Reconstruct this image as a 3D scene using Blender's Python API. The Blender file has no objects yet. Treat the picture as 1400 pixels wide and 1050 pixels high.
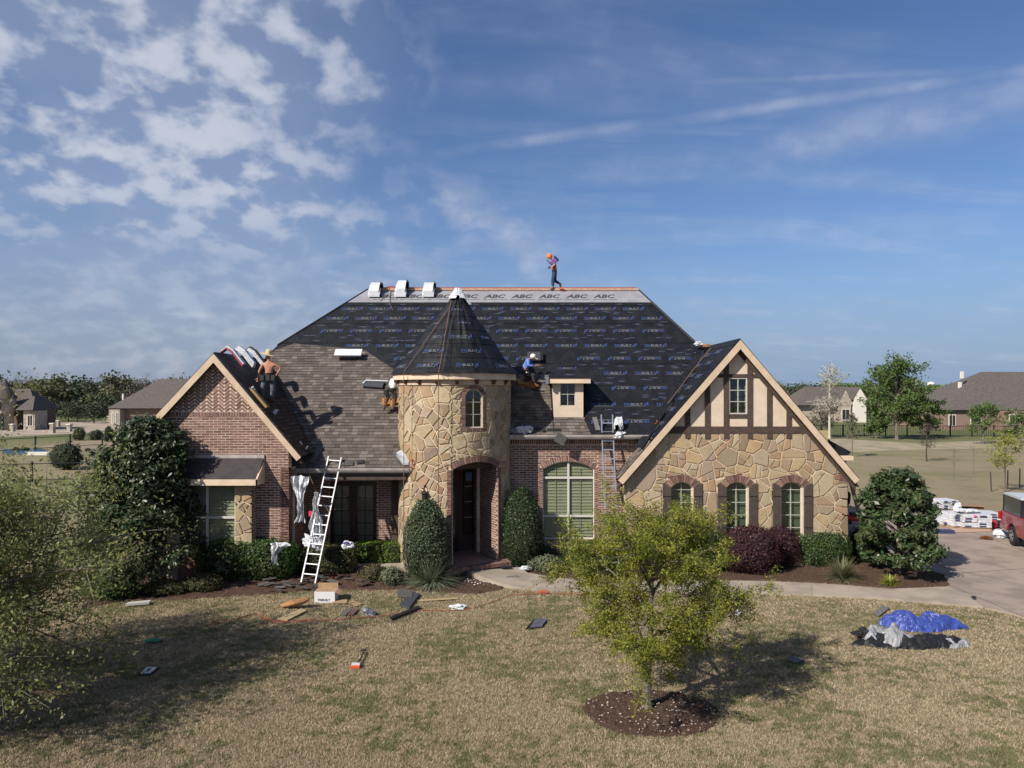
import bpy, bmesh, math, random
import numpy as np
from mathutils import Vector, Matrix, noise as mnoise
from mathutils.geometry import tessellate_polygon
random.seed(7); RNG = np.random.default_rng(7)
sc = bpy.context.scene
COL = sc.collection
# ------------------------------------------------------------------ camera, sky, sun, exposure
H0, HZ, FP = 5.75, 537.0, 980.0
cam = bpy.data.cameras.new('camera'); camo = bpy.data.objects.new('camera', cam); COL.objects.link(camo)
camo.location = (0, 0, H0); camo.rotation_euler = (math.radians(90), 0, 0)
cam.sensor_width = 36; cam.lens = 36 * FP / 1400; cam.shift_y = (HZ - 525) / 1400
cam.clip_start = .1; cam.clip_end = 6000
sc.camera = camo
SUN_AZ, SUN_EL = math.radians(48), math.radians(37)      # light travels towards +X +Y
sv = Vector((-math.sin(SUN_AZ) * math.cos(SUN_EL), -math.cos(SUN_AZ) * math.cos(SUN_EL), math.sin(SUN_EL)))
sl = bpy.data.lights.new('sun', 'SUN'); sl.energy = 4.9; sl.angle = math.radians(.5); sl.color = (1, .93, .83)
so = bpy.data.objects.new('sun', sl); COL.objects.link(so)
so.rotation_euler = sv.to_track_quat('Z', 'Y').to_euler(); so.location = (-30, -30, 40)
sc.view_settings.view_transform = 'Standard'; sc.view_settings.look = 'None'
sc.view_settings.exposure = 0.40; sc.view_settings.gamma = 1.0; sc.view_settings.use_curve_mapping = False
sc.render.engine = 'CYCLES'
sc.cycles.max_bounces = 5; sc.cycles.transparent_max_bounces = 8
SKY_STRENGTH = .080

class NT:
    def __init__(s, tree): s.t = tree; s.t.nodes.clear()
    def n(s, typ, **kw):
        nd = s.t.nodes.new(typ)
        ins = kw.pop('ins', {})
        for k, v in kw.items(): setattr(nd, k, v)
        for k, v in ins.items():
            if isinstance(v, bpy.types.NodeSocket): s.t.links.new(v, nd.inputs[k])
            else: nd.inputs[k].default_value = v
        return nd
    def math(s, op, a, b=0.0, c=0.0, clamp=False):
        nd = s.t.nodes.new('ShaderNodeMath'); nd.operation = op; nd.use_clamp = clamp
        for i, v in enumerate((a, b, c)):
            if isinstance(v, bpy.types.NodeSocket): s.t.links.new(v, nd.inputs[i])
            else: nd.inputs[i].default_value = v
        return nd.outputs[0]
    def vmath(s, op, a, b=(0, 0, 0)):
        nd = s.t.nodes.new('ShaderNodeVectorMath'); nd.operation = op
        for i, v in enumerate((a, b)):
            if isinstance(v, bpy.types.NodeSocket): s.t.links.new(v, nd.inputs[i])
            else: nd.inputs[i].default_value = v
        return nd
    def ss(s, v, lo, hi, a=0.0, b=1.0):
        nd = s.t.nodes.new('ShaderNodeMapRange'); nd.interpolation_type = 'SMOOTHSTEP'
        s.t.links.new(v, nd.inputs[0])
        for i, q in enumerate((lo, hi, a, b)): nd.inputs[i + 1].default_value = q
        return nd.outputs[0]
    def mix(s, f, a, b, mode='MIX'):
        nd = s.t.nodes.new('ShaderNodeMix'); nd.data_type = 'RGBA'; nd.blend_type = mode
        for i, v in ((0, f), (6, a), (7, b)):
            if isinstance(v, bpy.types.NodeSocket): s.t.links.new(v, nd.inputs[i])
            else: nd.inputs[i].default_value = (*v, 1) if isinstance(v, (tuple, list)) and len(v) == 3 else v
        return nd.outputs[2]
    def noise(s, vec, scale, detail=4, rough=.55, dist=0.0):
        nd = s.t.nodes.new('ShaderNodeTexNoise')
        s.t.links.new(vec, nd.inputs['Vector'])
        nd.inputs['Scale'].default_value = scale; nd.inputs['Detail'].default_value = detail
        nd.inputs['Roughness'].default_value = rough; nd.inputs['Distortion'].default_value = dist
        return nd.outputs[0]
    def link(s, a, b): s.t.links.new(a, b)

def ray(px, py): return Vector(((px - 700) / FP, 1, -(py - HZ) / FP)).normalized()
world = bpy.data.worlds.new('World'); sc.world = world; world.use_nodes = True
w = NT(world.node_tree)
sky = w.n('ShaderNodeTexSky', sky_type='NISHITA', sun_disc=False, sun_elevation=SUN_EL, sun_rotation=math.atan2(sv.x, sv.y),
          air_density=1.0, dust_density=.6, ozone_density=2.2)
tc = w.n('ShaderNodeTexCoord').outputs['Generated']
sep = w.n('ShaderNodeSeparateXYZ', ins={0: tc})
zc = w.math('ADD', w.math('MAXIMUM', sep.outputs[2], 0.0), .13)
px_ = w.math('DIVIDE', sep.outputs[0], zc); py_ = w.math('DIVIDE', sep.outputs[1], zc)
pv = w.n('ShaderNodeCombineXYZ', ins={0: px_, 1: py_}).outputs[0]
up = sep.outputs[2]; azx = w.math('DIVIDE', sep.outputs[0], w.math('MAXIMUM', sep.outputs[1], .05))
# altocumulus field, thinning out to the right and towards the horizon
z2 = w.math('ADD', w.math('MAXIMUM', up, 0.0), .42)
p2 = w.n('ShaderNodeCombineXYZ', ins={0: w.math('DIVIDE', sep.outputs[0], z2), 1: w.math('MULTIPLY', w.math('DIVIDE', sep.outputs[1], z2), .9)}).outputs[0]
puffs = w.noise(p2, 13.5, 5, .5, .1); patches = w.noise(p2, 2.3, 4, .55)
region = w.ss(w.math('ADD', azx, w.math('MULTIPLY', w.math('SUBTRACT', patches, .5), .55)), -.36, -.08, 1, 0)
dens = w.math('ADD', w.math('MULTIPLY', puffs, .85), w.math('MULTIPLY', patches, .35))
cumu = w.math('MULTIPLY', w.ss(dens, .45, .70), region)
cumu = w.math('MULTIPLY', cumu, w.ss(up, .12, .27, .25, .85))
film = w.math('MULTIPLY', w.math('MULTIPLY', region, w.ss(patches, .2, .55)), .42)
cumu = w.math('MAXIMUM', cumu, film)
rot = w.n('ShaderNodeMapping', ins={0: pv}); rot.inputs['Rotation'].default_value = (0, 0, -.35); rot.inputs['Scale'].default_value = (.55, 2.0, 1)
veil = w.ss(w.noise(rot.outputs[0], 1.5, 7, .58, .5), .38, .85)
veil = w.math('MULTIPLY', veil, w.ss(azx, -.25, .5, .26, .40))
mid = w.ss(w.noise(p2, 5.5, 6, .55, .3), .40, .68)
midd = w.math('ADD', azx, w.math('MULTIPLY', w.math('SUBTRACT', up, .23), 1.3))
midm = w.math('MULTIPLY', w.ss(w.math('ABSOLUTE', w.math('ADD', azx, .09)), .04, .22, 1, 0), w.ss(w.math('ABSOLUTE', w.math('SUBTRACT', w.math('ADD', up, w.math('MULTIPLY', azx, .35)), .19)), .02, .10, 1, 0))
midc = w.math('MULTIPLY', w.math('MULTIPLY', mid, midm), .72)
low = w.math('MULTIPLY', w.math('MULTIPLY', w.ss(w.noise(pv, 1.6, 6, .55, .3), .38, .7), w.ss(azx, -.2, .35, .62, 0)), w.ss(w.math('ABSOLUTE', w.math('SUBTRACT', up, .14)), .03, .15, 1, 0))
cumu = w.math('MAXIMUM', cumu, low)
def trail(p1, p2, width, amt):
    nrm = ray(*p1).cross(ray(*p2)).normalized()
    wob = w.math('MULTIPLY', w.math('SUBTRACT', w.noise(pv, 3.0, 3), .5), .008)
    d = w.math('ABSOLUTE', w.math('ADD', w.vmath('DOT_PRODUCT', tc, tuple(nrm)).outputs['Value'], wob))
    m = w.ss(d, 0.0, width, 1, 0)
    m = w.math('MULTIPLY', m, w.ss(azx, (p1[0] - 700) / FP, (p1[0] - 500) / FP, 0, 1))
    return w.math('MULTIPLY', m, w.math('MULTIPLY', w.ss(w.noise(pv, 4.0, 5), .15, .6), amt))
tr = w.math('MAXIMUM', trail((540, 218), (1400, 97), .013, .36), trail((780, 118), (1400, 96), .009, .24))
tr = w.math('MAXIMUM', tr, trail((900, 250), (1400, 125), .05, .34))
mask = w.math('MAXIMUM', w.math('MAXIMUM', cumu, midc), w.math('MAXIMUM', veil, tr), clamp=True)
shade = w.mix(w.ss(dens, .52, .76), (3.7, 4.3, 5.6), (5.9, 6.2, 7.1))
haze_c = w.mix(w.ss(azx, -.4, .5), (2.25, 2.75, 3.85), (2.45, 3.45, 5.2))
skyc = w.mix(1.0, sky.outputs[0], (.66, .78, 1.0), 'MULTIPLY')
skyc = w.mix(w.ss(up, -.02, .24, .95, 0), skyc, haze_c)
full = w.mix(mask, skyc, shade)
bg = w.n('ShaderNodeBackground', ins={0: full, 1: SKY_STRENGTH})
w.link(bg.outputs[0], w.n('ShaderNodeOutputWorld').inputs[0])

# ------------------------------------------------------------------ geometry helpers
def P(px, py, D): return Vector(((px - 700) * D / FP, D, H0 - (py - HZ) * D / FP))
def G(px, py, z=0.0):
    D = (H0 - z) * FP / (py - HZ); return Vector(((px - 700) * D / FP, D, z))
class Pl:                                                     # a plane with axes U, V and normal N
    def __init__(s, O, U, V):
        s.O = Vector(O); s.U = Vector(U).normalized(); s.V = Vector(V).normalized(); s.N = s.U.cross(s.V).normalized()
    def __call__(s, u, v, d=0.0): return s.O + s.U * u + s.V * v + s.N * d
    def hit(s, px, py, d=0.0):
        C = Vector((0, 0, H0)); r = Vector(((px - 700) / FP, 1, -(py - HZ) / FP))
        t = (s.O + s.N * d - C).dot(s.N) / r.dot(s.N); q = C + r * t - s.O
        return (q.dot(s.U), q.dot(s.V))
    def hit3(s, px, py, d=0.0): return s(*s.hit(px, py, d), d)
    def mat(s, u, v, d=0.0, ang=0.0, sc_=1.0):
        R = Matrix((s.U, s.V, s.N)).transposed().to_4x4()
        return Matrix.Translation(s(u, v, d)) @ R @ Matrix.Rotation(ang, 4, 'Z') @ Matrix.Scale(sc_, 4)
def wallpl(Y): return Pl((0, Y, 0), (1, 0, 0), (0, 0, 1))     # N = -Y, towards the camera

def link(o, parent=None, label=None, cat=None, group=None, kind=None):
    COL.objects.link(o)
    if parent is not None: o.parent = parent
    if label: o['label'] = label
    if cat: o['category'] = cat
    if group: o['group'] = group
    if kind: o['kind'] = kind
    return o
def wloc(o):
    v = Vector(o.location); p = o.parent
    while p: v += Vector(p.location); p = p.parent
    return v
def E(name, loc, label, cat, group=None, kind=None, parent=None):
    o = bpy.data.objects.new(name, None); o.location = loc; o.empty_display_size = .2
    return link(o, parent, label, cat, group, kind)
def O(name, verts, faces, mat, parent=None, smooth=False, **kw):
    off = wloc(parent) if parent is not None else Vector((0, 0, 0))
    base = Vector((0, 0, 0))
    me = bpy.data.meshes.new(name)
    if parent is None and len(verts):
        a = np.array([tuple(v) for v in verts], float); base = Vector(((a[:, 0].min() + a[:, 0].max()) / 2, (a[:, 1].min() + a[:, 1].max()) / 2, a[:, 2].min()))
        off = base
    me.from_pydata([(v[0] - off.x, v[1] - off.y, v[2] - off.z) for v in verts], [], faces)
    me.validate()
    if mat is not None: me.materials.append(mat)
    if smooth: me.polygons.foreach_set('use_smooth', [True] * len(me.polygons))
    o = bpy.data.objects.new(name, me)
    if parent is None: o.location = base
    return link(o, parent, **kw)
class B:                                                      # a mesh buffer
    def __init__(s): s.v = []; s.f = []
    def add(s, vs, fs):
        k = len(s.v); s.v += [Vector(v) for v in vs]; s.f += [tuple(i + k for i in f) for f in fs]; return s
    def box(s, a, b, M=None):
        x0, y0, z0 = a; x1, y1, z1 = b
        vs = [Vector(p) for p in ((x0, y0, z0), (x1, y0, z0), (x1, y1, z0), (x0, y1, z0), (x0, y0, z1), (x1, y0, z1), (x1, y1, z1), (x0, y1, z1))]
        if M is not None: vs = [M @ v for v in vs]
        return s.add(vs, [(0, 3, 2, 1), (4, 5, 6, 7), (0, 1, 5, 4), (1, 2, 6, 5), (2, 3, 7, 6), (3, 0, 4, 7)])
    def prism(s, f, poly, d0, d1, back=True):                 # f(u,v,d)
        n = len(poly)
        vs = [f(u, v, d0) for u, v in poly] + [f(u, v, d1) for u, v in poly]
        fs = [tuple(range(n, 2 * n))] + [(i, (i + 1) % n, n + (i + 1) % n, n + i) for i in range(n)]
        if back: fs.append(tuple(range(n - 1, -1, -1)))
        return s.add(vs, fs)
    def tube(s, pts, rad, n=6, cap=True):
        pts = [Vector(p) for p in pts]; k = len(pts)
        if not hasattr(rad, '__len__'): rad = [rad] * k
        vs = []; 
        for i, p in enumerate(pts):
            t = (pts[min(i + 1, k - 1)] - pts[max(i - 1, 0)])
            if t.length < 1e-9: t = Vector((0, 0, 1))
            t.normalize(); a = t.cross(Vector((0, 0, 1)) if abs(t.z) < .9 else Vector((1, 0, 0))).normalized(); b = t.cross(a)
            vs += [p + (a * math.cos(2 * math.pi * j / n) + b * math.sin(2 * math.pi * j / n)) * rad[i] for j in range(n)]
        fs = [(i * n + j, i * n + (j + 1) % n, (i + 1) * n + (j + 1) % n, (i + 1) * n + j) for i in range(k - 1) for j in range(n)]
        if cap: fs += [tuple(range(n - 1, -1, -1)), tuple(range((k - 1) * n, k * n))]
        return s.add(vs, fs)
    def lathe(s, c, prof, n=16):                              # prof [(r,z)]
        c = Vector(c); k = len(prof)
        vs = [c + Vector((r * math.cos(2 * math.pi * j / n), r * math.sin(2 * math.pi * j / n), z)) for r, z in prof for j in range(n)]
        fs = [(i * n + j, i * n + (j + 1) % n, (i + 1) * n + (j + 1) % n, (i + 1) * n + j) for i in range(k - 1) for j in range(n)]
        fs += [tuple(range(n - 1, -1, -1)), tuple(range((k - 1) * n, k * n))]
        return s.add(vs, fs)
    def out(s, name, mat, parent=None, **kw): return O(name, s.v, s.f, mat, parent, **kw)

# 2D polygon work
def area(p): return .5 * sum(p[i][0] * p[(i + 1) % len(p)][1] - p[(i + 1) % len(p)][0] * p[i][1] for i in range(len(p)))
def ccw(p): return list(p) if area(p) > 0 else list(p)[::-1]
def half(p, a, b, c):                                         # keep a*x+b*y <= c
    out = []; n = len(p)
    for i in range(n):
        q, r = p[i], p[(i + 1) % n]; dq = a * q[0] + b * q[1] - c; dr = a * r[0] + b * r[1] - c
        if dq <= 0: out.append(q)
        if dq * dr < 0:
            t = dq / (dq - dr); out.append((q[0] + (r[0] - q[0]) * t, q[1] + (r[1] - q[1]) * t))
    return out
def edge(q, r): return (r[1] - q[1], -(r[0] - q[0]), (r[1] - q[1]) * q[0] - (r[0] - q[0]) * q[1])
def clip(p, poly):
    for i in range(len(poly)):
        if len(p) < 3: return []
        p = half(p, *edge(poly[i], poly[(i + 1) % len(poly)]))
    return p
def subtract(p, hole):
    out = []
    for i in range(len(hole)):
        a, b, c = edge(hole[i], hole[(i + 1) % len(hole)])
        q = half(p, -a, -b, -c)
        if len(q) > 2 and abs(area(q)) > 1e-5: out.append(q)
        p = half(p, a, b, c)
        if len(p) < 3: break
    return out
def inset(p, d):
    src = ccw(p); q = list(src)
    for i in range(len(src)):
        a, b, c = edge(src[i], src[(i + 1) % len(src)]); L = math.hypot(a, b)
        if L < 1e-7: continue
        q = half(q, a / L, b / L, c / L - d)
        if len(q) < 3: return []
    return q
def dedupe(p, e=.012):
    out = []
    for q in p:
        if not out or math.hypot(q[0] - out[-1][0], q[1] - out[-1][1]) > e: out.append(q)
    if len(out) > 2 and math.hypot(out[0][0] - out[-1][0], out[0][1] - out[-1][1]) < e: out.pop()
    return out
def cut(cells, bound, holes, minarea):
    res = []
    bound = ccw(bound)
    for c in cells:
        c = clip(ccw(c), bound)
        if len(c) < 3: continue
        ps = [c]
        for h in holes:
            nx = []
            for p in ps:
                if max(a for a, _ in p) < min(a for a, _ in h) or min(a for a, _ in p) > max(a for a, _ in h) or max(b for _, b in p) < min(b for _, b in h) or min(b for _, b in p) > max(b for _, b in h): nx.append(p)
                else: nx += subtract(p, h)
            ps = nx
        res += [p for p in ps if abs(area(p)) > minarea]
    return res
def voronoi(u0, u1, v0, v1, s, seed):
    r = random.Random(seed); sites = []
    tries = 0
    while tries < 6000:
        tries += 1
        w_ = r.choice((.62, .8, 1, 1.15, 1.45)) * s
        p = (r.uniform(u0, u1), r.uniform(v0, v1))
        if all((p[0] - q[0]) ** 2 + (p[1] - q[1]) ** 2 > (.5 * (w_ + q[2])) ** 2 for q in sites): sites.append((*p, w_))
    cells = []
    for i, (x, y, ww) in enumerate(sites):
        sx = 1.5 * s + ww
        c = [(x - sx, y - sx), (x + sx, y - sx), (x + sx, y + sx), (x - sx, y + sx)]
        for j, (a, b, wb) in enumerate(sites):
            if i == j: continue
            dx, dy = a - x, b - y; d2 = dx * dx + dy * dy
            if d2 > (3.2 * s) ** 2: continue
            k = (a * a + b * b - x * x - y * y + .22 * (ww * ww - wb * wb)) / 2
            c = half(c, dx, dy, k)
            if len(c) < 3: break
        if len(c) > 2: cells.append(c)
    return cells
def archpoly(u0, u1, v0, vs, vc, n=8):                        # rect with a segmental top, CCW
    top = [(u1 + (u0 - u1) * i / n, vs + (vc - vs) * math.sin(math.pi * i / n) ** .9) for i in range(n + 1)]
    return [(u0, v0), (u1, v0)] + top

# ------------------------------------------------------------------ materials
MATS = {}
def mat(name, col, rough=.85, col2=None, nscale=6, nrange=(.4, .62), var=0.0, per='object', bump=None, metal=0.0, spec=.35, ramp=None, coat=0.0):
    if name in MATS: return MATS[name]
    m = bpy.data.materials.new(name); m.use_nodes = True; t = NT(m.node_tree)
    pos = t.n('ShaderNodeNewGeometry')
    vec = pos.outputs['Position']
    rnd = t.n('ShaderNodeObjectInfo').outputs['Random'] if per == 'object' else pos.outputs['Random Per Island']
    if ramp:
        rp = t.n('ShaderNodeValToRGB'); rp.color_ramp.interpolation = 'LINEAR'
        el = rp.color_ramp.elements
        while len(el) < len(ramp): el.new(.5)
        for i, c in enumerate(ramp): el[i].position = i / (len(ramp) - 1); el[i].color = (*c, 1)
        t.link(rnd, rp.inputs[0]); c = rp.outputs[0]
    else:
        c = t.mix(0.0, col, col)
    if col2 is not None: c = t.mix(t.ss(t.noise(vec, nscale, 5, .6), *nrange), c, col2)
    if var:
        k = t.math('ADD', t.math('MULTIPLY', t.math('FRACT', t.math('MULTIPLY', rnd, 7.13)), 2 * var), 1 - var)
        c = t.mix(1.0, c, t.n('ShaderNodeCombineXYZ', ins={0: k, 1: k, 2: k}).outputs[0], 'MULTIPLY')
    ps = t.n('ShaderNodeBsdfPrincipled', ins={'Base Color': c, 'Roughness': rough, 'Metallic': metal, 'Specular IOR Level': spec, 'Coat Weight': coat})
    if bump:
        bp = t.n('ShaderNodeBump', ins={'Height': t.noise(vec, bump[0], 6, .65), 'Strength': bump[1], 'Distance': bump[2] if len(bump) > 2 else .02})
        t.link(bp.outputs[0], ps.inputs['Normal'])
    t.link(ps.outputs[0], t.n('ShaderNodeOutputMaterial').inputs[0])
    MATS[name] = m; return m
def leafmat(name, cols, rough=.6, trans=.3, spec=.3, patch=None):
    if name in MATS: return MATS[name]
    m = bpy.data.materials.new(name); m.use_nodes = True; t = NT(m.node_tree)
    g = t.n('ShaderNodeNewGeometry')
    rp = t.n('ShaderNodeValToRGB'); el = rp.color_ramp.elements
    while len(el) < len(cols): el.new(.5)
    for i, c in enumerate(cols): el[i].position = i / (len(cols) - 1); el[i].color = (*c, 1)
    f = g.outputs['Random Per Island']
    if patch: f = t.math('ADD', t.math('MULTIPLY', f, .55), t.math('MULTIPLY', t.ss(t.noise(g.outputs['Position'], patch, 4), .35, .65), .45))
    t.link(f, rp.inputs[0])
    ps = t.n('ShaderNodeBsdfPrincipled', ins={'Base Color': rp.outputs[0], 'Roughness': rough, 'Specular IOR Level': spec})
    tl = t.n('ShaderNodeBsdfTranslucent', ins={'Color': rp.outputs[0]})
    mx = t.n('ShaderNodeMixShader', ins={0: trans, 1: ps.outputs[0], 2: tl.outputs[0]})
    t.link(mx.outputs[0], t.n('ShaderNodeOutputMaterial').inputs[0])
    MATS[name] = m; return m
def glassmat(name='window glass', tint=(.93, .95, .93)):
    if name in MATS: return MATS[name]
    m = bpy.data.materials.new(name); m.use_nodes = True; t = NT(m.node_tree)
    tr_ = t.n('ShaderNodeBsdfTransparent', ins={0: (*tint, 1)}); gl = t.n('ShaderNodeBsdfGlossy', ins={'Roughness': .03, 'Color': (.9, .9, .9, 1)})
    lw = t.n('ShaderNodeLayerWeight', ins={0: .5})
    f = t.math('ADD', t.math('MULTIPLY', t.math('POWER', lw.outputs['Facing'], 4.0), .6), .035, clamp=True)
    mx = t.n('ShaderNodeMixShader', ins={0: f, 1: tr_.outputs[0], 2: gl.outputs[0]})
    t.link(mx.outputs[0], t.n('ShaderNodeOutputMaterial').inputs[0])
    MATS[name] = m; return m
BRICK_RAMP = [(.108, .06, .048), (.16, .088, .069), (.20, .11, .085), (.13, .073, .060), (.235, .14, .108), (.18, .104, .085)]
M_brick = mat('brick', None, ramp=BRICK_RAMP, per='object', var=.2, bump=(60, .3), col2=(.28, .19, .155), nscale=9, nrange=(.55, .8))
M_bricks = mat('bricks', None, ramp=BRICK_RAMP, per='island', var=.2, bump=(60, .3), col2=(.28, .19, .155), nscale=9, nrange=(.55, .8))
M_mortar = mat('mortar', (.60, .47, .38), .95, col2=(.48, .37, .30), nscale=5, bump=(40, .4))
M_smortar = mat('stone mortar', (.58, .46, .33), .95, col2=(.47, .37, .27), nscale=5, bump=(40, .4))
M_stone = mat('stone', None, per='object', var=.13, rough=.9, spec=.2, bump=(14, .5, .03), col2=(.30, .20, .105), nscale=4.5, nrange=(.48, .78),
              ramp=[(0.39, 0.311, 0.204), (0.328, 0.253, 0.159), (0.412, 0.337, 0.221), (0.241, 0.184, 0.122), (0.34, 0.274, 0.189), (0.435, 0.364, 0.246), (0.18, 0.136, 0.102), (0.379, 0.294, 0.17), (0.333, 0.222, 0.131), (0.279, 0.217, 0.168), (0.391, 0.317, 0.213), (0.25, 0.139, 0.084)])
SH_RAMP = [(0.074, 0.061, 0.054), (0.116, 0.098, 0.087), (0.09, 0.076, 0.068), (0.18, 0.154, 0.135), (0.098, 0.082, 0.074), (0.13, 0.11, 0.097)]
M_shingle = mat('asphalt shingles', None, ramp=SH_RAMP, per='island', rough=.95, var=.12, bump=(120, .5), spec=.15)
M_under = mat('black underlayment', (.008, .009, .012), .55, col2=(.014, .015, .019), nscale=3, bump=(4, .7, .05), spec=.22)
M_felt = mat('brown felt', (.050, .042, .042), .85, col2=(.036, .031, .032), nscale=4, bump=(12, .3))
M_band = mat('grey membrane', (.26, .26, .285), .6, col2=(.22, .22, .24), nscale=2, bump=(5, .3, .02))
M_trim = mat('cream painted trim', (.56, .43, .31), .7, col2=(.50, .38, .27), nscale=3, bump=(30, .1))
M_trimf = mat('cream fascia', (.66, .52, .37), .7, col2=(.58, .45, .32), nscale=3, bump=(30, .1))
M_soffit = mat('brown soffit', (.07, .05, .04), .8)
M_stucco = mat('cream stucco', (.60, .49, .38), .95, col2=(.54, .44, .34), nscale=3, bump=(90, .25))
M_timber = mat('dark brown timber', (.075, .052, .040), .75, col2=(.055, .038, .030), nscale=8, bump=(25, .3))
M_shutter = mat('brown shutters', (.075, .055, .047), .6, col2=(.06, .044, .038), nscale=6, bump=(30, .15))
M_white = mat('pale window frame', (.52, .50, .46), .5)
M_cream = mat('cream muntin', (.42, .42, .36), .5)
M_gutter = mat('pale gutter', (.42, .38, .35), .4, col2=(.34, .31, .29), nscale=4)
M_glass = glassmat()
M_dark = mat('dark interior', (.02, .022, .022), .9)
M_green = mat('green blind', (.07, .095, .06), .7)
M_blind = mat('olive blind', (.25, .25, .17), .6, per='object', var=.08)
M_wood = mat('mahogany door', (.06, .022, .014), .35, col2=(.035, .014, .01), nscale=6)
M_alu = mat('aluminium', (.50, .50, .50), .35, metal=.75, spec=.5)
M_plastic = mat('white plastic wrap', (.62, .63, .65), .35, col2=(.5, .52, .55), nscale=14, bump=(22, .6, .03))
M_black = mat('black rubber', (.015, .015, .017), .6)
M_rope = mat('brown rope', (.16, .10, .07), .9)
M_redrope = mat('red rope', (.34, .09, .05), .8)
M_card = mat('cardboard', (.36, .24, .14), .9, col2=(.30, .20, .11), nscale=5)
M_foam = mat('foam cushion', (.34, .17, .07), .95, col2=(.24, .13, .06), nscale=9, bump=(30, .5))
M_osb = mat('osb board', (.42, .33, .18), .9, col2=(.34, .25, .13), nscale=20)
M_bark = mat('bark', (.17, .145, .12), .95, col2=(.09, .075, .06), nscale=14, bump=(30, .8))
M_barkd = mat('dark bark', (.07, .055, .045), .95, col2=(.04, .03, .026), nscale=14, bump=(30, .6))
M_flash = mat('grey flashing', (.33, .34, .35), .35, metal=.5, col2=(.25, .25, .26), nscale=6)
M_pblue = mat('blue print', (.028, .052, .165), .6)
M_pgrey = mat('grey print', (.10, .105, .12), .6)
M_pdark = mat('dark print', (.045, .045, .055), .6)
# ------------------------------------------------------------------ ground, bed, walk, driveway
def groundmat():
    m = bpy.data.materials.new('dormant lawn'); m.use_nodes = True; t = NT(m.node_tree)
    g = t.n('ShaderNodeNewGeometry').outputs['Position']
    fine = t.noise(g, 28, 6, .75); med = t.noise(g, 3.2, 5, .65); big = t.noise(g, .42, 4, .55)
    dry = t.mix(t.ss(fine, .35, .68), (.14, .108, .065), (.37, .30, .195))
    grn = t.mix(t.ss(fine, .35, .65), (.055, .065, .022), (.15, .155, .062))
    f = t.ss(t.math('ADD', t.math('MULTIPLY', med, .6), t.math('MULTIPLY', big, .5)), .50, .70)
    near = t.mix(t.math('MULTIPLY', f, .75), dry, grn)
    sp = t.n('ShaderNodeSeparateXYZ', ins={0: g})
    st = t.n('ShaderNodeMapping', ins={0: g}); st.inputs['Scale'].default_value = (.03, .085, 1)
    far = t.mix(t.ss(t.noise(st.outputs[0], 1.0, 6, .6, .4), .46, .70), (.27, .22, .145), (.14, .145, .07))
    far = t.mix(t.ss(med, .3, .7, 0, .5), far, (.20, .175, .10)); far = t.mix(t.ss(t.noise(g, .35, 6, .7), .45, .7, 0, .5), far, (.13, .14, .065))
    far = t.mix(t.ss(sp.outputs[1], 62, 100, 0, .75), far, (.075, .105, .035))
    c = t.mix(t.ss(sp.outputs[1], 24, 36), near, far)
    ps = t.n('ShaderNodeBsdfPrincipled', ins={'Base Color': c, 'Roughness': .95, 'Specular IOR Level': .1})
    bp = t.n('ShaderNodeBump', ins={'Height': t.noise(g, 30, 6, .75), 'Strength': .8, 'Distance': .05})
    t.link(bp.outputs[0], ps.inputs['Normal']); t.link(ps.outputs[0], t.n('ShaderNodeOutputMaterial').inputs[0])
    return m
M_ground = groundmat()
def sheetverts(x0, x1, y0, y1, nx, ny, zf):
    vs = [(x0 + (x1 - x0) * i / nx, y0 + (y1 - y0) * j / ny, 0) for j in range(ny + 1) for i in range(nx + 1)]
    vs = [(x, y, zf(x, y)) for x, y, _ in vs]
    return vs, [(j * (nx + 1) + i, j * (nx + 1) + i + 1, (j + 1) * (nx + 1) + i + 1, (j + 1) * (nx + 1) + i) for j in range(ny) for i in range(nx)]
gv = [(-3000, -400, 0), (3000, -400, 0), (3000, 5000, 0), (-3000, 5000, 0)]
O('ground', gv, [(0, 1, 2, 3)], M_ground, kind='structure')
M_mulch = mat('bark mulch', (.085, .052, .038), .95, col2=(.17, .115, .085), nscale=26, nrange=(.45, .75), bump=(45, 1.0, .05), spec=.1)
M_conc = mat('concrete', (.34, .29, .235), .9, col2=(.26, .22, .18), nscale=1.1, bump=(50, .2), spec=.2)
M_drive = mat('driveway concrete', (.30, .245, .205), .9, col2=(.21, .17, .145), nscale=.8, nrange=(.42, .66), bump=(50, .2), spec=.2)
def gp(l, z=0.0): return [tuple(G(x, y, z)[:2]) for x, y in l]
def inpoly(p, poly):
    x, y = p; c = False; n = len(poly)
    for i in range(n):
        x1, y1 = poly[i]; x2, y2 = poly[(i + 1) % n]
        if (y1 > y) != (y2 > y) and x < (x2 - x1) * (y - y1) / (y2 - y1) + x1: c = not c
    return c
def bed(name, poly, z, m, res=.09):
    """bumpy sheet following an outline, sinking below ground at its rim"""
    xs = [p[0] for p in poly]; ys = [p[1] for p in poly]
    vs, fs = sheetverts(min(xs) - .1, max(xs) + .1, min(ys) - .1, max(ys) + .1, int((max(xs) - min(xs)) / res) + 2, int((max(ys) - min(ys)) / res) + 2, lambda x, y: 0)
    ins = [inpoly((v[0], v[1]), poly) for v in vs]
    vs = [(x, y, (z + .035 * mnoise.noise(Vector((x * 5, y * 5, 1))) + random.uniform(-.012, .012)) if k else -.03) for (x, y, _), k in zip(vs, ins)]
    fs = [f for f in fs if any(ins[i] for i in f)]
    return O(name, vs, fs, m, kind='structure')
MB1 = gp([(120, 832), (165, 822), (230, 821), (300, 817), (370, 812), (420, 808), (540, 807), (600, 810), (650, 813), (688, 806), (690, 798), (655, 786), (628, 774), (640, 762), (560, 752), (400, 744), (180, 748), (110, 790)])
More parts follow.
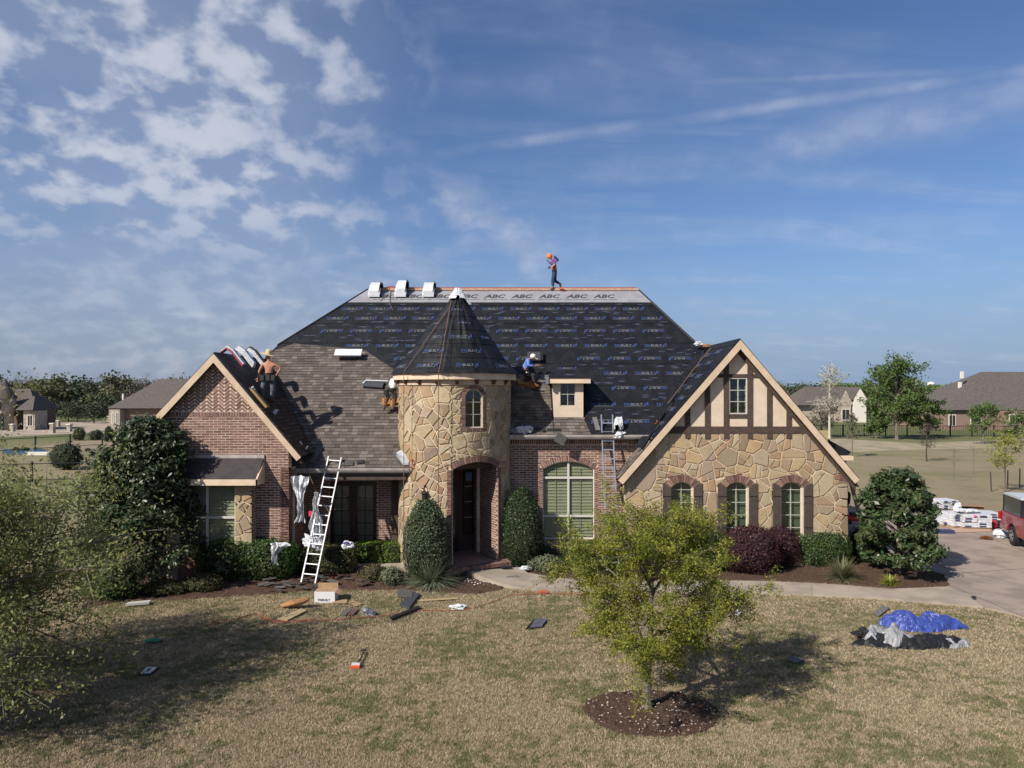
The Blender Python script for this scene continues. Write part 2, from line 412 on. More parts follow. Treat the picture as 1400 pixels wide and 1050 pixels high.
MB2 = gp([(694, 764), (718, 783), (760, 790), (900, 793), (1050, 794), (1150, 799), (1230, 806), (1300, 801), (1288, 786), (1230, 770), (1165, 752), (1140, 748), (850, 748), (700, 748)])
bed('mulch_bed', MB1, .035, M_mulch); bed('mulch_bed', MB2, .035, M_mulch)
ring = [(2.50 + 1.20 * math.cos(a) * (1 + .04 * math.sin(3 * a)), 12.88 + .98 * math.sin(a) * (1 + .05 * math.cos(2 * a))) for a in [i * math.pi / 16 for i in range(32)]]
bed('tree_ring_mulch', ring, .03, M_mulch, .05)
walk = E('walkway', G(900, 800), None, None, kind='structure')
WU = [(631, 772), (664, 765), (693, 761), (704, 772), (722, 783), (760, 790), (830, 792), (900, 793), (970, 793.5), (1040, 794), (1110, 797), (1160, 800), (1215, 805), (1300, 801.5)]
WL = [(628, 774), (642, 781), (660, 789), (680, 796), (700, 801), (735, 805), (830, 807), (900, 808), (970, 808.5), (1040, 809), (1110, 812), (1175, 815), (1245, 820), (1345, 829)]
WZ = [.22, .20, .17, .12, .09] + [.07] * 20
for i in range(len(WU) - 1):
    q = [G(*WL[i], WZ[i]), G(*WL[i + 1], WZ[i + 1]), G(*WU[i + 1], WZ[i + 1]), G(*WU[i], WZ[i])]; m_ = sum(q, Vector()) / 4
    q = [m_ + (p - m_) * (1.0 if i < 5 else .994) for p in q]
    if (q[1] - q[0]).cross(q[2] - q[0]).z < 0: q = q[::-1]
    O('slab', [Vector((p.x, p.y, -.05)) for p in q] + q, [(3, 2, 1, 0), (4, 5, 6, 7)] + [(j, (j + 1) % 4, (j + 1) % 4 + 4, j + 4) for j in range(4)], M_conc, walk)
drv = gp([(1345, 829), (1400, 843), (1560, 900), (1700, 860), (1640, 760), (1480, 728), (1395, 716), (1290, 704), (1165, 697), (1110, 700), (1110, 745), (1180, 752), (1235, 768), (1290, 785), (1300, 801.5)], .05)
dr = E('driveway', (17, 22, 0), None, None, kind='structure')
V3 = lambda u, v, d: Vector((u, v, d))
dc = []
for k in range(0, 8):
    a0 = 14.5 + k * 4.2
    for j in range(0, 4):
        c = [(8 + j * 7.2, a0), (15.2 + j * 7.2, a0), (15.2 + j * 7.2, a0 + 4.2), (8 + j * 7.2, a0 + 4.2)]
        dc.append((c, (k + j) % 2))
tris = tessellate_polygon([[Vector((*p, 0)) for p in drv]])
dcx = 0
O('slab', [(x, y, .045) for x, y in drv] + [(x, y, -.03) for x, y in drv], [tuple(t) if area([drv[i] for i in t]) > 0 else tuple(t)[::-1] for t in tris] + [(i, (i + 1) % len(drv), (i + 1) % len(drv) + len(drv), i + len(drv)) for i in range(len(drv))], M_drive, dr)
jb = B()
for (a, b) in (((1300, 801), (1400, 843)), ((1180, 752), (1400, 800)), ((1290, 785), (1480, 772)), ((1250, 700), (1420, 760))):
    p, q = G(*a, .049), G(*b, .049); s = (q - p).normalized().cross(Vector((0, 0, 1))) * .012
    jb.add([p - s, q - s, q + s, p + s], [(0, 3, 2, 1)])
jb.out('joint', mat('joint', (.10, .08, .065), .95), dr)

# ------------------------------------------------------------------ house
house = E('house', (0, 26, 0), 'brick and stone house with round turret, half-timbered gable and unfinished roof', 'house')
def part(name, parent=None, at_=(0, 26, 0)):
    o = bpy.data.objects.new(name, None); p = parent or house; o.location = Vector(at_) - wloc(p); return link(o, p)

def wallsheet(name, f, bound, holes, m, parent, thick=.25, reveal=None):
    """a wall with real openings, f(u,v,d): front at d=0, back at -thick"""
    loops = [ccw(bound)] + [ccw(h)[::-1] for h in holes]
    pts = [p for l in loops for p in l]; tr3 = tessellate_polygon([[Vector((*p, 0)) for p in l] for l in loops])
    n = len(pts); vs = [f(u, v, 0) for u, v in pts] + [f(u, v, -thick) for u, v in pts]; fs = []
    for t3 in tr3:
        t3 = list(t3)
        if area([pts[i] for i in t3]) < 0: t3 = t3[::-1]
        fs += [tuple(t3), tuple(i + n for i in t3[::-1])]
    k = 0
    for l in loops:
        L = len(l); fs += [(k + (i + 1) % L, k + i, k + i + n, k + (i + 1) % L + n) for i in range(L)]; k += L
    return O(name, vs, fs, m, parent)

def brickfield(name, f, frame, bound, holes, parent, maxind=0, bl=.254, bh=.079, j=.019, proud=.004, indzone=None):
    """running bond; f(u,v,d); whole bricks inside indzone become single objects"""
    us = [p[0] for p in bound]; vs_ = [p[1] for p in bound]; bound = ccw(bound); whole = []; cells = []
    r = int(min(vs_) / bh) - 1
    while r * bh < max(vs_):
        u = (int(min(us) / bl) - 1) * bl + (r % 2) * bl / 2
        while u < max(us):
            cells.append([(u + j / 2, r * bh + j / 2), (u + bl - j / 2, r * bh + j / 2), (u + bl - j / 2, r * bh + bh - j / 2), (u + j / 2, r * bh + bh - j / 2)]); u += bl
        r += 1
    full = (bl - j) * (bh - j); b = B(); ind = 0; me = None
    res = cut(cells, bound, holes, full * .12)
    res.sort(key=lambda p: (not (indzone and indzone(p[0])), random.random()))
    for p in res:
        if ind < maxind and abs(abs(area(p)) - full) < 1e-5 and len(p) == 4 and (indzone is None or indzone(p[0])):
            u0 = min(q[0] for q in p); v0 = min(q[1] for q in p)
            if me is None:
                bb = B().box((0, 0, -.02), (bl - j, bh - j, proud)); me = bpy.data.meshes.new('brick'); me.from_pydata(bb.v, [], bb.f); me.materials.append(M_brick)
            o = bpy.data.objects.new('brick', me); o.matrix_world = frame.mat(u0, v0, random.uniform(-.002, .003)); o.location -= wloc(parent); link(o, parent); ind += 1
        else:
            b.prism(f, p, -.02, proud + random.uniform(-.002, .004), back=False)
    return b.out(name, M_bricks, parent, kind='stuff')
def listbricks(name, f, polys, parent, proud=.006):
    b = B()
    for p in polys:
        if len(p) > 2: b.prism(f, ccw(p), -.02, proud + random.uniform(-.003, .004), back=False)
    return b.out(name, M_bricks, parent, kind='stuff')
def archheader(u0, u1, vs, vc, depth, n, out=0.0):
    """voussoir bricks over a segmental opening; arch through (u0,vs),(mid,vc),(u1,vs)"""
    w_ = (u1 - u0) / 2; h = vc - vs; R = (w_ * w_ + h * h) / (2 * h); cu, cv = (u0 + u1) / 2, vc - R
    a = math.asin(min(1, w_ / R)); P_ = []
    for i in range(n):
        a0 = -a + 2 * a * (i + .1) / n; a1 = -a + 2 * a * (i + .9) / n
        P_.append([(cu + R * math.sin(a0), cv + R * math.cos(a0)), (cu + R * math.sin(a1), cv + R * math.cos(a1)), (cu + (R + depth) * math.sin(a1), cv + (R + depth) * math.cos(a1)), (cu + (R + depth) * math.sin(a0), cv + (R + depth) * math.cos(a0))])
    outl = [(cu + (R + depth + out) * math.sin(t), cv + (R + depth + out) * math.cos(t)) for t in [a * (1 - 2 * i / 8) for i in range(9)]]
    inn = [(cu + R * math.sin(t), cv + R * math.cos(t)) for t in [a * (1 - 2 * i / 8) for i in range(9)]]
    return P_, outl, inn
def stones(f, bound, holes, parent, seed, s, maxedge=9., m=None, proud=.03):
    us = [p[0] for p in bound]; vs_ = [p[1] for p in bound]; n = 0; r = random.Random(seed)
    def split(c, lev):
        L = math.sqrt(abs(area(c)))
        if lev > 1 or L < s * .62 or r.random() > (.85, .45)[lev]: return [c]
        k = r.uniform(.35, .65); i = max(range(len(c)), key=lambda q: math.hypot(c[q][0] - c[(q + 1) % len(c)][0], c[q][1] - c[(q + 1) % len(c)][1])); a = c[i]; b_ = c[(i + 1) % len(c)]; m_ = (a[0] + (b_[0] - a[0]) * k, a[1] + (b_[1] - a[1]) * k)
        cx = sum(x for x, _ in c) / len(c) + r.uniform(-.18, .18) * L; cy = sum(y for _, y in c) / len(c) + r.uniform(-.18, .18) * L; e_ = edge(m_, (cx, cy))
        p1, p2 = half(c, *e_), half(c, -e_[0], -e_[1], -e_[2])
        if len(p1) < 3 or len(p2) < 3: return [c]
        return split(p1, lev + 1) + split(p2, lev + 1)
    cells = [q for c in voronoi(min(us), max(us), min(vs_), max(vs_), s * 1.12, seed) for q in split(c, 0)]
    for c in cut(cells, bound, holes, .006):
        p = inset(dedupe(ccw(c)), .017)
        if len(p) < 3 or abs(area(p)) < .004: continue
        q = inset(p, .012)
        d = proud + random.uniform(-.008, .012); b = B()
        if len(q) != len(p): q = None
        ring_ = []
        for k in range(len(p)):
            a, e = p[k], p[(k + 1) % len(p)]; L = math.hypot(a[0] - e[0], a[1] - e[1]); nn = max(1, int(L / maxedge + .99)) if L > .001 else 1
            for i in range(nn):
                t = (i + random.uniform(-.12, .12) * (i > 0)) / nn; j_ = random.uniform(-.007, .007)
                ring_.append((a[0] + (e[0] - a[0]) * t + j_, a[1] + (e[1] - a[1]) * t + j_))
        cx = sum(x for x, _ in ring_) / len(ring_); cy = sum(y for _, y in ring_) / len(ring_)
        inner = []
        for x, y in ring_:
            L = math.hypot(x - cx, y - cy); k = max(0, 1 - .016 / L) if L > 0 else 1
            inner.append((cx + (x - cx) * k, cy + (y - cy) * k))
        N = len(ring_)
        vs = [f(x, y, -.02) for x, y in ring_] + [f(x, y, d * .5) for x, y in ring_] + [f(x, y, d + random.uniform(-.003, .003)) for x, y in inner] + [f(cx, cy, d + random.uniform(-.002, .005))]
        fs = [(i, (i + 1) % N, N + (i + 1) % N, N + i) for i in range(N)] + [(N + i, N + (i + 1) % N, 2 * N + (i + 1) % N, 2 * N + i) for i in range(N)] + [(2 * N + i, 2 * N + (i + 1) % N, 3 * N) for i in range(N)]
        O('stone', vs, fs, m or M_stone, parent); n += 1
    return n
def shingles(name, pl, polys, parent, v0=0, v1=9, ex=.143, m=None, wr=(.13, .30), th=.016, d0=.0):
    b = B()
    for poly in polys:
        poly = ccw(poly); us = [p[0] for p in poly]; vv = [p[1] for p in poly]; k = int((min(vv)) / ex) - 1
        while k * ex < max(vv):
            u = min(us) - random.uniform(0, .3)
            while u < max(us):
                w_ = random.uniform(*wr); c = [(u + .003, k * ex), (u + w_ - .003, k * ex), (u + w_ - .003, k * ex + ex), (u + .003, k * ex + ex)]
                c = clip(c, poly)
                if len(c) > 2 and abs(area(c)) > 1e-3:
                    t_ = th + random.choice((0, 0, .007)); kk = k * ex
                    b.prism(lambda q, v, d: pl(q, v, (d0 + .004 + (t_) * (1 - (v - kk) / ex)) if d else -.01), c, 0, 1, back=False)
                u += w_
            k += 1
    return b.out(name, m or M_shingle, parent, kind='stuff')
# print meshes ------------------------------------------------------
def text_mesh(txt, size, shear=0.0, bold=0.0, sx=1.0):
    cu = bpy.data.curves.new('t', 'FONT'); cu.body = txt; cu.size = size; cu.shear = shear; cu.offset = bold; cu.align_x = 'LEFT'; cu.resolution_u = 2
    ob = bpy.data.objects.new('t', cu); COL.objects.link(ob); bpy.context.view_layer.update()
    me = bpy.data.meshes.new_from_object(ob.evaluated_get(bpy.context.evaluated_depsgraph_get()))
    bpy.data.objects.remove(ob); bpy.data.curves.remove(cu)
    v = [Vector((a.co.x * sx, a.co.y, 0)) for a in me.vertices]; f = [tuple(p.vertices) for p in me.polygons]; bpy.data.meshes.remove(me)
    return v, f
def logo_mesh(name, W, pale=False):
    """TRIBUILT wordmark with a peaked house mark and an underline, width W, centred"""
    t1 = text_mesh('TRI', .2, .15, .006); t2 = text_mesh('BUILT', .2, .15, .008)
    w1 = max(v.x for v in t1[0]) + .015; w2 = max(v.x for v in t2[0]) + w1
    me = bpy.data.meshes.new(name); V_ = []; F_ = []; mi = []
    def add(vs, fs, k): 
        n = len(V_); V_.extend(vs); F_.extend([tuple(i + n for i in f) for f in fs]); mi.extend([k] * len(fs))
    add(t1[0], t1[1], 0); add([v + Vector((w1, 0, 0)) for v in t2[0]], t2[1], 1)
    x = w2 + .03; h = [(x, 0), (x + .07, .0), (x + .07, .05), (x + .15, .05), (x + .15, 0), (x + .19, 0), (x + .19, .14), (x + .23, .2), (x + .17, .22), (x + .10, .12), (x, .08)]
    tt = tessellate_polygon([[Vector((*p, 0)) for p in h]]); add([Vector((*p, 0)) for p in h], [tuple(t) for t in tt], 0)
    add([Vector((.02, -.05, 0)), Vector((x + .1, -.05, 0)), Vector((x + .1, -.03, 0)), Vector((.02, -.03, 0))], [(0, 1, 2, 3)], 1)
    tot = x + .23; s = W / tot
    me.from_pydata([((v.x - tot / 2) * s, (v.y - .09) * s, 0) for v in V_], [], F_)
    me.materials.append(M_pblue); me.materials.append(M_pgrey); me.polygons.foreach_set('material_index', mi)
    return me
LOGO = logo_mesh('printed_logo', .90); LOGOS = logo_mesh('small_print', .20)
def simple_mesh(name, vf, m, cx=True, extra=None):
    v, f = vf; w_ = max(p.x for p in v); me = bpy.data.meshes.new(name); me.from_pydata([(p.x - w_ / 2, p.y, 0) for p in v], [], f); me.materials.append(m); return me
ABC_ = text_mesh('ABC', .33, .3, .012, 1.25); wa = max(p.x for p in ABC_[0])
sub = text_mesh('Supply Co. Inc. Roof Underlayment', .06, 0, .002); ws = max(p.x for p in sub[0])
ABCM = bpy.data.meshes.new('printed_letters')
nv = len(ABC_[0]); ABCM.from_pydata([(p.x - wa / 2, p.y, 0) for p in ABC_[0]] + [((p.x - ws / 2) * wa * 1.15 / ws, p.y - .12, 0) for p in sub[0]], [], ABC_[1] + [tuple(i + nv for i in f) for f in sub[1]])
ABCM.materials.append(M_pdark)
def put(me, name, M, parent):
    o = bpy.data.objects.new(name, me); o.matrix_world = M; o.location -= wloc(parent); return link(o, parent)

# planes -------------------------------------------------------------
AL = math.atan(.963)
MP = Pl((0, 23, 3.33), (1, 0, 0), (0, math.cos(AL), math.sin(AL)))          # main front slope
def mv(Y): return (Y - 23) / math.cos(AL)
ridgeL, ridgeR = (-6.03, mv(30)), (5.27, mv(30))
main_poly = [(-9.25, mv(24.06)), (9.5, mv(24.06)), ridgeR, ridgeL, (-8.95, mv(27.4)), (-9.25, mv(26.9))]
low_poly = [(-9.25, 0), (-3.24, 0), (-3.24, mv(24.06)), (-9.25, mv(24.06))]
roof = part('main_roof')
b = B().prism(MP, main_poly, -.14, 0); b.prism(MP, low_poly, -.14, 0)
def zr(Y): return 3.33 + .963 * (Y - 23)
bk = lambda x, y: Vector((x, 60 - y, zr(y)))
fr = lambda x, y: Vector((x, y, zr(y)))
b.add([fr(-6.03, 30), fr(5.27, 30), bk(9.5, 24.06), bk(-9.25, 24.06)], [(0, 1, 2, 3)])
b.add([fr(-6.03, 30), bk(-9.25, 24.06), Vector((-9.25, 35.9, 4.4)), Vector((-9.25, 24.1, 4.4)), fr(-9.25, 26.9), fr(-8.95, 27.4)], [(0, 1, 2, 3, 4, 5)])
b.add([fr(5.27, 30), fr(9.5, 24.06), bk(9.5, 24.06)], [(0, 1, 2)])
b.out('roof_deck', M_under, roof)
# underlayment strips and their print
rng = random.Random(3)
sx = 1.19; v = mv(23.2)
top_v = MP.hit(600, 414)[1]
shA = [MP.hit(*p) for p in ((375, 480), (403, 470), (500, 480), (545, 510), (562, 528), (565, 641), (398, 641), (360, 500))]
shB = [MP.hit(*p) for p in ((687, 522), (706, 512), (750, 512), (757, 595), (687, 595))]
shC = [MP.hit(*p) for p in ((757, 571), (797, 571), (808, 595), (757, 595))]
dorm = [MP.hit(*p) for p in ((748, 572), (808, 572), (806, 517), (775, 485), (748, 517))]
sh_all = [ccw(x) for x in (shA, shB, shC)]
def inside(p, poly):
    for i in range(len(poly)):
        a, b_, c = edge(poly[i], poly[(i + 1) % len(poly)])
        if a * p[0] + b_ * p[1] > c: return False
    return True
strips = []
k = 0
while v < top_v:
    c = clip([(-10, v), (10, v), (10, min(v + sx + .06, top_v)), (-10, min(v + sx + .06, top_v))], ccw(main_poly))
    if len(c) > 2:
        vv0 = v; sb = B()
        sb.prism(lambda q, w_, d: MP(q, w_, (.006 + .014 * (1 - (w_ - vv0) / sx)) if d else .001), c, 0, 1, back=False)
        st = sb.out('underlayment', M_under, roof); strips.append((v, st)); k += 1
    v += sx
# rows of print
rows = [(438 + 0, 0), (451, 0), (469, 0), (489, 1), (508, 0), (527, 1), (545, 0), (569, 0), (578, 1)]
rows = [(422, 0), (435, 0), (453, 1), (472, 0), (491, 1), (510, 0), (531, 1), (553, 0), (577, 1)]
for ri, (ypx, rev) in enumerate(rows):
    _, vr = MP.hit(750, ypx)
    if vr > top_v - .1: continue
    st = max((s for s in strips if s[0] <= vr), key=lambda s: s[0]); dd = .008 + .014 * (1 - (vr - st[0]) / sx) + .004
    if vr - st[0] < .12 : vr = st[0] + .13
    x = -9 + rng.uniform(0, 1)
    while x < 9:
        if all(inside((x + e, vr), ccw(main_poly)) for e in (-.5, .5)) and not any(inside((x + e, vr + g), s) for s in sh_all for e in (-.45, .45) for g in (-.15, .15)) and not any(inside((x + e, vr), ccw(dorm)) for e in (-.4, .4)):
            put(LOGO, 'printed_logo', MP.mat(x, vr, dd, math.pi if rev else 0, 1.0), st[1])
        for q in range(3):
            xs_, vs__ = x + rng.uniform(-.6, .6), vr + rng.choice((.26, .36, -.27, .44)) 
            if vs__ < top_v - .1 and inside((xs_, vs__), ccw(inset(main_poly, .3))) and not any(inside((xs_, vs__), s) for s in sh_all) and not inside((xs_, vs__), ccw(dorm)):
                s2 = max((s for s in strips if s[0] <= vs__), key=lambda s: s[0])
                if .05 < vs__ - s2[0]: put(LOGOS, 'small_print', MP.mat(xs_, vs__, .012 + .014 * (1 - (vs__ - s2[0]) / sx), math.pi * (q % 2), 1.4), s2[1])
        x += 1.14
for s_ in (shA, shB, shC): shingles('shingles', MP, [s_], roof, d0=.016)
# grey membrane along the ridge
band = clip([(-10, top_v), (10, top_v), (10, mv(30)), (-10, mv(30))], ccw(main_poly))
bd = B().prism(MP, band, .002, .026, back=False).out('ridge_membrane', M_band, roof)
for i in range(10):
    xc = MP.hit(490 + 37.4 * i + 1.0 * i * .0, 407)[0]
    if inside((xc + .45, top_v + .3), ccw(band)) and inside((xc - .45, top_v + .3), ccw(band)): put(ABCM, 'printed_letters', MP.mat(xc, top_v + .30, .030), bd)
b = B().box((-5.9, 29.86, 10.02), (5.27, 30.14, 10.115)); b.out('ridge_board', mat('ridge wood', (.42, .24, .16), .9, col2=(.5, .33, .24), nscale=12), roof)
# hip edges
B().tube([fr(-6.03, 30), fr(-8.95, 27.4)], .05).out('hip_cap', M_under, roof); B().tube([fr(5.3, 29.95), fr(9.4, 24.2)], .05).out('hip_cap', M_under, roof)

# left brick wing ----------------------------------------------------
LW = wallpl(22.25); kL = 22.25 / FP
def lp(px, py): return ((px - 700) * kL, H0 - (py - HZ) * kL)
wing = part('brick_gable_wall', at_=(-9, 22.4, 0))
Lb = [(-11.1, 0), (-6.93, 0), (-6.93, 4.16), lp(293, 488), (-11.1, 4.74)]
hb = [(-10.6, 0), (-7.96, 0), (-7.96, 3.0), (-10.6, 3.0)]
wallsheet('mortar', LW, Lb, [hb], M_mortar, wing, .3)
vs_ = lp(300, 569)[1]; vh = lp(300, 563)[1]
brickfield('bricks', LW, LW, clip(ccw(Lb), ccw([(-12, 0), (0, 0), (0, vs_), (-12, vs_)])), [hb], wing, maxind=300, indzone=lambda p: p[1] > 3.75 or p[0] > -7.7)
gable = clip(ccw(Lb), ccw([(-12, vs_), (0, vs_), (0, 9), (-12, 9)]))
sold = []; u = -11.2
while u < -6.9: sold.append(([(u + .006, vs_ + .006), (u + .073, vs_ + .006), (u + .073, vh - .01), (u + .006, vh - .01)])); u += .085
listbricks('soldier_bricks', LW, [c for s_ in sold for c in cut([s_], gable, [], .0005)], wing)
hg = clip(ccw(Lb), ccw([(-12, vh + .01), (0, vh + .01), (0, 9), (-12, 9)])); her = []
cw = .182; pitch = .1125; nC = 0; u = -11.3
while u < -6.8:
    sg = 1 if nC % 2 else -1; vv0 = vh - .3
    while vv0 < 7:
        cu, cv = u + cw / 2, vv0; dx, dy = .7071, .7071 * sg; L2, T2 = .113, .029
        q = [(cu - dx * L2 + dy * T2, cv - dy * L2 - dx * T2), (cu + dx * L2 + dy * T2, cv + dy * L2 - dx * T2), (cu + dx * L2 - dy * T2, cv + dy * L2 + dx * T2), (cu - dx * L2 - dy * T2, cv - dy * L2 + dx * T2)]
        her += [c for c in cut([q], hg, [], .002)]; vv0 += pitch
    u += cw; nC += 1
listbricks('herringbone_bricks', LW, her, wing)
# return wall of the wing and house body
SR = Pl((-6.93, 22.25, 0), (0, 1, 0), (0, 0, 1))
b = B().prism(SR, [(0, 0), (2.0, 0), (2.0, 3.4), (0, 3.4)], -.25, 0); b.out('mortar', M_mortar, wing)
brickfield('bricks', SR, SR, [(0.0, 0), (2.0, 0), (2.0, 3.35), (0.0, 3.35)], [], wing)
body = part('rear_walls')
b = B().box((-11.1, 24.8, 0), (-10.9, 35, 4.2)); b.box((-11.1, 34.8, 0), (11, 35, 4.2)); b.box((10.85, 24.2, 0), (11.05, 35, 3.0)); b.box((-11.1, 22.75, 0), (-10.9, 24.8, 4.2))
b.out('rear_brick', mat('far brick', (.18, .09, .07), .9), body)
# left wing roof: two slabs and rake boards
def gable_roof(parent, apex, eL, eR, y0, y1, th=.11):
    out = []
    for e in (eL, eR):
        A, Bq = Vector((apex[0], 0, apex[1])), Vector((e[0], 0, e[1])); n = Vector(((A - Bq).z, 0, -(A - Bq).x)); n.normalize()
        if n.z > 0: n = -n
        b = B(); q = [A, Bq, Bq + n * th, A + Vector((0, 0, -th * 1.5))]
        vs = [p + Vector((0, y0, 0)) for p in q] + [p + Vector((0, y1, 0)) for p in q]
        b.add(vs, [(0, 1, 2, 3), (7, 6, 5, 4)] + [(i, i + 4, (i + 1) % 4 + 4, (i + 1) % 4) for i in range(4)]); out.append(b.out('roof_deck', M_under, parent))
    return out
k2 = 22.0 / FP
def lq(px, py, D=22.0): return ((px - 700) * D / FP, H0 - (py - HZ) * D / FP)
lroof = part('left_gable_roof', at_=(-9, 22, 4))
apL, elL, erL = lq(292.5, 482), lq(195, 587), lq(412, 623.5)
gable_roof(lroof, apL, elL, erL, 21.97, 28.0)
def rake(name, Y, apex, end, thick, parent, m=M_trim, depth=.04):
    d = Vector((end[0] - apex[0], end[1] - apex[1])).normalized(); nn = Vector((-d.y, d.x)); nn = nn if nn.y < 0 else -nn
    w_ = thick * abs(d.x)
    q = [apex, end, (end[0] + nn.x * w_, end[1] + nn.y * w_), (apex[0], apex[1] - thick)]
    B().prism(wallpl(Y), ccw(q), 0, depth).out(name, m, parent)
off = lambda p, dz: (p[0], p[1] - dz)
rake('rake_board', 21.99, off(apL, .035), off(elL, .035), .27, lroof); rake('rake_board', 21.99, off(apL, .035), off(erL, .035), .27, lroof)
for e in (elL, erL):
    d = Vector((e[0] - apL[0], e[1] - apL[1])).normalized()
    a0 = Vector((apL[0], apL[1] - .20)); e0 = Vector((e[0], e[1] - .20))
    B().prism(wallpl(22.245), ccw([tuple(a0), tuple(e0), (e0.x, e0.y - .05), (a0.x, a0.y - .05)]), 0, .24).out('soffit', M_soffit, lroof)
vS = Vector((apL[0] - erL[0], 0, apL[1] - erL[1])).normalized()
LS = Pl((erL[0], 21.97, erL[1]), (0, 1, 0), vS); Lh = (Vector(apL) - Vector(erL)).length
shingles('shingles', LS, [[(0, 0), (3.6, 0), (3.6, Lh * .62), (0, Lh * .55)]], lroof, m=mat('brown shingles', None, ramp=[(c[0] * .62, c[1] * .53, c[2] * .47) for c in SH_RAMP], per='island', rough=.95, var=.12, bump=(120, .5), spec=.15))
B().prism(LS, [(0, Lh * .52), (5, Lh * .6), (5, Lh), (0, Lh)], .001, .03, back=False).out('underlayment', M_under, lroof)
# bay with awning roof
bay = part('bay_window', at_=(-9, 21.9, 0))
BY = 21.9; BP = wallpl(BY); kb = BY / FP
bx = lambda px: (px - 700) * kb; bz = lambda py: H0 - (py - HZ) * kb
px0, px1 = bx(321), bx(345.5)
def stonepier(x0, x1, z1, sd):
    pr = part('stone_pier', bay, (x0, BY, 0))
    B().box((x0, BY, 0), (x1, BY + .28, z1)).out('mortar', M_smortar, pr)
    stones(BP, [(x0, 0), (x1, 0), (x1, z1), (x0, z1)], [], pr, sd, .36)
    return pr
stonepier(px0, px1, 3.0, 31); stonepier(bx(228), bx(243), 3.0, 32)
SB = Pl((px1 + .0, BY, 0), (0, 1, 0), (0, 0, 1)); B().prism(SB, [(0, 0), (.5, 0), (.5, 3.0), (0, 3.0)], -.08, .002).out('mortar', M_mortar, bay)
brickfield('bricks', SB, SB, [(0, 0), (.5, 0), (.5, 3.0), (0, 3.0)], [], bay)
B().box((bx(243), BY + .02, 0), (px0, BY + .25, .85)).out('brick_apron', mat('far brick', (.18, .09, .07)), bay)
def window(parent, pl, u0, u1, v0, v1, cols, rows_, dep=-.08, fw=.045, mw=.018, mf=M_white, mm=M_cream, blind='green', heavy=(), name='window', arch=None, uarc=None):
    """frame, muntins, one pane per light, blind behind. arch = spring height with v1 the crown"""
    wn = part(name, parent, tuple(pl((u0 + u1) / 2, v0, dep)))
    vt = v1
    fb = B()
    for q in ([(u0, v0), (u0 + fw, v0), (u0 + fw, arch or v1), (u0, arch or v1)], [(u1 - fw, v0), (u1, v0), (u1, arch or v1), (u1 - fw, arch or v1)], [(u0 + fw, v0), (u1 - fw, v0), (u1 - fw, v0 + fw), (u0 + fw, v0 + fw)]): fb.prism(pl, q, dep - .06, dep)
    if arch is None: fb.prism(pl, [(u0 + fw, v1 - fw), (u1 - fw, v1 - fw), (u1 - fw, v1), (u0 + fw, v1)], dep - .06, dep)
    else:
        _, o_, i_ = archheader(u0, u1, arch, v1, -fw, 4)
        _, oo, ii = archheader(u0, u1, arch, v1, .001, 4)
        for i in range(8): fb.prism(pl, ccw([ii[i], ii[i + 1], o_[i + 1], o_[i]]), dep - .06, dep)
    fb.out('frame', mf, wn)
    U0, U1, V0 = u0 + fw, u1 - fw, v0 + fw
    xs = [U0 + (U1 - U0) * i / cols for i in range(cols + 1)]
    ys = [V0 + (v1 - fw - V0) * i / rows_ for i in range(rows_ + 1)] if isinstance(rows_, int) else [V0] + list(rows_) + [v1 - fw]
    for x in xs[1:-1]: B().prism(pl, [(x - mw, V0), (x + mw, V0), (x + mw, v1 - fw - .003), (x - mw, v1 - fw - .003)], dep - .045, dep - .004).out('muntin', mm, wn)
    for y in ys[1:-1]: B().prism(pl, [(U0, y - mw), (U1, y - mw), (U1, y + mw), (U0, y + mw)], dep - .043, dep - .007).out('muntin', mm, wn)
    for i in range(cols):
        for j in range(len(ys) - 1):
            q = [(xs[i], ys[j]), (xs[i + 1], ys[j]), (xs[i + 1], ys[j + 1]), (xs[i], ys[j + 1])]
            if arch is not None and j == len(ys) - 2:
                q = clip(q, ccw([(u0, v0), (u1, v0)] + archheader(u0, u1, arch, v1, -.01, 4)[2]))
            if len(q) > 2: B().prism(pl, q, dep - .03, dep - .024).out('pane', M_glass, wn)
    if blind == 'green': B().prism(pl, [(u0, v0), (u1, v0), (u1, v1), (u0, v1)], dep - .16, dep - .14).out('blind', M_green, wn)
    elif blind == 'slats':
        half_n = 2 * cols if cols > 1 else 2
        y = v0 + .06; sp = .105; 
        while y < v1 - .03:
            for i in range(cols):
                a, c = xs[i] + .02, xs[i + 1] - .02
                if arch is not None and y > arch:
                    o_ = archheader(u0, u1, arch, v1, -.05, 4)[2]; w_ = clip([(a, y), (c, y), (c, y + .005), (a, y + .005)], ccw([(u0, v0), (u1, v0)] + o_))
                    if len(w_) < 3: continue
                    a, c = min(p[0] for p in w_), max(p[0] for p in w_)
                    if c - a < .1: continue
                vs = [pl(a, y, dep - .075), pl(c, y, dep - .075), pl(c, y + sp * .92, dep - .105), pl(a, y + sp * .92, dep - .105), pl(a, y, dep - .082), pl(c, y, dep - .082), pl(c, y + sp * .92, dep - .112), pl(a, y + sp * .92, dep - .112)]
                O('slat', vs, [(0, 1, 2, 3), (7, 6, 5, 4), (0, 4, 5, 1), (3, 2, 6, 7), (0, 3, 7, 4), (1, 5, 6, 2)], M_blind, wn)
            y += sp
        for i in range(cols):
            x = (xs[i] + xs[i + 1]) / 2; B().prism(pl, [(x - .012, v0), (x + .012, v0), (x + .012, v1 - .25), (x - .012, v1 - .25)], dep - .072, dep - .062).out('tilt_rod', M_blind, wn)
    B().prism(pl, [(u0 - .05, v0 - .05), (u1 + .05, v0 - .05), (u1 + .05, v1 + .05), (u0 - .05, v1 + .05)], dep - .24, dep - .22).out('room_backing', M_dark, wn)
    return wn
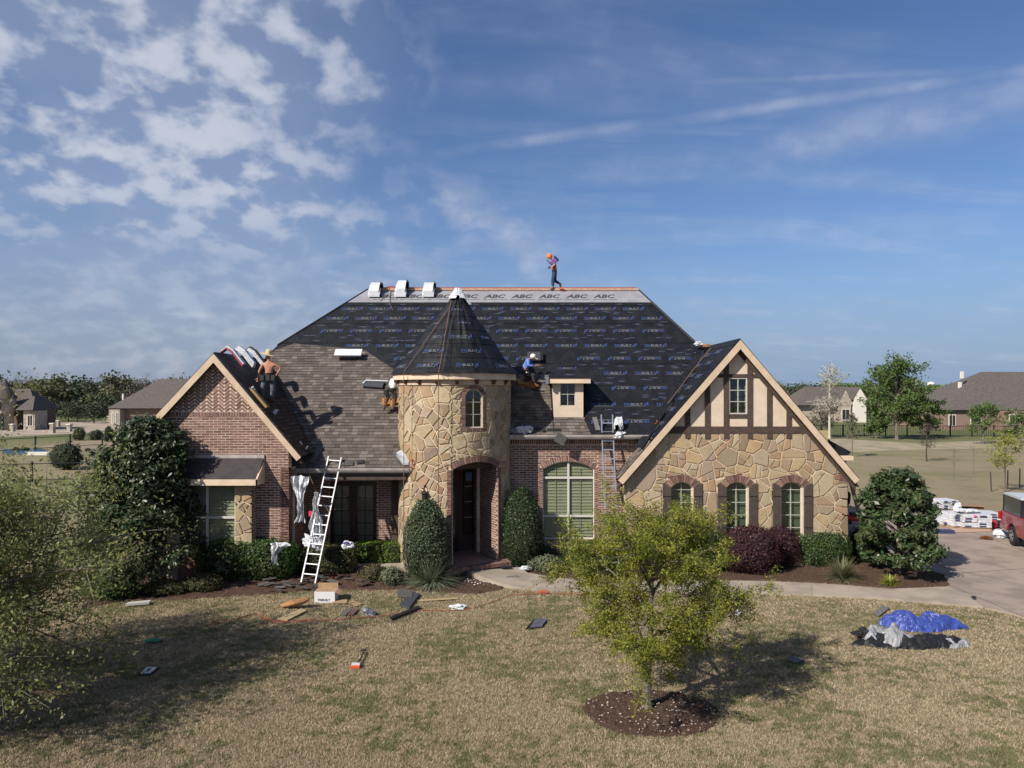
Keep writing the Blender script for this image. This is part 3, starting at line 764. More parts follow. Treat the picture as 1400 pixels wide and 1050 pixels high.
window(bay, BP, bx(243), px0, .85, 3.0, 2, [bz(708)], dep=-.06, fw=.03, mw=.035, mm=M_white, blind='slats')
aw = part('awning_roof', bay, (-9, 22, 3.2))
zt, ze = lp(300, 624)[1], H0 - (655 - HZ) * 21.6 / FP
xl, xr, xrb = -10.95, (361 - 700) * kL, (351 - 700) * 21.6 / FP
va = Vector((0, 22.25 - 21.6, zt - ze)).normalized(); AP = Pl((0, 21.6, ze), (1, 0, 0), va); La = math.hypot(.65, zt - ze)
B().prism(AP, [(xl, 0), (xrb, 0), (xr, La), (xl, La)], -.05, 0.0).out('roof_felt', M_felt, aw)
B().prism(LW, [(xl, zt - .14), (xr + .02, zt - .14), (xr + .02, zt + .05), (xl, zt + .05)], .004, .05).out('flashing', M_gutter, aw)
B().box((xl, 21.56, ze - .19), (xrb + .03, 21.6, ze - .01)).out('fascia', M_trimf, aw)
b = B(); b.add([Vector((xrb + .03, 21.56, ze - .19)), Vector((xrb + .03, 22.24, ze - .19)), Vector((xr + .03, 22.24, zt - .1)), Vector((xrb + .03, 21.56, ze + .0)), Vector((xrb - .02, 21.56, ze - .19)), Vector((xrb - .02, 22.24, ze - .19)), Vector((xr - .02, 22.24, zt - .1)), Vector((xrb - .02, 21.56, ze))], [(0, 1, 2, 3), (7, 6, 5, 4), (0, 4, 5, 1), (1, 5, 6, 2), (2, 6, 7, 3), (3, 7, 4, 0)]); b.out('side_trim', M_trim, aw)
B().box((xl, 21.6, ze - .20), (xrb, 22.24, ze - .185)).out('soffit', M_soffit, aw)

# porch between wing and turret --------------------------------------
PW = wallpl(24.4); kp = 24.4 / FP
pq = lambda px, py: ((px - 700) * kp, H0 - (py - HZ) * kp)
porch = part('porch', at_=(-5.3, 24.4, 0))
dh = [(pq(450, 0)[0], 0), (pq(515, 0)[0], 0), (pq(515, 0)[0], 2.75), (pq(450, 0)[0], 2.75)]
wallsheet('mortar', PW, [(-7, 0), (-3.3, 0), (-3.3, 4.6), (-7, 4.6)], [dh], M_mortar, porch)
brickfield('bricks', PW, PW, [(-7, 0), (-3.3, 0), (-3.3, 4.2), (-7, 4.2)], [dh], porch)
B().box((-7, 22.9, 0), (-3.2, 24.7, .16)).out('porch_floor', M_conc, porch)
B().box((-6.98, 23.05, 2.95), (-3.4, 23.25, 3.24)).out('porch_beam', M_timber, porch)
B().box((-4.08, 24.25, .15), (-3.86, 24.39, 2.95)).out('porch_post', M_timber, porch)
doors = part('french_doors', porch, (-5.35, 24.4, .16))
for (a, c) in ((dh[0][0] + .03, dh[0][0] + .79), (dh[1][0] - .79, dh[1][0] - .03)):
    dl = part('door_leaf', doors, (a, 24.4, .16))
    fb = B()
    for q in ([(a, .17), (a + .11, .17), (a + .11, 2.7), (a, 2.7)], [(c - .11, .17), (c, .17), (c, 2.7), (c - .11, 2.7)], [(a + .11, .17), (c - .11, .17), (c - .11, .45), (a + .11, .45)], [(a + .11, 2.58), (c - .11, 2.58), (c - .11, 2.7), (a + .11, 2.7)]): fb.prism(PW, q, -.14, -.09)
    for j in range(1, 5): yy = .45 + 2.13 * j / 5; fb.prism(PW, [(a + .11, yy - .015), (c - .11, yy - .015), (c - .11, yy + .015), (a + .11, yy + .015)], -.13, -.1)
    xm = (a + c) / 2; fb.prism(PW, [(xm - .015, .45), (xm + .015, .45), (xm + .015, 2.58), (xm - .015, 2.58)], -.128, -.098)
    o = fb.out('door_leaf', M_wood, doors); bpy.data.objects.remove(dl)
    for i in range(2):
        for j in range(5):
            x0_, x1_ = (a + .11, xm) if i == 0 else (xm, c - .11); y0_ = .45 + 2.13 * j / 5
            B().prism(PW, [(x0_ + .01, y0_ + .012), (x1_ - .01, y0_ + .012), (x1_ - .01, y0_ + .414), (x0_ + .01, y0_ + .414)], -.118, -.112).out('pane', M_glass, o)
B().prism(PW, [(-6.3, .1), (-4.5, .1), (-4.5, 2.8), (-6.3, 2.8)], -.5, -.45).out('curtain', mat('curtain', (.32, .28, .22), .9), porch)
B().prism(PW, [(dh[0][0], .16), (dh[1][0], .16), (dh[1][0], 2.75), (dh[0][0], 2.75)], -.20, -.19).out('door_frame', M_dark, porch) if False else None
# gutters
def gutter(parent, x0, x1, Y, zt_, h=.12):
    g = part('gutter', parent, ((x0 + x1) / 2, Y, zt_))
    prof = [(0, 0), (0, -h), (-.07, -h), (-.11, -h * .45), (-.12, 0), (-.105, 0), (-.095, -h * .4), (-.06, -h + .02), (-.015, -h + .02), (-.015, 0)]
    b = B(); n = len(prof); vs = [Vector((x0, Y + p[0], zt_ + p[1])) for p in prof] + [Vector((x1, Y + p[0], zt_ + p[1])) for p in prof]
    b.add(vs, [tuple(range(n)), tuple(range(2 * n - 1, n - 1, -1))] + [(i, i + n, (i + 1) % n + n, (i + 1) % n) for i in range(n)]); b.out('trough', M_gutter, g)
    B().box((x0, Y + .003, zt_ - .16), (x1, Y + .03, zt_ + .0)).out('fascia', M_gutter, g)
    return g
gutter(house, -6.95, -3.22, 22.97, 3.33)
gutter(house, -.42, 4.62, 24.03, 4.34)
B().tube([(-6.93, 22.95, 3.2), (-6.90, 22.75, 3.05), (-6.90, 22.62, 2.9), (-6.90, 22.62, 0.1)], .045, 8).out('downspout', M_gutter, house)

# turret --------------------------------------------------------------
TC = Vector((-1.94, 24.35, 0)); TR = 1.865
def cyl(u, v, d=0.0):
    a = u / TR; return Vector((TC.x + (TR + d) * math.sin(a), TC.y - (TR + d) * math.cos(a), v))
tur = part('turret_wall', at_=(TC.x, TC.y, 0))
TOPZ = 6.2
aw_a = math.radians(23.6); uw = TR * aw_a; ww2 = .30
wz0, wzs, wzc = 4.64, 5.66, 5.88
ad = math.radians(27); ud = TR * ad; dw2 = .83
dz0, dzs, dzc = .33, 3.32, 3.56
def fine_rect(u0, u1, v0, v1): return [(u0, v0), (u1, v0), (u1, v1), (u0, v1)]
# cylindrical mortar shell built column by column around the openings
def shell(parent):
    b = B(); N = 150; umax = TR * math.pi; us = sorted(set([-umax + 2 * umax * i / N for i in range(N + 1)] + [uw - ww2, uw + ww2, ud - dw2, ud + dw2]))
    def topat(u, c, w_, s, cr): t = max(-1, min(1, (u - c) / w_)); return s + (cr - s) * math.sqrt(max(0, 1 - t * t)) 
    for a, c in zip(us, us[1:]):
        m_ = (a + c) / 2; segs = [(0, 0, TOPZ, TOPZ)]
        if abs(m_ - ud) < dw2:
            ta, tc_ = topat(a, ud, dw2, dzs, dzc), topat(c, ud, dw2, dzs, dzc)
            if abs(m_ - uw) < ww2:
                segs = [(ta, tc_, wz0, wz0), (topat(a, uw, ww2, wzs, wzc), topat(c, uw, ww2, wzs, wzc), TOPZ, TOPZ)]
            else: segs = [(ta, tc_, TOPZ, TOPZ)]
        for z0a, z0c, z1a, z1c in segs:
            b.add([cyl(a, z0a), cyl(c, z0c), cyl(c, z1c), cyl(a, z1a), cyl(a, z0a, -.09), cyl(c, z0c, -.09), cyl(c, z1c, -.09), cyl(a, z1a, -.09)], [(0, 1, 2, 3), (7, 6, 5, 4), (0, 4, 5, 1), (3, 2, 6, 7)])
    for (u, z0_, z1_) in ((uw - ww2, wz0, wzs), (uw + ww2, wz0, wzs), (ud - dw2, 0, dzs), (ud + dw2, 0, dzs)):
        b.add([cyl(u, z0_), cyl(u, z0_, -.09), cyl(u, z1_, -.09), cyl(u, z1_)], [(0, 1, 2, 3)])
    b.out('mortar', M_smortar, parent)
shell(tur)
wa_, wo, wi = archheader(uw - ww2, uw + ww2, wzs, wzc, .12, 9)
da_, do, di = archheader(ud - dw2, ud + dw2, dzs, dzc, .19, 20)
wh = ccw([(uw - ww2 - .12, wz0 - .12), (uw + ww2 + .12, wz0 - .12)] + wo)
dhole = ccw([(ud - dw2 - .15, -.1), (ud + dw2 + .15, -.1)] + [do[0], do[2], do[4], do[6], do[8]])
nst = stones(cyl, [(-3.3, 0), (3.3, 0), (3.3, 6.02), (-3.3, 6.02)], [wh, dhole], tur, 12, .40, maxedge=.16)
side = []
for s_ in (-1, 1):
    z = wz0 - .1
    while z < wzs: u_ = uw + s_ * ww2; side.append(ccw([(u_, z + .005), (u_ + s_ * .115, z + .005), (u_ + s_ * .115, z + .06), (u_, z + .06)])); z += .072
    z = .25
    while z < dzs: u_ = ud + s_ * dw2; side.append(ccw([(u_, z + .005), (u_ + s_ * .14, z + .005), (u_ + s_ * .14, z + .067), (u_, z + .067)])); z += .079
u_ = uw - ww2
while u_ < uw + ww2: side.append(fine_rect(u_ + .004, u_ + .06, wz0 - .11, wz0)); u_ += .068
listbricks('trim_bricks', cyl, side + wa_ + da_, tur, .028)
# frieze band, corbels, fascia
fz = B()
for i in range(60):
    a = -math.pi / 2 - .35 + (math.pi + .7) * i / 60; c = a + (math.pi + .7) / 60; f_ = lambda t, z, r: Vector((TC.x + r * math.sin(t), TC.y - r * math.cos(t), z))
    fz.add([f_(a, 6.0, 1.93), f_(c, 6.0, 1.93), f_(c, 6.18, 1.93), f_(a, 6.18, 1.93)], [(0, 1, 2, 3)])
    fz.add([f_(a, 6.0, 1.93), f_(c, 6.0, 1.93), f_(c, 6.0, 1.88), f_(a, 6.0, 1.88)], [(3, 2, 1, 0)])
fz.out('frieze', M_trim, tur)
for i in range(14):
    a = math.radians(-82 + i * 18.6 - 4.5); n_ = Vector((math.sin(a), -math.cos(a), 0)); t_ = Vector((math.cos(a), math.sin(a), 0)); c = Vector((TC.x, TC.y, 0))
    if a > 1.75: break
    prof = [(1.9, 6.17), (2.05, 6.17), (2.05, 6.12), (1.98, 6.04), (1.9, 6.0)]
    vs = [c + n_ * r + t_ * s_ * .05 + Vector((0, 0, z)) for s_ in (-1, 1) for r, z in prof]; n5 = 5
    O('corbel', vs, [tuple(range(5)), tuple(range(9, 4, -1))] + [(k, k + 5, (k + 1) % 5 + 5, (k + 1) % 5) for k in range(5)], mat('corbel', (.10, .045, .03), .7), tur)
troof = part('turret_roof', at_=(TC.x, TC.y, 6.2)); APX = Vector((-1.84, 24.35, 9.23)); RE = 2.06
for i in range(12):
    a0 = math.radians(-118 + i * 19.5); a1 = a0 + math.radians(19.5) - .004; q = []
    b = B(); K = 4
    for k in range(K):
        t0, t1 = a0 + (a1 - a0) * k / K, a0 + (a1 - a0) * (k + 1) / K; g = lambda t, r, z: Vector((TC.x + r * math.sin(t), TC.y - r * math.cos(t), z))
        z0_, z1_ = 6.17, 6.37
        b.add([g(t0, 2.08, z0_), g(t1, 2.08, z0_), g(t1, 2.08, z1_), g(t0, 2.08, z1_), g(t0, 2.05, z0_), g(t1, 2.05, z0_), g(t1, 2.05, z1_), g(t0, 2.05, z1_)], [(0, 1, 2, 3), (7, 6, 5, 4), (0, 4, 5, 1), (3, 2, 6, 7)] + ([(0, 3, 7, 4)] if k == 0 else []) + ([(1, 5, 6, 2)] if k == K - 1 else []))
    b.out('fascia', M_trimf, troof)
b = B()
for i in range(64):
    t0, t1 = 2 * math.pi * i / 64, 2 * math.pi * (i + 1) / 64; g = lambda t, r, z: Vector((TC.x + r * math.sin(t), TC.y - r * math.cos(t), z))
    b.add([g(t0, 1.85, 6.175), g(t0, 2.06, 6.175), g(t1, 2.06, 6.175), g(t1, 1.85, 6.175)], [(0, 1, 2, 3)])
b.out('soffit', M_soffit, troof)
NB = 6
def cone_pt(a, t, d=0.0):                                       # t 0 eave .. 1 apex, slight flare at the eave
    z = 6.39 + (9.23 - 6.39) * t; r = RE * (1 - t) + .10 * max(0, 1 - t * 7) ** 2 
    c = Vector((TC.x, TC.y, 0)).lerp(Vector((APX.x, APX.y, 0)), t)
    wr = .045 * mnoise.noise(Vector((a * 3.3, t * 9, 1.7))) + .035 * mnoise.noise(Vector((a * 13, t * 4, 5)))
    r += (wr + d) * min(1, 6 * (1 - t) + .15) 
    return Vector((c.x + r * math.sin(a), c.y - r * math.cos(a), z + d * .6 - (.03 * (1 + mnoise.noise(Vector((a * 5, 0, 0)))) if t == 0 else 0)))
for k in range(NB):
    b = B(); NA = 72; t0, t1 = k / NB, (k + 1) / NB + (.012 if k < NB - 1 else 0); K = 5
    for i in range(NA):
        a0, a1 = 2 * math.pi * i / NA, 2 * math.pi * (i + 1) / NA
        for j in range(K):
            s0, s1 = t0 + (t1 - t0) * j / K, t0 + (t1 - t0) * (j + 1) / K; dd = lambda s: .012 * (1 - (s - t0) / (t1 - t0))
            b.add([cone_pt(a0, s0, dd(s0)), cone_pt(a1, s0, dd(s0)), cone_pt(a1, min(s1, 1), dd(s1)), cone_pt(a0, min(s1, 1), dd(s1))], [(0, 1, 2, 3)])
    st = b.out('underlayment', M_under, troof)
    rr = RE * (1 - (t0 + t1) / 2); n = {0: 4, 1: 0, 2: 3, 3: 0, 4: 1}.get(k, 0)
    ang = {0: (-58, -22, 16, 56), 1: (-68, -22, 24), 2: (-30, 12, 60), 3: (-40, 22), 4: (5,)}.get(k, ())
    for a_ in ang:
        a = math.radians(a_); tm = t0 + (t1 - t0) * .45; me = LOGO.copy(); sc_ = .85 if k < 3 else .55
        for vtx in me.vertices:                                  # wrap the print round the cone
            x, y = vtx.co.x * sc_, vtx.co.y * sc_; rm = RE * (1 - tm) + .05; tt = tm + y / 3.55
            vtx.co = cone_pt(a + x / rm, tt, .03) - wloc(st)
        o = bpy.data.objects.new('printed_logo', me); o.location = (0, 0, 0); link(o, st)
# turret window in its tangent frame
wn_n = Vector((math.sin(aw_a), -math.cos(aw_a), 0)); wn_t = Vector((math.cos(aw_a), math.sin(aw_a), 0))
TWP = Pl(Vector((TC.x, TC.y, 0)) + wn_n * TR, wn_t, (0, 0, 1))
window(tur, TWP, -.30, .30, wz0, wzc, 2, 3, dep=-.07, fw=.035, mw=.009, arch=wzs, blind='none')
# entrance: jambs, vault, floor, door
EN = Pl(Vector((TC.x, TC.y, 0)) + Vector((math.sin(ad), -math.cos(ad), 0)) * TR, (math.cos(ad), math.sin(ad), 0), (0, 0, 1))
ent = part('entrance', at_=tuple(EN(0, .25)))
for s_ in (-1, 1):
    J2 = Pl(EN(s_ * .762, 0, -.34), EN.N if s_ > 0 else -EN.N, (0, 0, 1)); lo, hi = (-1.6, .155) if s_ > 0 else (-.155, 1.6)
    B().prism(J2, [(lo, 0), (hi - .01, 0), (hi - .01, 3.6), (lo, 3.6)], -.03, 0).out('mortar', M_mortar, ent)
    brickfield('bricks', J2, J2, [(lo, .33), (hi, .33), (hi, 3.4), (lo, 3.4)], [], ent)
B().prism(EN, [(-1.2, .05), (1.2, .05), (1.2, .33), (-1.2, .33)], -2.3, -.12).out('porch_floor', mat('brick paving', (.22, .12, .10), .85, col2=(.30, .19, .16), nscale=12), ent)
fb = B(); 
for i in range(26):
    u_ = -1.05 + i * .083; dd = .18 + .06 * math.cos(u_ * 1.4)
    fb.box((0, 0, 0), (.074, .22, .115), EN.mat(u_, .0, 0) @ Matrix(((1, 0, 0, 0), (0, 0, 1, .215), (0, 1, 0, dd - .22), (0, 0, 0, 1))))
fb.out('step_bricks', M_bricks, ent, kind='stuff')
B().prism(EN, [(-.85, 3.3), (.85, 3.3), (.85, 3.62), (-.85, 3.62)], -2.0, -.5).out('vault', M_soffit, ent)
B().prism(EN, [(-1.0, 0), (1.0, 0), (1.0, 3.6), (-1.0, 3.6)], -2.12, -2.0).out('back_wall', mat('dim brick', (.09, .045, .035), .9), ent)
dq = ccw(archpoly(-.72, .18, .34, 2.45, 2.9)); 
B().prism(EN, dq, -2.0, -1.93).out('front_door', mat('black door', (.012, .008, .007), .4), ent)
B().prism(EN, ccw(archpoly(-.55, .02, .9, 2.3, 2.6)), -1.93, -1.92).out('door_glass', mat('dark glass', (.02, .03, .03), .08, spec=.6), ent)
window(ent, EN, .36, .72, .9, 3.1, 1, 4, dep=-1.94, fw=.03, mw=.01, mf=mat('black door', None), blind='none', name='sidelight')
B().prism(EN, [(.42, 2.72), (.66, 2.72), (.66, 3.02), (.42, 3.02)], -1.93, -1.92).out('blue_rectangle', mat('sidelight blue', (.12, .18, .34), .6), ent)  # small flat blue rectangle at the top of the sidelight
# lantern on the turret
lan = part('wall_lantern', at_=tuple(cyl(TR * math.radians(-24), 2.4, .1)))
la = cyl(TR * math.radians(-24), 2.42, .15)
b = B().lathe(la, [(.02, .34), (.03, .26), (.10, .2), (.11, .17), (.075, .15), (.06, -.05), (.03, -.1)], 6); b.out('lamp_head', mat('lantern iron', (.03, .028, .026), .5, metal=.3), lan)
B().tube([la + Vector((0, 0, .3)), la + Vector((0, .05, .42)), cyl(TR * math.radians(-24), 2.78, .02)], .018).out('bracket', MATS['lantern iron'], lan)

# middle brick wall -----------------------------------------------------
MW = wallpl(24.35); km = 24.35 / FP
mq = lambda px, py: ((px - 700) * km, H0 - (py - HZ) * km)
mwall = part('middle_brick_wall', at_=(2, 24.35, 0))
mu0, mu1 = mq(742, 0)[0], mq(812.5, 0)[0]; mv0, mvs, mvc = mq(0, 737)[1], mq(0, 641)[1], mq(0, 630.5)[1]
mh = ccw([(mu0, mv0), (mu1, mv0)] + archheader(mu0, mu1, mvs, mvc, .001, 4)[2])
wallsheet('mortar', MW, [(-1.2, 0), (4.6, 0), (4.6, 4.3), (-1.2, 4.3)], [mh], M_mortar, mwall)
ma, mo, mi_ = archheader(mu0 - .005, mu1 + .005, mvs, mvc, .17, 24)
mh2 = ccw([(mu0 - .13, mv0 - .12), (mu1 + .13, mv0 - .12)] + [mo[0], mo[2], mo[4], mo[6], mo[8]])
brickfield('bricks', MW, MW, [(-1.0, 0), (4.55, 0), (4.55, 3.98), (-1.0, 3.98)], [mh2], mwall)
lst = list(ma); z = mv0
for s_, u_ in ((-1, mu0), (1, mu1)):
    z = mv0 - .1
    while z < mvs - .02: lst.append(ccw([(u_, z + .005), (u_ + s_ * .12, z + .005), (u_ + s_ * .12, z + .067), (u_, z + .067)])); z += .079
u_ = -1.0
while u_ < 4.5: lst.append([(u_ + .005, 4.0), (u_ + .068, 4.0), (u_ + .068, 4.2), (u_ + .005, 4.2)]); u_ += .079
u_ = mu0
while u_ < mu1: lst.append([(u_ + .005, mv0 - .11), (u_ + .068, mv0 - .11), (u_ + .068, mv0 - .005), (u_ + .005, mv0 - .005)]); u_ += .079
listbricks('trim_bricks', MW, lst, mwall)
window(mwall, MW, mu0, mu1, mv0, mvc, 2, [mq(0, 706)[1], mq(0, 653.5)[1]], dep=-.07, fw=.035, mw=.036, mm=M_white, arch=mvs, blind='slats')

# right stone wing --------------------------------------------------------
RW = wallpl(23.68); kr = 23.68 / FP
rq = lambda px, py: ((px - 700) * kr, H0 - (py - HZ) * kr)
rw = part('stone_gable_wall', at_=(7.4, 23.8, 0))
Rb = [(3.72, 0), (11.1, 0), (11.1, 3.1), rq(1012, 470), (3.72, 3.1)]
wins = []
for cx in (932.5, 1008, 1083): 
    u0, u1 = rq(cx - 15, 0)[0], rq(cx + 15, 0)[0]; wins.append((u0, u1, .95, rq(0, 667)[1], rq(0, 659)[1]))
holes = [ccw([(a, c), (b_, c)] + archheader(a, b_, d, e, .001, 4)[2]) for a, b_, c, d, e in wins]
guw = (rq(996.5, 0)[0], rq(1021.5, 0)[0], rq(0, 566)[1], rq(0, 516.5)[1])
gh = [(guw[0], guw[2]), (guw[1], guw[2]), (guw[1], guw[3]), (guw[0], guw[3])]
zb = rq(0, 592)[1]
wallsheet('mortar', RW, clip(ccw(Rb), ccw([(0, 0), (20, 0), (20, zb), (0, zb)])), holes, M_smortar, rw)
sh2 = []
for a, b_, c, d, e in wins:
    v_, o_, i_ = archheader(a - .02, b_ + .02, d, e, .24, 13); listbricks('arch_bricks', RW, v_, rw, .035)
    sh2.append(ccw([(a - .30, .7), (b_ + .30, .7), (b_ + .30, d + .02), (o_[0][0], o_[0][1]), (o_[2]), (o_[4]), (o_[6]), (o_[8]), (a - .30, d + .02)]))
# keep the cut outline convex: header first, shutters second
hl = []
for a, b_, c, d, e in wins:
    v_, o_, i_ = archheader(a - .02, b_ + .02, d, e, .24, 13)
    hl.append(ccw([(a, .8), (b_, .8), o_[0], o_[2], o_[4], o_[6], o_[8]])); hl.append(ccw([(a - .30, .7), (b_ + .30, .7), (b_ + .30, d - .02), (a - .30, d - .02)]))
stones(RW, clip(ccw(Rb), ccw([(0, 0), (20, 0), (20, zb), (0, zb)])), hl, rw, 5, .47)
for a, b_, c, d, e in wins:
    window(rw, RW, a, b_, c, e, 2, [c + .32 + .42 * i for i in range(0, 5) if c + .32 + .42 * i < e - .2], dep=-.12, fw=.03, mw=.009, arch=d, blind='green')
    for s_ in (-1, 1):
        x0_ = a - .29 if s_ < 0 else b_ + .01; x1_ = x0_ + .28
        zi, zo = d - .03, d + .17
        top = [(x1_, zi + .02), (x1_ - .10, zi + .09), (x0_ + .09, zo - .03), (x0_, zo)] if s_ < 0 else [(x1_, zo), (x1_ - .09, zo - .03), (x0_ + .10, zi + .09), (x0_, zi + .02)]
        s0 = B().prism(RW, [(x0_, c - .05), (x1_, c - .05)] + top, .035, .065).out('shutter', M_shutter, rw)
        for zz in (d - .28, c + .35): B().prism(RW, [(x0_ + .01, zz), (x1_ - .01, zz), (x1_ - .01, zz + .02), (x0_ + .01, zz + .02)], .062, .078).out('batten', M_black, s0)
        for xx in (x0_ + .093, x0_ + .186): B().prism(RW, [(xx - .004, c), (xx + .004, c), (xx + .004, d - .3), (xx - .004, d - .3)], .062, .067).out('board_joint', M_black, s0)
# stucco and timbers
st_poly = clip(ccw(Rb), ccw([(0, zb), (20, zb), (20, 9), (0, 9)]))
wallsheet('stucco', RW, st_poly, [gh], M_stucco, rw)
window(rw, RW, guw[0], guw[1], guw[2], guw[3], 2, 3, dep=.01, fw=.035, mw=.012, blind='none')
def tim(x0, y0, x1, y1, d=.035):
    q = clip([(rq(x0, 0)[0], rq(0, y1)[1]), (rq(x1, 0)[0], rq(0, y1)[1]), (rq(x1, 0)[0], rq(0, y0)[1]), (rq(x0, 0)[0], rq(0, y0)[1])], ccw(Rb))
    if len(q) > 2: B().prism(RW, q, .002, d).out('timber', M_timber, rw)
tim(880, 583, 1140, 592.5, .045)
for x0, x1 in ((936.5, 943.5), (963.5, 970.7), (989.3, 996.3), (1021.7, 1028.7), (1048.5, 1055.3), (1075, 1081.7)):
    tim(x0, 460, x1, 582.6); tim(x0, 592.8, x1, 599.5, .05)
tim(971.2, 511.5, 989, 516); tim(996.8, 511.5, 1021.4, 516); tim(1029, 511.5, 1048, 516); tim(996.8, 566.5, 1021.4, 571.3)
# brick patch at the eave corner
brickfield('bricks', Pl((0, 23.64, 0), (1, 0, 0), (0, 0, 1)), Pl((0, 23.64, 0), (1, 0, 0), (0, 0, 1)), [(rq(1146, 0)[0], rq(0, 661)[1]), (11.1, rq(0, 661)[1]), (11.1, 3.1), (rq(1146, 0)[0], 3.6)], [], rw)
SRW = Pl((11.1, 23.68, 0), (0, 1, 0), (0, 0, 1)); B().prism(SRW, [(0, 0), (2, 0), (2, 3.1), (0, 3.1)], -.2, 0).out('mortar', M_smortar, rw)
rroof = part('right_gable_roof', at_=(7.4, 23.4, 4)); YR = 23.4
apR, elR, erR = lq(1012, 463, YR), lq(845, 655, YR), lq(1174.5, 654, YR)
gable_roof(rroof, apR, elR, erR, YR - .02, 33.0)
rake('rake_board', YR - .0, off(apR, .04), off(elR, .04), .30, rroof); rake('rake_board', YR - .0, off(apR, .04), off(erR, .04), .30, rroof)
for e in (elR, erR):
    a0 = Vector((apR[0], apR[1] - .24)); e0 = Vector((e[0], e[1] - .24))
    B().prism(wallpl(YR + .275), ccw([tuple(a0), tuple(e0), (e0.x, e0.y - .05), (a0.x, a0.y - .05)]), 0, .27).out('soffit', M_soffit, rroof)
    B().prism(wallpl(YR + .277), ccw([(a0.x, a0.y - .03), tuple((e0.x, e0.y - .03)), (e0.x, e0.y - .22), (a0.x, a0.y - .22)]), 0, .05).out('frieze_board', M_timber, rroof)
vR = Vector((apR[0] - elR[0], 0, apR[1] - elR[1])).normalized(); Rh = (Vector(apR) - Vector(elR)).length
RS = Pl((elR[0], YR - .02, elR[1]), (0, -1, 0), vR)
shingles('shingles', RS, [[(-2.6, 0), (0, 0), (0, 1.75), (-2.6, 1.75)]], rroof, d0=.004)
v = 1.6; k = 0
while v < Rh:
    v1_ = min(v + 1.1, Rh); vv0 = v
    st = B().prism(lambda q, w_, d: RS(q, w_, (.022 - .012 * (w_ - vv0)) if d else .001), [(-5, v), (0, v), (0, v1_), (-5, v1_)], 0, 1, back=False).out('underlayment', M_under, rroof)
    for j, x in enumerate((-.6, -1.75, -2.9)):
        for vv1 in (v + .3, v + .8):
            if vv1 < v1_ - .1: put(LOGO, 'printed_logo', RS.mat(x - .25 * k, vv1, .030, math.pi * ((j + k) % 2)), st)
    v += 1.05; k += 1
# valley strip of loose underlayment
b = B(); vp = [Vector((apR[0] - t * (apR[0] - elR[0] - .8), 0, apR[1] - t * (apR[1] - elR[1] - .95))) for t in [i / 12 for i in range(13)]]
vl = [Vector((p.x, 23 + (p.z - 3.33) / .963, p.z)) for p in vp]
vs = []
for i, p in enumerate(vl): 
    n_ = MP.N; n2 = RS.N; vs += [p + Vector((-.26, -.0, 0)) + n_ * (.05 + .02 * (i % 2)), p + (n_ + n2) * .05, p + Vector((.02, -.26, 0)) + n2 * .07 + Vector((0, 0, .0))]
O('valley_strip', vs, [(3 * i + j, 3 * i + j + 1, 3 * i + j + 4, 3 * i + j + 3) for i in range(12) for j in range(2)], M_under, rroof)
for i in range(5):
    p = vl[2 * i + 2]; d_ = (vl[2 * i + 1] - vl[2 * i + 2]).normalized(); pl_ = Pl(p, d_, RS.N.cross(d_)); put(LOGO, 'printed_logo', Matrix.Translation(RS.N * .1 + Vector((.15, -.25, .05))) @ pl_.mat(0, 0, .03, 0, .7), rroof)

# dormer --------------------------------------------------------------------
dorm_ = part('dormer', at_=(1.95, 24.62, 5)); DP = wallpl(24.62); kd = 24.62 / FP
dx = lambda px: (px - 700) * kd; dz = lambda py: H0 - (py - HZ) * kd
dw = [(dx(757), dz(571)), (dx(797.5), dz(571)), (dx(797.5), dz(518)), (dx(755.5), dz(518))]
gl = [(dx(766), dz(555)), (dx(786.5), dz(555)), (dx(786.5), dz(523)), (dx(766), dz(523))]
wallsheet('stucco_face', DP, dw, [gl], M_stucco, dorm_, .1)
for x in (dw[0][0] + .001, dw[1][0] - .051): B().box((x, 24.72, 4.8), (x + .05, 26.3, dz(518))).out('cheek', M_stucco, dorm_)
window(dorm_, DP, gl[0][0], gl[1][0], gl[0][1], gl[2][1], 2, 2, dep=-.03, fw=.02, mw=.009, mf=M_cream, blind='none')
B().box((dx(757.5), 24.58, dz(573.5)), (dx(799), 24.64, dz(571.3))).out('sill', M_trimf, dorm_)
ex0, ex1 = (750.5 - 700) * 24.35 / FP, (807.5 - 700) * 24.35 / FP; ez0, ez1 = H0 - (524 - HZ) * 24.35 / FP, H0 - (517 - HZ) * 24.35 / FP
B().box((ex0, 24.35, ez0), (ex1, 24.39, ez1)).out('fascia', M_trimf, dorm_)
B().box((ex0 + .002, 24.39, ez0 + .002), (ex1 - .002, 26.2, ez0 + .03)).out('soffit', M_soffit, dorm_)
xm = (ex0 + ex1) / 2; rz = H0 + (HZ - 486) * 26.0 / FP
A_ = Vector((xm, 25.7, ez1 + .98)); A2 = Vector((xm, 27.6, ez1 + .98))
vs = [Vector((ex0 - .02, 24.32, ez1)), Vector((ex1 + .02, 24.32, ez1)), Vector((ex1 + .02, 27.2, ez1)), Vector((ex0 - .02, 27.2, ez1)), A_, A2]
rf = O('roof', vs, [(0, 1, 4), (1, 2, 5, 4), (3, 0, 4, 5), (0, 3, 2, 1)], M_under, dorm_)
vF = (A_ - (vs[0] + vs[1]) / 2).normalized(); DF = Pl((vs[0] + vs[1]) / 2, (1, 0, 0), vF); put(LOGO, 'printed_logo', DF.mat(-.05, .62, .006, 0, .75), rf); put(LOGO, 'printed_logo', DF.mat(0, .22, .006, 0, .45), rf)
B().box((ex0 - .1, 24.3, ez0 - .02), (ex0 - .012, 24.75, ez1 + .04)).out('bent_flashing', M_flash, dorm_)

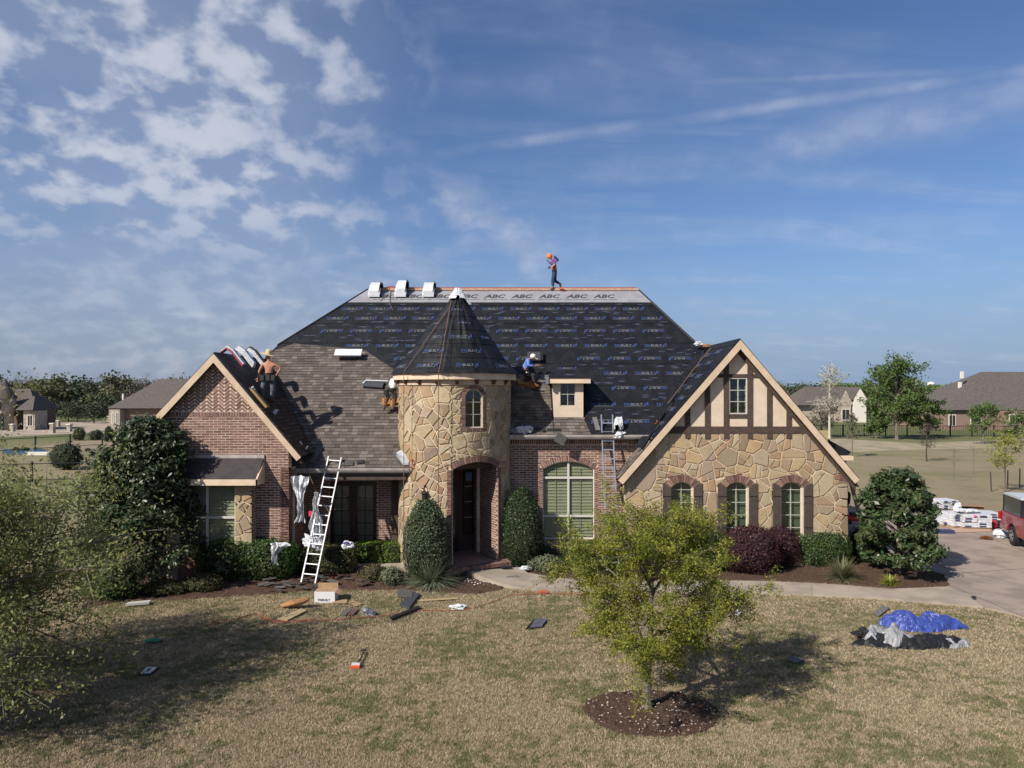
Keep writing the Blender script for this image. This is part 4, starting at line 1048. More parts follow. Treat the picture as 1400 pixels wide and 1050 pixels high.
# rear garage roof seen past the right rake
gr = part('garage_roof', at_=(12.5, 31, 3)); b = B()
g0 = [P(1120, 588, 30.0), P(1136, 603, 30.0), P(1164, 618, 30.0), P(1160, 622, 30.0), P(1125, 622, 30.0)]
b.add([p for p in g0] + [p + Vector((-.6, 4, .4)) for p in g0], [(4, 3, 2, 1, 0), (0, 1, 6, 5), (1, 2, 7, 6), (2, 3, 8, 7), (3, 4, 9, 8)]); b.out('roof_deck', M_under, gr)
b = B().box((11.05, 29.8, 0), (13.9, 33, 3.0)); b.out('garage_wall', mat('far brick', (.18, .09, .07)), gr)
b = B().box((13.3, 29.7, 2.95), (14.15, 33, 3.12)); b.out('eave', M_trimf, gr)
b = B().box((11.9, 29.5, 3.2), (13.0, 29.62, 4.2)); b.out('plywood', M_osb, gr)
# ------------------------------------------------------------------ foliage helpers
def rnd_dirs(n):
    v = RNG.normal(size=(n, 3)); return v / np.linalg.norm(v, axis=1)[:, None]
def quads_mesh(name, C, A, Bv, m, parent, pointed=True, **kw):
    """rhombus / quad leaves: centre C, half axes A and Bv"""
    n = len(C); base = np.array(wloc(parent)) if parent is not None else C.mean(0) * np.array([1, 1, 0])
    C = C - base
    V = np.stack([C - A, C - A * .1 + Bv, C + A, C - A * .1 - Bv] if pointed else [C - A - Bv, C + A - Bv, C + A + Bv, C - A + Bv], 1).reshape(-1, 3)
    me = bpy.data.meshes.new(name); me.vertices.add(4 * n); me.loops.add(4 * n); me.polygons.add(n)
    me.vertices.foreach_set('co', V.astype(np.float32).ravel()); me.loops.foreach_set('vertex_index', np.arange(4 * n, dtype=np.int32))
    me.polygons.foreach_set('loop_start', np.arange(0, 4 * n, 4, dtype=np.int32)); me.polygons.foreach_set('loop_total', np.full(n, 4, dtype=np.int32))
    me.update(calc_edges=True); me.materials.append(m)
    o = bpy.data.objects.new(name, me)
    if parent is None: o.location = Vector(base)
    return link(o, parent, **kw)
def leaves(name, C, size, m, parent, aspect=.5, nrm=None, tight=.5, **kw):
    n = len(C); a = rnd_dirs(n)
    if nrm is not None:
        nn = nrm + tight * rnd_dirs(n); nn /= np.linalg.norm(nn, axis=1)[:, None]; a = np.cross(nn, a); a /= np.linalg.norm(a, axis=1)[:, None]; b = np.cross(nn, a)
    else: b = np.cross(a, rnd_dirs(n)); b /= np.linalg.norm(b, axis=1)[:, None] + 1e-9
    s = size * RNG.uniform(.5, 1.5, n)[:, None]
    return quads_mesh(name, C, a * s, b * s * aspect, m, parent, **kw)
def bez(p0, p1, sag, n=6):
    p0, p1 = Vector(p0), Vector(p1); m = (p0 + p1) / 2 + Vector(sag); return [(p0 * (1 - t) ** 2 + m * 2 * t * (1 - t) + p1 * t * t) for t in [i / n for i in range(n + 1)]]
def tree(label, cat, base, trunk_h, cz, rad, nl, lsize, lm, seed, group=None, bark=None, limbs=16, sub=7, tr=.07, tw=4, spread=.12, cen=(0, 0), shape=None, leafless=False, aspect=.5, name='tree', twigr=.004, parent_only=False, droop=0.0):
    """trunk, limbs and twigs grown into an uneven crown; rad = (rx, ry, rz) round height cz"""
    r = random.Random(seed); base = Vector(base); T = E(name, base, label, cat, group)
    bark = bark or M_bark; top = base + Vector((cen[0] * .5, cen[1] * .5, trunk_h)); b = B(); br = B()
    mid = base + Vector((r.uniform(-.05, .05), 0, trunk_h * .5))
    crown_c = base + Vector((cen[0], cen[1], cz)); hi = crown_c + Vector((0, 0, rad[2] * .5))
    b.tube([base - Vector((0, 0, .05)), base + Vector((0, 0, .12 * trunk_h)), mid, top, hi], [tr * 1.35, tr, tr * .9, tr * .75, tr * .2], 8)
    ends = []
    for i in range(limbs):
        a = 2 * math.pi * (i * .618 + r.uniform(-.08, .08)); zz = r.uniform(-.75, .95) if i > 2 else r.uniform(.6, 1); ph = math.sqrt(max(0, 1 - zz * zz)); k = r.uniform(.72, 1.08)
        if shape: k *= shape(a, zz)
        e = crown_c + Vector((rad[0] * ph * math.cos(a) * k, rad[1] * ph * math.sin(a) * k, rad[2] * zz * k))
        s0 = top.lerp(hi, max(0, min(.9, (zz + .6) / 2 + r.uniform(-.2, .1)))) if zz > -.3 else base.lerp(top, r.uniform(.8, 1))
        pts = bez(s0, e, (0, 0, r.uniform(.0, .18) * rad[2] + droop), 7); R0 = tr * r.uniform(.28, .45)
        br.tube(pts, [R0 * (1 - .88 * t / 7) for t in range(8)], 5, False)
        for j in range(sub):
            t = r.uniform(.3, 1.0); q = pts[min(7, int(t * 7))]; L = rad[0] * r.uniform(.18, .45)
            d = Vector((r.gauss(0, 1), r.gauss(0, 1), r.gauss(.15 - droop, .7))).normalized(); d = (d + (e - s0).normalized() * .7).normalized()
            e2 = q + d * L; p2 = bez(q, e2, (0, 0, r.uniform(-.03, .08)), 3); br.tube(p2, [R0 * .35, R0 * .25, R0 * .16, R0 * .08], 3, False)
            for k in range(tw):
                q3 = p2[r.choice((1, 2, 3))]; d3 = Vector((r.gauss(0, 1), r.gauss(0, 1), r.gauss(.1, .8))).normalized(); e3 = q3 + (d3 + d * .6) * L * r.uniform(.3, .6)
                ends.append((q3, e3))
                if twigr: br.tube([q3, e3], [twigr, twigr * .4], 3, False)
    b.out('trunk', bark, T); br.out('branches', bark, T)
    if not leafless or nl:
        n = len(ends); idx = RNG.integers(0, n, nl); t = RNG.beta(1.6, 1.1, nl)[:, None]
        A = np.array([tuple(e[0]) for e in ends]); Z = np.array([tuple(e[1]) for e in ends])
        C = A[idx] * (1 - t) + Z[idx] * t + RNG.normal(size=(nl, 3)) * spread * np.array([1, 1, .8])
        wgt = (RNG.uniform(0, 1, n) ** .8)[idx]; C = C[RNG.uniform(size=nl) < wgt]
        leaves('crown', C, lsize, lm, T, aspect)
    return T
def blobsurf(cx, cy, z0, rx, ry, rz, n, power=2.0, jit=.05, lump=.08, flat=0.0, seed=0, pointy=0.0):
    """points and normals on a clipped-shrub surface"""
    d = rnd_dirs(int(n * 1.15)); d[:, 2] = np.where(d[:, 2] < -.88, -d[:, 2], d[:, 2]); d = d[:n]
    p = power; k = (np.abs(d[:, 0]) ** p + np.abs(d[:, 1]) ** p + np.abs(d[:, 2]) ** p) ** (-1 / p); q = d * k[:, None]
    zz = (q[:, 2] + 1) / 2
    if pointy: q[:, :2] *= (1 - pointy * np.clip(zz - .35, 0, 1) ** 1.3)[:, None]
    lm_ = np.array([mnoise.noise(Vector((a * 2.3 + seed, b * 2.3, c * 2.3))) for a, b, c in q]) * lump
    q = q * (1 + lm_ + RNG.normal(size=len(q)) * jit)[:, None]
    C = np.stack([cx + q[:, 0] * rx, cy + q[:, 1] * ry, z0 + rz + q[:, 2] * rz], 1); C[:, 2] = np.maximum(C[:, 2], z0 + .02)
    return C, d
def shrub(name, label, cat, cx, cy, rx, ry, h, n, ls, lm, core, power=2.0, jit=.05, lump=.08, pointy=0.0, seed=0, group=None, aspect=.5, z0=0.0, tight=.8, holes=0.0):
    T = E(name, (cx, cy, z0), label, cat, group); rz = h / 2
    C, N = blobsurf(cx, cy, z0, rx, ry, rz, n, power, jit, lump, seed=seed, pointy=pointy)
    leaves('foliage', C, ls, lm, T, aspect, N, tight)
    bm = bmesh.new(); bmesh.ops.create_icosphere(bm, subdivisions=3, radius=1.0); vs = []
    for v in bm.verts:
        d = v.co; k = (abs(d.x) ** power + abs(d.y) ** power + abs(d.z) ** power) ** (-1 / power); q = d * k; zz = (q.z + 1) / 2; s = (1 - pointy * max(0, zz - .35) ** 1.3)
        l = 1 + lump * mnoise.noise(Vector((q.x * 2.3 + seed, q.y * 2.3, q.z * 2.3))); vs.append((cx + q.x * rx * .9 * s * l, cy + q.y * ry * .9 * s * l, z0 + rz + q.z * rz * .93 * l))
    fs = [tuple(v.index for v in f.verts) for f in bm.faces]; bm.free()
    O('filler_core', vs, fs, core, T)  # solid dark filler core, keeps the leaf shell from being see-through
    return T
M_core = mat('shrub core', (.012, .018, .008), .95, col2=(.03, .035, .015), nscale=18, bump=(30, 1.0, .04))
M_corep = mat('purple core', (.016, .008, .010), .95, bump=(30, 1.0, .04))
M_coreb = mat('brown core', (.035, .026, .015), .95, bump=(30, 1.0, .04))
L_front = leafmat('young leaves', [(.15, .165, .02), (.26, .28, .035), (.11, .13, .02), (.36, .35, .055), (.20, .22, .03)], patch=2.2, trans=.4)
L_left = leafmat('left tree leaves', [(.17, .19, .06), (.30, .31, .10), (.13, .16, .05), (.38, .38, .17), (.24, .25, .09)], patch=1.2, trans=.45)
L_mag = leafmat('magnolia leaves', [(.022, .048, .016), (.04, .075, .024), (.055, .09, .03), (.03, .055, .018), (.10, .10, .04), (.035, .07, .022)], rough=.42, trans=.08, spec=.4)
L_magL = leafmat('dark magnolia leaves', [(.018, .036, .015), (.03, .055, .02), (.042, .07, .026), (.022, .045, .018), (.065, .07, .03), (.03, .05, .02)], rough=.42, trans=.08, spec=.4)
L_hedge = leafmat('hedge leaves', [(.03, .065, .014), (.055, .105, .022), (.075, .13, .03), (.04, .08, .018)], rough=.5, trans=.15)
L_box = leafmat('bright box leaves', [(.07, .13, .012), (.11, .19, .02), (.15, .23, .03), (.09, .15, .018)], rough=.5, trans=.2)
L_olive = leafmat('olive leaves', [(.05, .058, .02), (.09, .085, .032), (.065, .07, .026), (.12, .10, .045)], rough=.6, trans=.15)
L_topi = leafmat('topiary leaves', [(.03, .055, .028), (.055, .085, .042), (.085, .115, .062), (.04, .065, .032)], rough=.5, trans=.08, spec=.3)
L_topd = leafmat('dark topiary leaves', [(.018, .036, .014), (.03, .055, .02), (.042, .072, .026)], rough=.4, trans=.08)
L_purp = leafmat('burgundy leaves', [(.035, .014, .018), (.060, .022, .026), (.085, .034, .034), (.045, .018, .02)], rough=.5, trans=.15)
L_silver = leafmat('silvery leaves', [(.11, .13, .08), (.17, .19, .12), (.08, .10, .05)], rough=.6, trans=.15)
L_blade = leafmat('blue green blades', [(.11, .14, .085), (.19, .23, .14), (.27, .30, .20), (.17, .17, .11)], rough=.6, trans=.15)
L_bladey = leafmat('straw blades', [(.12, .13, .06), (.18, .17, .09), (.10, .10, .05)], rough=.6, trans=.15)
L_yel = leafmat('yellow green leaves', [(.22, .24, .03), (.32, .32, .05), (.14, .18, .03)], rough=.5, trans=.25)

# trees on the lawn
tree('small young tree with thin yellow-green spring leaves in a mulch ring on the front lawn', 'tree', (2.46, 13.07, 0), 1.15, 2.22, (1.78, 1.78, 1.60), 150000, .021, L_front, 11, limbs=26, sub=8, tw=6, tr=.085, spread=.055, twigr=.0045, cen=(.10, -.05), name='young_tree', shape=lambda a, z: (1.14 if abs(z) < .5 else 1.0) * (.86 + .22 * math.sin(3 * a + 1)))
tree('large sparse-leaved tree at the left edge of the photograph, its shadow across the lawn', 'tree', (-10.9, 12.6, 0), 1.5, 2.45, (3.9, 3.6, 1.55), 170000, .034, L_left, 21, limbs=34, sub=10, tw=5, tr=.15, spread=.15, twigr=.007, name='lawn_tree', droop=.05)
# magnolias
def magnolia(label, cx, cy, rx, h, prof, n, lm, seed, cat='tree'):
    T = E('magnolia', (cx, cy, 0), label, cat, 'magnolias by the house corners'); r = random.Random(seed); b = B(); br = B(); b.tube([(cx, cy, -.05), (cx + .03, cy, h * .5), (cx, cy, h * .93)], [.09, .06, .015], 7)
    C = []; N = []; cl = []
    nc = 170 if rx < 2 else 260
    for i in range(nc):
        z = r.uniform(.10, 1) ** .9; R = prof(z) * rx * r.uniform(.55, 1.06); a = r.uniform(0, 6.283); R *= .86 + .26 * math.sin(2 * a + seed + 7 * z)
        c = Vector((cx + R * math.cos(a), cy + R * math.sin(a), z * h)); cl.append(c)
        br.tube([(cx, cy, max(.1, z * h - .35)), tuple(Vector((cx, cy, z * h)).lerp(c, .5) + Vector((0, 0, .02))), tuple(c)], [.018, .012, .005], 4, False)
    for c in cl:
        k = int(n / nc); s = r.uniform(.13, .24) * (rx / 1.4); d = rnd_dirs(k); q = np.array(tuple(c)) + d * s * RNG.uniform(.3, 1.25, k)[:, None] * np.array([1.15, 1.15, .85])
        C.append(q); N.append(d * .7 + np.array([0, 0, .5]))
    b.out('trunk', M_bark, T); br.out('branches', M_barkd, T); C = np.concatenate(C); N = np.concatenate(N); C[:, 2] = np.maximum(C[:, 2], .05)
    leaves('crown', C, .072, lm, T, .42, N, .8); return T
g0 = G(1228, 785); magnolia('tall dense magnolia tree at the right corner of the stone wing beside the driveway', g0.x, g0.y, 1.42, 3.28, lambda z: (1.05 * (1 - max(0, z - .42) / .58) ** .62 * (.45 + .55 * min(1, z / .25))) if z < .8 else .52 * (1 - (z - .8) / .25) ** .5 + .0, 21000, L_mag, 3)
g0 = G(188, 800); magnolia('big dark magnolia tree covering the left end of the brick wing', g0.x + .25, g0.y + .3, 2.35, 4.80, lambda z: 1.0 * (1 - max(0, z - .25) / .80) ** .62 * (.8 + .2 * min(1, z / .15)), 46000, L_magL, 8)

# shrubs: bx(px range, base y) -> placed from the photo's base line
def sh(name, label, cat, x0, x1, ytop, ybase, depth, n, ls, lm, core=None, back=.5, D=None, **kw):
    D = D or H0 * FP / (ybase - HZ) + depth * back; cx = ((x0 + x1) / 2 - 700) * D / FP; rx = (x1 - x0) / 2 * D / FP; h = H0 - (ytop - HZ) * D / FP
    return shrub(name, label, cat, cx, D, rx, depth / 2, h, n, ls, lm, core or M_core, **kw)
sh('hedge', 'dense dark green hedge under the bay window with a white rag hanging on it', 'hedge', 272, 402, 737, 797, 1.0, 9000, .036, L_hedge, power=3.5, lump=.14, jit=.05, seed=1)
sh('hedge', 'dull half-dead hedge behind the foot of the front ladder', 'hedge', 398, 486, 746, 788, .8, 5200, .034, L_olive, power=4, lump=.12, seed=2)
sh('hedge', 'bright green box hedge clipped square beside the conical bush', 'hedge', 482, 553, 741, 777, .7, 6500, .024, L_box, power=9, lump=.03, jit=.02, seed=3)
sh('topiary_bush', 'tall egg-shaped clipped bush in front of the turret below the wall lantern', 'bush', 551, 614, 687, 786, 1.15, 10500, .030, L_topi, D=21.75, power=2.3, pointy=.30, lump=.10, jit=.04, seed=4)
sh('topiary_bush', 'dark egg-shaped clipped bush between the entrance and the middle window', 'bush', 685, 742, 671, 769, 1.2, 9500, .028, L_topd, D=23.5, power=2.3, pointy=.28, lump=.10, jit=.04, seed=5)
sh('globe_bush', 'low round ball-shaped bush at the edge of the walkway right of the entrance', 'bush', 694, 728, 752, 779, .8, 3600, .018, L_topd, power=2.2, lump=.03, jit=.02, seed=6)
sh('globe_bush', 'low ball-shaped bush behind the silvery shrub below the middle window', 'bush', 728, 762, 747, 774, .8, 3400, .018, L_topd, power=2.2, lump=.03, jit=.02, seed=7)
sh('silver_shrub', 'small silvery green shrub beside the walkway next to the round bushes', 'shrub', 724, 770, 761, 786, .8, 2600, .03, L_silver, power=2, lump=.25, jit=.12, seed=8)
sh('shrub', 'loose green shrub behind the young tree at the foot of the middle window', 'shrub', 775, 850, 742, 783, 1.0, 4200, .032, L_hedge, power=2.4, lump=.2, jit=.1, seed=9)
sh('shrub', 'green shrub below the left shuttered window of the stone wing', 'shrub', 868, 990, 716, 788, 1.3, 8000, .034, L_hedge, power=2.6, lump=.2, jit=.1, seed=10)
sh('burgundy_bush', 'dark burgundy bush in front of the middle shuttered window', 'bush', 985, 1064, 722, 790, 1.35, 9500, .027, L_purp, M_corep, power=2.5, lump=.12, jit=.05, seed=11)
sh('burgundy_bush', 'dark burgundy bush below the right shuttered window next to the green hedge', 'bush', 1032, 1091, 720, 780, 1.2, 7500, .027, L_purp, M_corep, power=2.5, lump=.12, jit=.05, seed=12)
sh('hedge', 'rounded green hedge at the right end of the stone wing', 'hedge', 1084, 1160, 725, 778, 1.0, 7500, .026, L_hedge, power=3, lump=.08, jit=.03, seed=13)
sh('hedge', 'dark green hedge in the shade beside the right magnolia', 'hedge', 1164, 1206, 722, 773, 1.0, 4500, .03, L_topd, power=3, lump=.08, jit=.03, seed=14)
sh('shrub', 'leggy brownish shrub in the mulch under the left magnolia', 'shrub', 192, 252, 795, 818, .8, 2300, .03, L_olive, M_coreb, power=2, lump=.3, jit=.13, seed=15)
sh('shrub', 'low olive shrub at the left foot of the dense hedge', 'shrub', 250, 300, 786, 813, .8, 2300, .03, L_olive, M_coreb, power=2, lump=.3, jit=.13, seed=16)
sh('shrub', 'straggly low shrub behind the scraps left of the spiky grass clump', 'shrub', 494, 528, 773, 797, .7, 1500, .028, L_olive, M_coreb, power=2, lump=.3, jit=.14, seed=17)
sh('shrub', 'small green shrub touching the spiky grass clump', 'shrub', 521, 552, 776, 804, .6, 1700, .026, L_silver, M_core, power=2, lump=.25, jit=.12, seed=18)
sh('shrub', 'loose green shrub with long stems below the left magnolia at the lawn edge', 'shrub', 118, 188, 775, 826, 1.0, 3400, .034, L_hedge, power=2, lump=.35, jit=.16, seed=19)
def clump(label, px, py, r, h, n, m, w=.012, cat='grass clump'):
    g = G(px, py); C = []; A = []; Bv = []
    T = E('grass_clump', g, label, cat); V_ = []; F_ = []
    for i in range(n):
        a = RNG.uniform(0, 6.283); L = RNG.uniform(.55, 1); el = RNG.uniform(.15, 1.25); d = Vector((math.cos(a), math.sin(a), 0)); s = d.cross(Vector((0, 0, 1))) * w * RNG.uniform(.6, 1.2)
        pts = []; K = 4
        for k in range(K + 1):
            t = k / K; R = r * L * math.cos(el) * (t + .25 * t * t); z = h * L * (math.sin(el) * t * 1.35 - (.55 * t * t) * math.cos(el)); pts.append(g + d * (.05 + R) + Vector((0, 0, max(.01, z + .02))))
        n0 = len(V_)
        for k, p in enumerate(pts): q = s * (1 - (k / K) ** 2 * .85); V_ += [p - q, p + q]
        F_ += [(n0 + 2 * k, n0 + 2 * k + 1, n0 + 2 * k + 3, n0 + 2 * k + 2) for k in range(K)]
    O('blades', V_, F_, m, T); return T
clump('large spiky blue-green grass clump in front of the conical bush', 590, 800, 1.05, .95, 900, L_blade)
clump('spiky straw-green grass clump in the mulch left of the right magnolia', 1152, 793, .75, .75, 520, L_bladey)
clump('small yellow-green strappy plant at the walkway edge by the right magnolia', 1216, 800, .36, .34, 170, L_yel, .018, 'plant')
clump('small dry grass tuft in the mulch under the left magnolia', 160, 815, .35, .3, 130, L_bladey)

# lawn blades -------------------------------------------------------------
def lawnmat(name, tan, grn):
    m = bpy.data.materials.new(name); m.use_nodes = True; t = NT(m.node_tree); gn = t.n('ShaderNodeNewGeometry'); g = gn.outputs['Position']; r = gn.outputs['Random Per Island']
    med = t.noise(g, 3.2, 5, .65); big = t.noise(g, .42, 4, .55)
    f = t.ss(t.math('ADD', t.math('MULTIPLY', med, .6), t.math('MULTIPLY', big, .5)), .47, .70, 0, 1)
    r1 = t.mix(r, tan[0], tan[1]); r2 = t.mix(r, grn[0], grn[1])
    sel = t.ss(t.math('ADD', t.math('MULTIPLY', f, .75), t.math('MULTIPLY', t.math('FRACT', t.math('MULTIPLY', r, 13.7)), .35)), .42, .6)
    c = t.mix(sel, r1, r2)
    ps = t.n('ShaderNodeBsdfPrincipled', ins={'Base Color': c, 'Roughness': .8, 'Specular IOR Level': .2}); tl = t.n('ShaderNodeBsdfTranslucent', ins={'Color': c})
    t.link(t.n('ShaderNodeMixShader', ins={0: .25, 1: ps.outputs[0], 2: tl.outputs[0]}).outputs[0], t.n('ShaderNodeOutputMaterial').inputs[0]); return m
M_blades = lawnmat('lawn blades', ((.25, .195, .12), (.57, .47, .315)), ((.12, .12, .05), (.29, .28, .145)))
bed_polys = [MB1, MB2, ring, gp(WL + WU[::-1]), drv]
def lawn(n):
    D = 1 / (1 / 23.6 + RNG.uniform(size=n) * (1 / 10.6 - 1 / 23.6)); D = D * RNG.uniform(.98, 1.02, n)
    X = RNG.uniform(-.76, .76, n) * D; nt = 75000; ti = RNG.integers(0, nt, n); tt_ = RNG.uniform(size=nt); TD = 1 / (1 / 23.6 + tt_ * (1 / 10.6 - 1 / 23.6)); TX = RNG.uniform(-.76, .76, nt) * TD; gk = RNG.uniform(size=n) < .72
    X = np.where(gk, TX[ti] + RNG.normal(size=n) * .030, X); D = np.where(gk, TD[ti] + RNG.normal(size=n) * .030, D); ok = np.ones(n, bool)
    for poly in bed_polys:
        pts = np.array(poly); c = np.zeros(n, bool); m = len(pts)
        for i in range(m):
            x1, y1 = pts[i]; x2, y2 = pts[(i + 1) % m]
            if y1 == y2: continue
            c ^= ((y1 > D) != (y2 > D)) & (X < (x2 - x1) * (D - y1) / (y2 - y1) + x1)
        ok &= ~c
    X, D = X[ok], D[ok]; n = len(X); a = RNG.uniform(0, 6.283, n); w_ = RNG.uniform(.005, .011, n) * (D / 14); h = RNG.uniform(.018, .05, n); lx = RNG.normal(size=n) * .024; ly = RNG.normal(size=n) * .024
    s = np.stack([np.cos(a) * w_, np.sin(a) * w_, np.zeros(n)], 1); p = np.stack([X, D, np.full(n, -.002)], 1); tip = p + np.stack([lx, ly, h], 1)
    V = np.stack([p - s, p + s, tip], 1).reshape(-1, 3).astype(np.float32)
    me = bpy.data.meshes.new('grass'); me.vertices.add(3 * n); me.loops.add(3 * n); me.polygons.add(n); me.vertices.foreach_set('co', V.ravel()); me.loops.foreach_set('vertex_index', np.arange(3 * n, dtype=np.int32))
    me.polygons.foreach_set('loop_start', np.arange(0, 3 * n, 3, dtype=np.int32)); me.polygons.foreach_set('loop_total', np.full(n, 3, dtype=np.int32)); me.update(calc_edges=True); me.materials.append(M_blades)
    link(bpy.data.objects.new('grass', me), None, 'dry tan lawn grass with green patches across the front yard', 'grass', None, 'stuff')
lawn(620000)

# ------------------------------------------------------------------ background
M_rooff = mat('far roof', (.085, .072, .066), .95, col2=(.11, .095, .088), nscale=3)
M_wallf = mat('far stone wall', (.40, .35, .29), .95, col2=(.28, .23, .18), nscale=2); M_brickf = mat('far pink brick', (.22, .15, .12), .95)
M_whitef = mat('far white wall', (.62, .58, .52), .9)
def at(px, D, z=0.0): return Vector(((px - 700) * D / FP, D, z))
def hip(b, x0, x1, y0, y1, ze, zr_, inset_=None, ridge_x=True):
    i = inset_ if inset_ is not None else (y1 - y0) / 2; ym = (y0 + y1) / 2
    b.add([(x0, y0, ze), (x1, y0, ze), (x1, y1, ze), (x0, y1, ze), (x0 + i, ym, zr_), (x1 - i, ym, zr_)], [(0, 1, 5, 4), (1, 2, 5), (2, 3, 4, 5), (3, 0, 4), (3, 2, 1, 0)])
def gab(b, x0, x1, y0, y1, ze, zr_):                          # gable facing the camera
    xm_ = (x0 + x1) / 2; b.add([(x0, y0, ze), (x1, y0, ze), (x1, y1, ze), (x0, y1, ze), (xm_, y0, zr_), (xm_, y1, zr_)], [(0, 1, 4), (1, 2, 5, 4), (2, 3, 5), (3, 0, 4, 5), (3, 2, 1, 0)])
def far_window(x0, x1, z0, z1, y, T):
    w1 = B().box((x0, y - .06, z0), (x1, y, z1)).out('window', M_whitef, T)
    B().box((x0 + .12, y - .08, z0 + .12), ((x0 + x1) / 2 - .04, y - .061, z1 - .12)).out('pane', M_dark, w1); B().box(((x0 + x1) / 2 + .04, y - .08, z0 + .12), (x1 - .12, y - .061, z1 - .12)).out('pane', M_dark, w1)
# right house with broad brown roof
D = 110; T = E('brick_house', at(1400, D), 'brick house with a broad brown hip roof beyond the black fence at right', 'house', 'neighbouring houses')
x0, x1 = at(1290, D).x, at(1560, D).x
B().box((x0 + .6, D + .6, 0), (x1, D + 16, 3.0)).out('wall', M_brickf, T); b = B(); hip(b, x0, x1 + 1, D, D + 16, 3.1, 9.2, 11); b.out('roof', M_rooff, T)
b = B(); gab(b, at(1366, D).x, at(1395, D).x, D - 1.5, D + 4, 3.0, 4.6); B().box((at(1368, D).x, D - 1.2, 0), (at(1393, D).x, D + .6, 3)).out('wall', M_brickf, T)
far_window(at(1292, D).x + .9, at(1302, D).x + .9, .6, 2.4, D + .6, T); far_window(at(1330, D).x, at(1345, D).x, .8, 2.4, D + .6, T); far_window(at(1372, D).x, at(1388, D).x, .9, 2.5, D - 1.2, T)
for px, zz in ((1348, 8.9), (1345, 7.2)): B().box((at(px, D).x, D + 6, zz - .8), (at(px, D).x + .4, D + 6.4, zz + .3)).out('roof_vent', M_whitef, T)
# white-gabled house
D = 140; T = E('gabled_house', at(1140, D), 'pale house with a white front gable and a low stone gable behind the bare tree', 'house', 'neighbouring houses')
B().box((at(1092, D).x, D + 1, 0), (at(1195, D).x, D + 10, 3.2)).out('wall', M_wallf, T); b = B(); hip(b, at(1088, D).x, at(1205, D).x, D, D + 11, 3.3, 7.0, 4); b.out('roof', M_rooff, T)
B().box((at(1165, D).x, D - 1, 0), (at(1181, D).x, D + 1, 4.4)).out('wall', M_whitef, T); b = B(); xa, xb = at(1164, D).x, at(1182, D).x
b.add([(xa, D - 1, 4.4), (xb, D - 1, 4.4), ((xa + xb) / 2, D - 1, 6.6), (xa, D - .9, 4.4), (xb, D - .9, 4.4), ((xa + xb) / 2, D - .9, 6.6)], [(0, 1, 2), (5, 4, 3), (0, 2, 5, 3), (1, 4, 5, 2)]); b.out('white_gable', M_whitef, T)
b = B(); gab(b, xa - .3, xb + .3, D - .8, D + 6, 4.4, 6.9); b.out('roof', M_rooff, T)
B().box((at(1147, D).x, D - .5, 0), (at(1162, D).x, D + 1, 3.4)).out('wall', M_wallf, T); b = B(); gab(b, at(1145, D).x, at(1165, D).x, D - .5, D + 5, 3.4, 6.2); b.out('stone_gable', M_wallf, T)
b = B(); gab(b, at(1144.5, D).x, at(1165.5, D).x, D - .3, D + 5, 3.5, 6.5); b.out('roof', M_rooff, T)
far_window(at(1149, D).x, at(1160, D).x, .4, 2.6, D - .5, T); far_window(at(1184, D).x, at(1190, D).x, .4, 2.8, D + 1, T); far_window(at(1170.5, D).x, at(1173.5, D).x, 3.8, 5.0, D - 1, T)
# low shed roof between
D = 128; T = E('low_building', at(1280, D), 'small pale low building between the leafy tree and the brick house', 'building'); B().box((at(1272, D).x, D, 0), (at(1290, D).x, D + 5, 2.6)).out('wall', M_whitef, T); b = B(); gab(b, at(1271, D).x, at(1291, D).x, D - .3, D + 5, 2.6, 3.9); b.out('roof', mat('pink roof', (.40, .32, .28), .9), T)
# water tower
D = 900; T = E('water_tower', at(1273, D), 'white water tower rising over the far trees', 'water tower'); b = B().lathe(at(1273, D, 0), [(1, 0), (1, 8), (3.0, 10), (4.6, 13), (4.9, 15), (4.4, 18), (1.5, 19.5)], 20); b.out('tank', M_whitef, T)
# left stone house with turret
D = 112; T = E('turret_house', at(30, D), 'far stone house with a round cone-roofed turret at the left edge', 'house', 'neighbouring houses')
B().box((at(-120, D).x, D + 1, 0), (at(48, D).x, D + 5, 3.1)).out('wall', mat('far dark wall', (.12, .09, .075), .9), T); b = B(); hip(b, at(-130, D).x, at(50, D).x, D, D + 6, 3.2, 6.4, 3); b.out('roof', M_rooff, T)
B().box((at(44, D).x, D - 2, 0), (at(59, D).x, D + 1, 3.0)).out('wall', M_wallf, T); b = B(); hip(b, at(36, D).x, at(60, D).x, D - 2.6, D + 2, 3.1, 5.2, 1.2); b.out('roof', M_rooff, T)
b = B().lathe(at(13, D, 0) + Vector((0, -1, 0)), [(1.15, 0), (1.15, 2.4), (1.5, 4.5), (1.5, 4.9)], 14); b.out('turret', M_wallf, T); b = B().lathe(at(13, D, 0) + Vector((0, -1, 0)), [(1.75, 4.85), (1.2, 6.0), (.05, 8.0)], 14); b.out('turret_roof', M_rooff, T)
B().box((at(9, D).x, D - 2.3, 0), (at(17.5, D).x, D - 2.0, 2.6)).out('doorway', M_dark, T); B().box((at(12, D).x, D - 2.6, 3.3), (at(15.5, D).x, D - 2.3, 4.5)).out('window', M_dark, T); far_window(at(49, D).x, at(57, D).x, .6, 2.4, D - 2, T)
D = 122; T = E('hip_roof_house', at(180, D), 'far house with a tall grey-brown roof behind the left gable', 'house', 'neighbouring houses')
B().box((at(150, D).x, D + 1, 0), (at(270, D).x, D + 10, 3.0)).out('wall', M_brickf, T); b = B(); hip(b, at(146, D).x, at(290, D).x, D, D + 13, 3.1, 8.2, 6); b.out('roof', M_rooff, T)
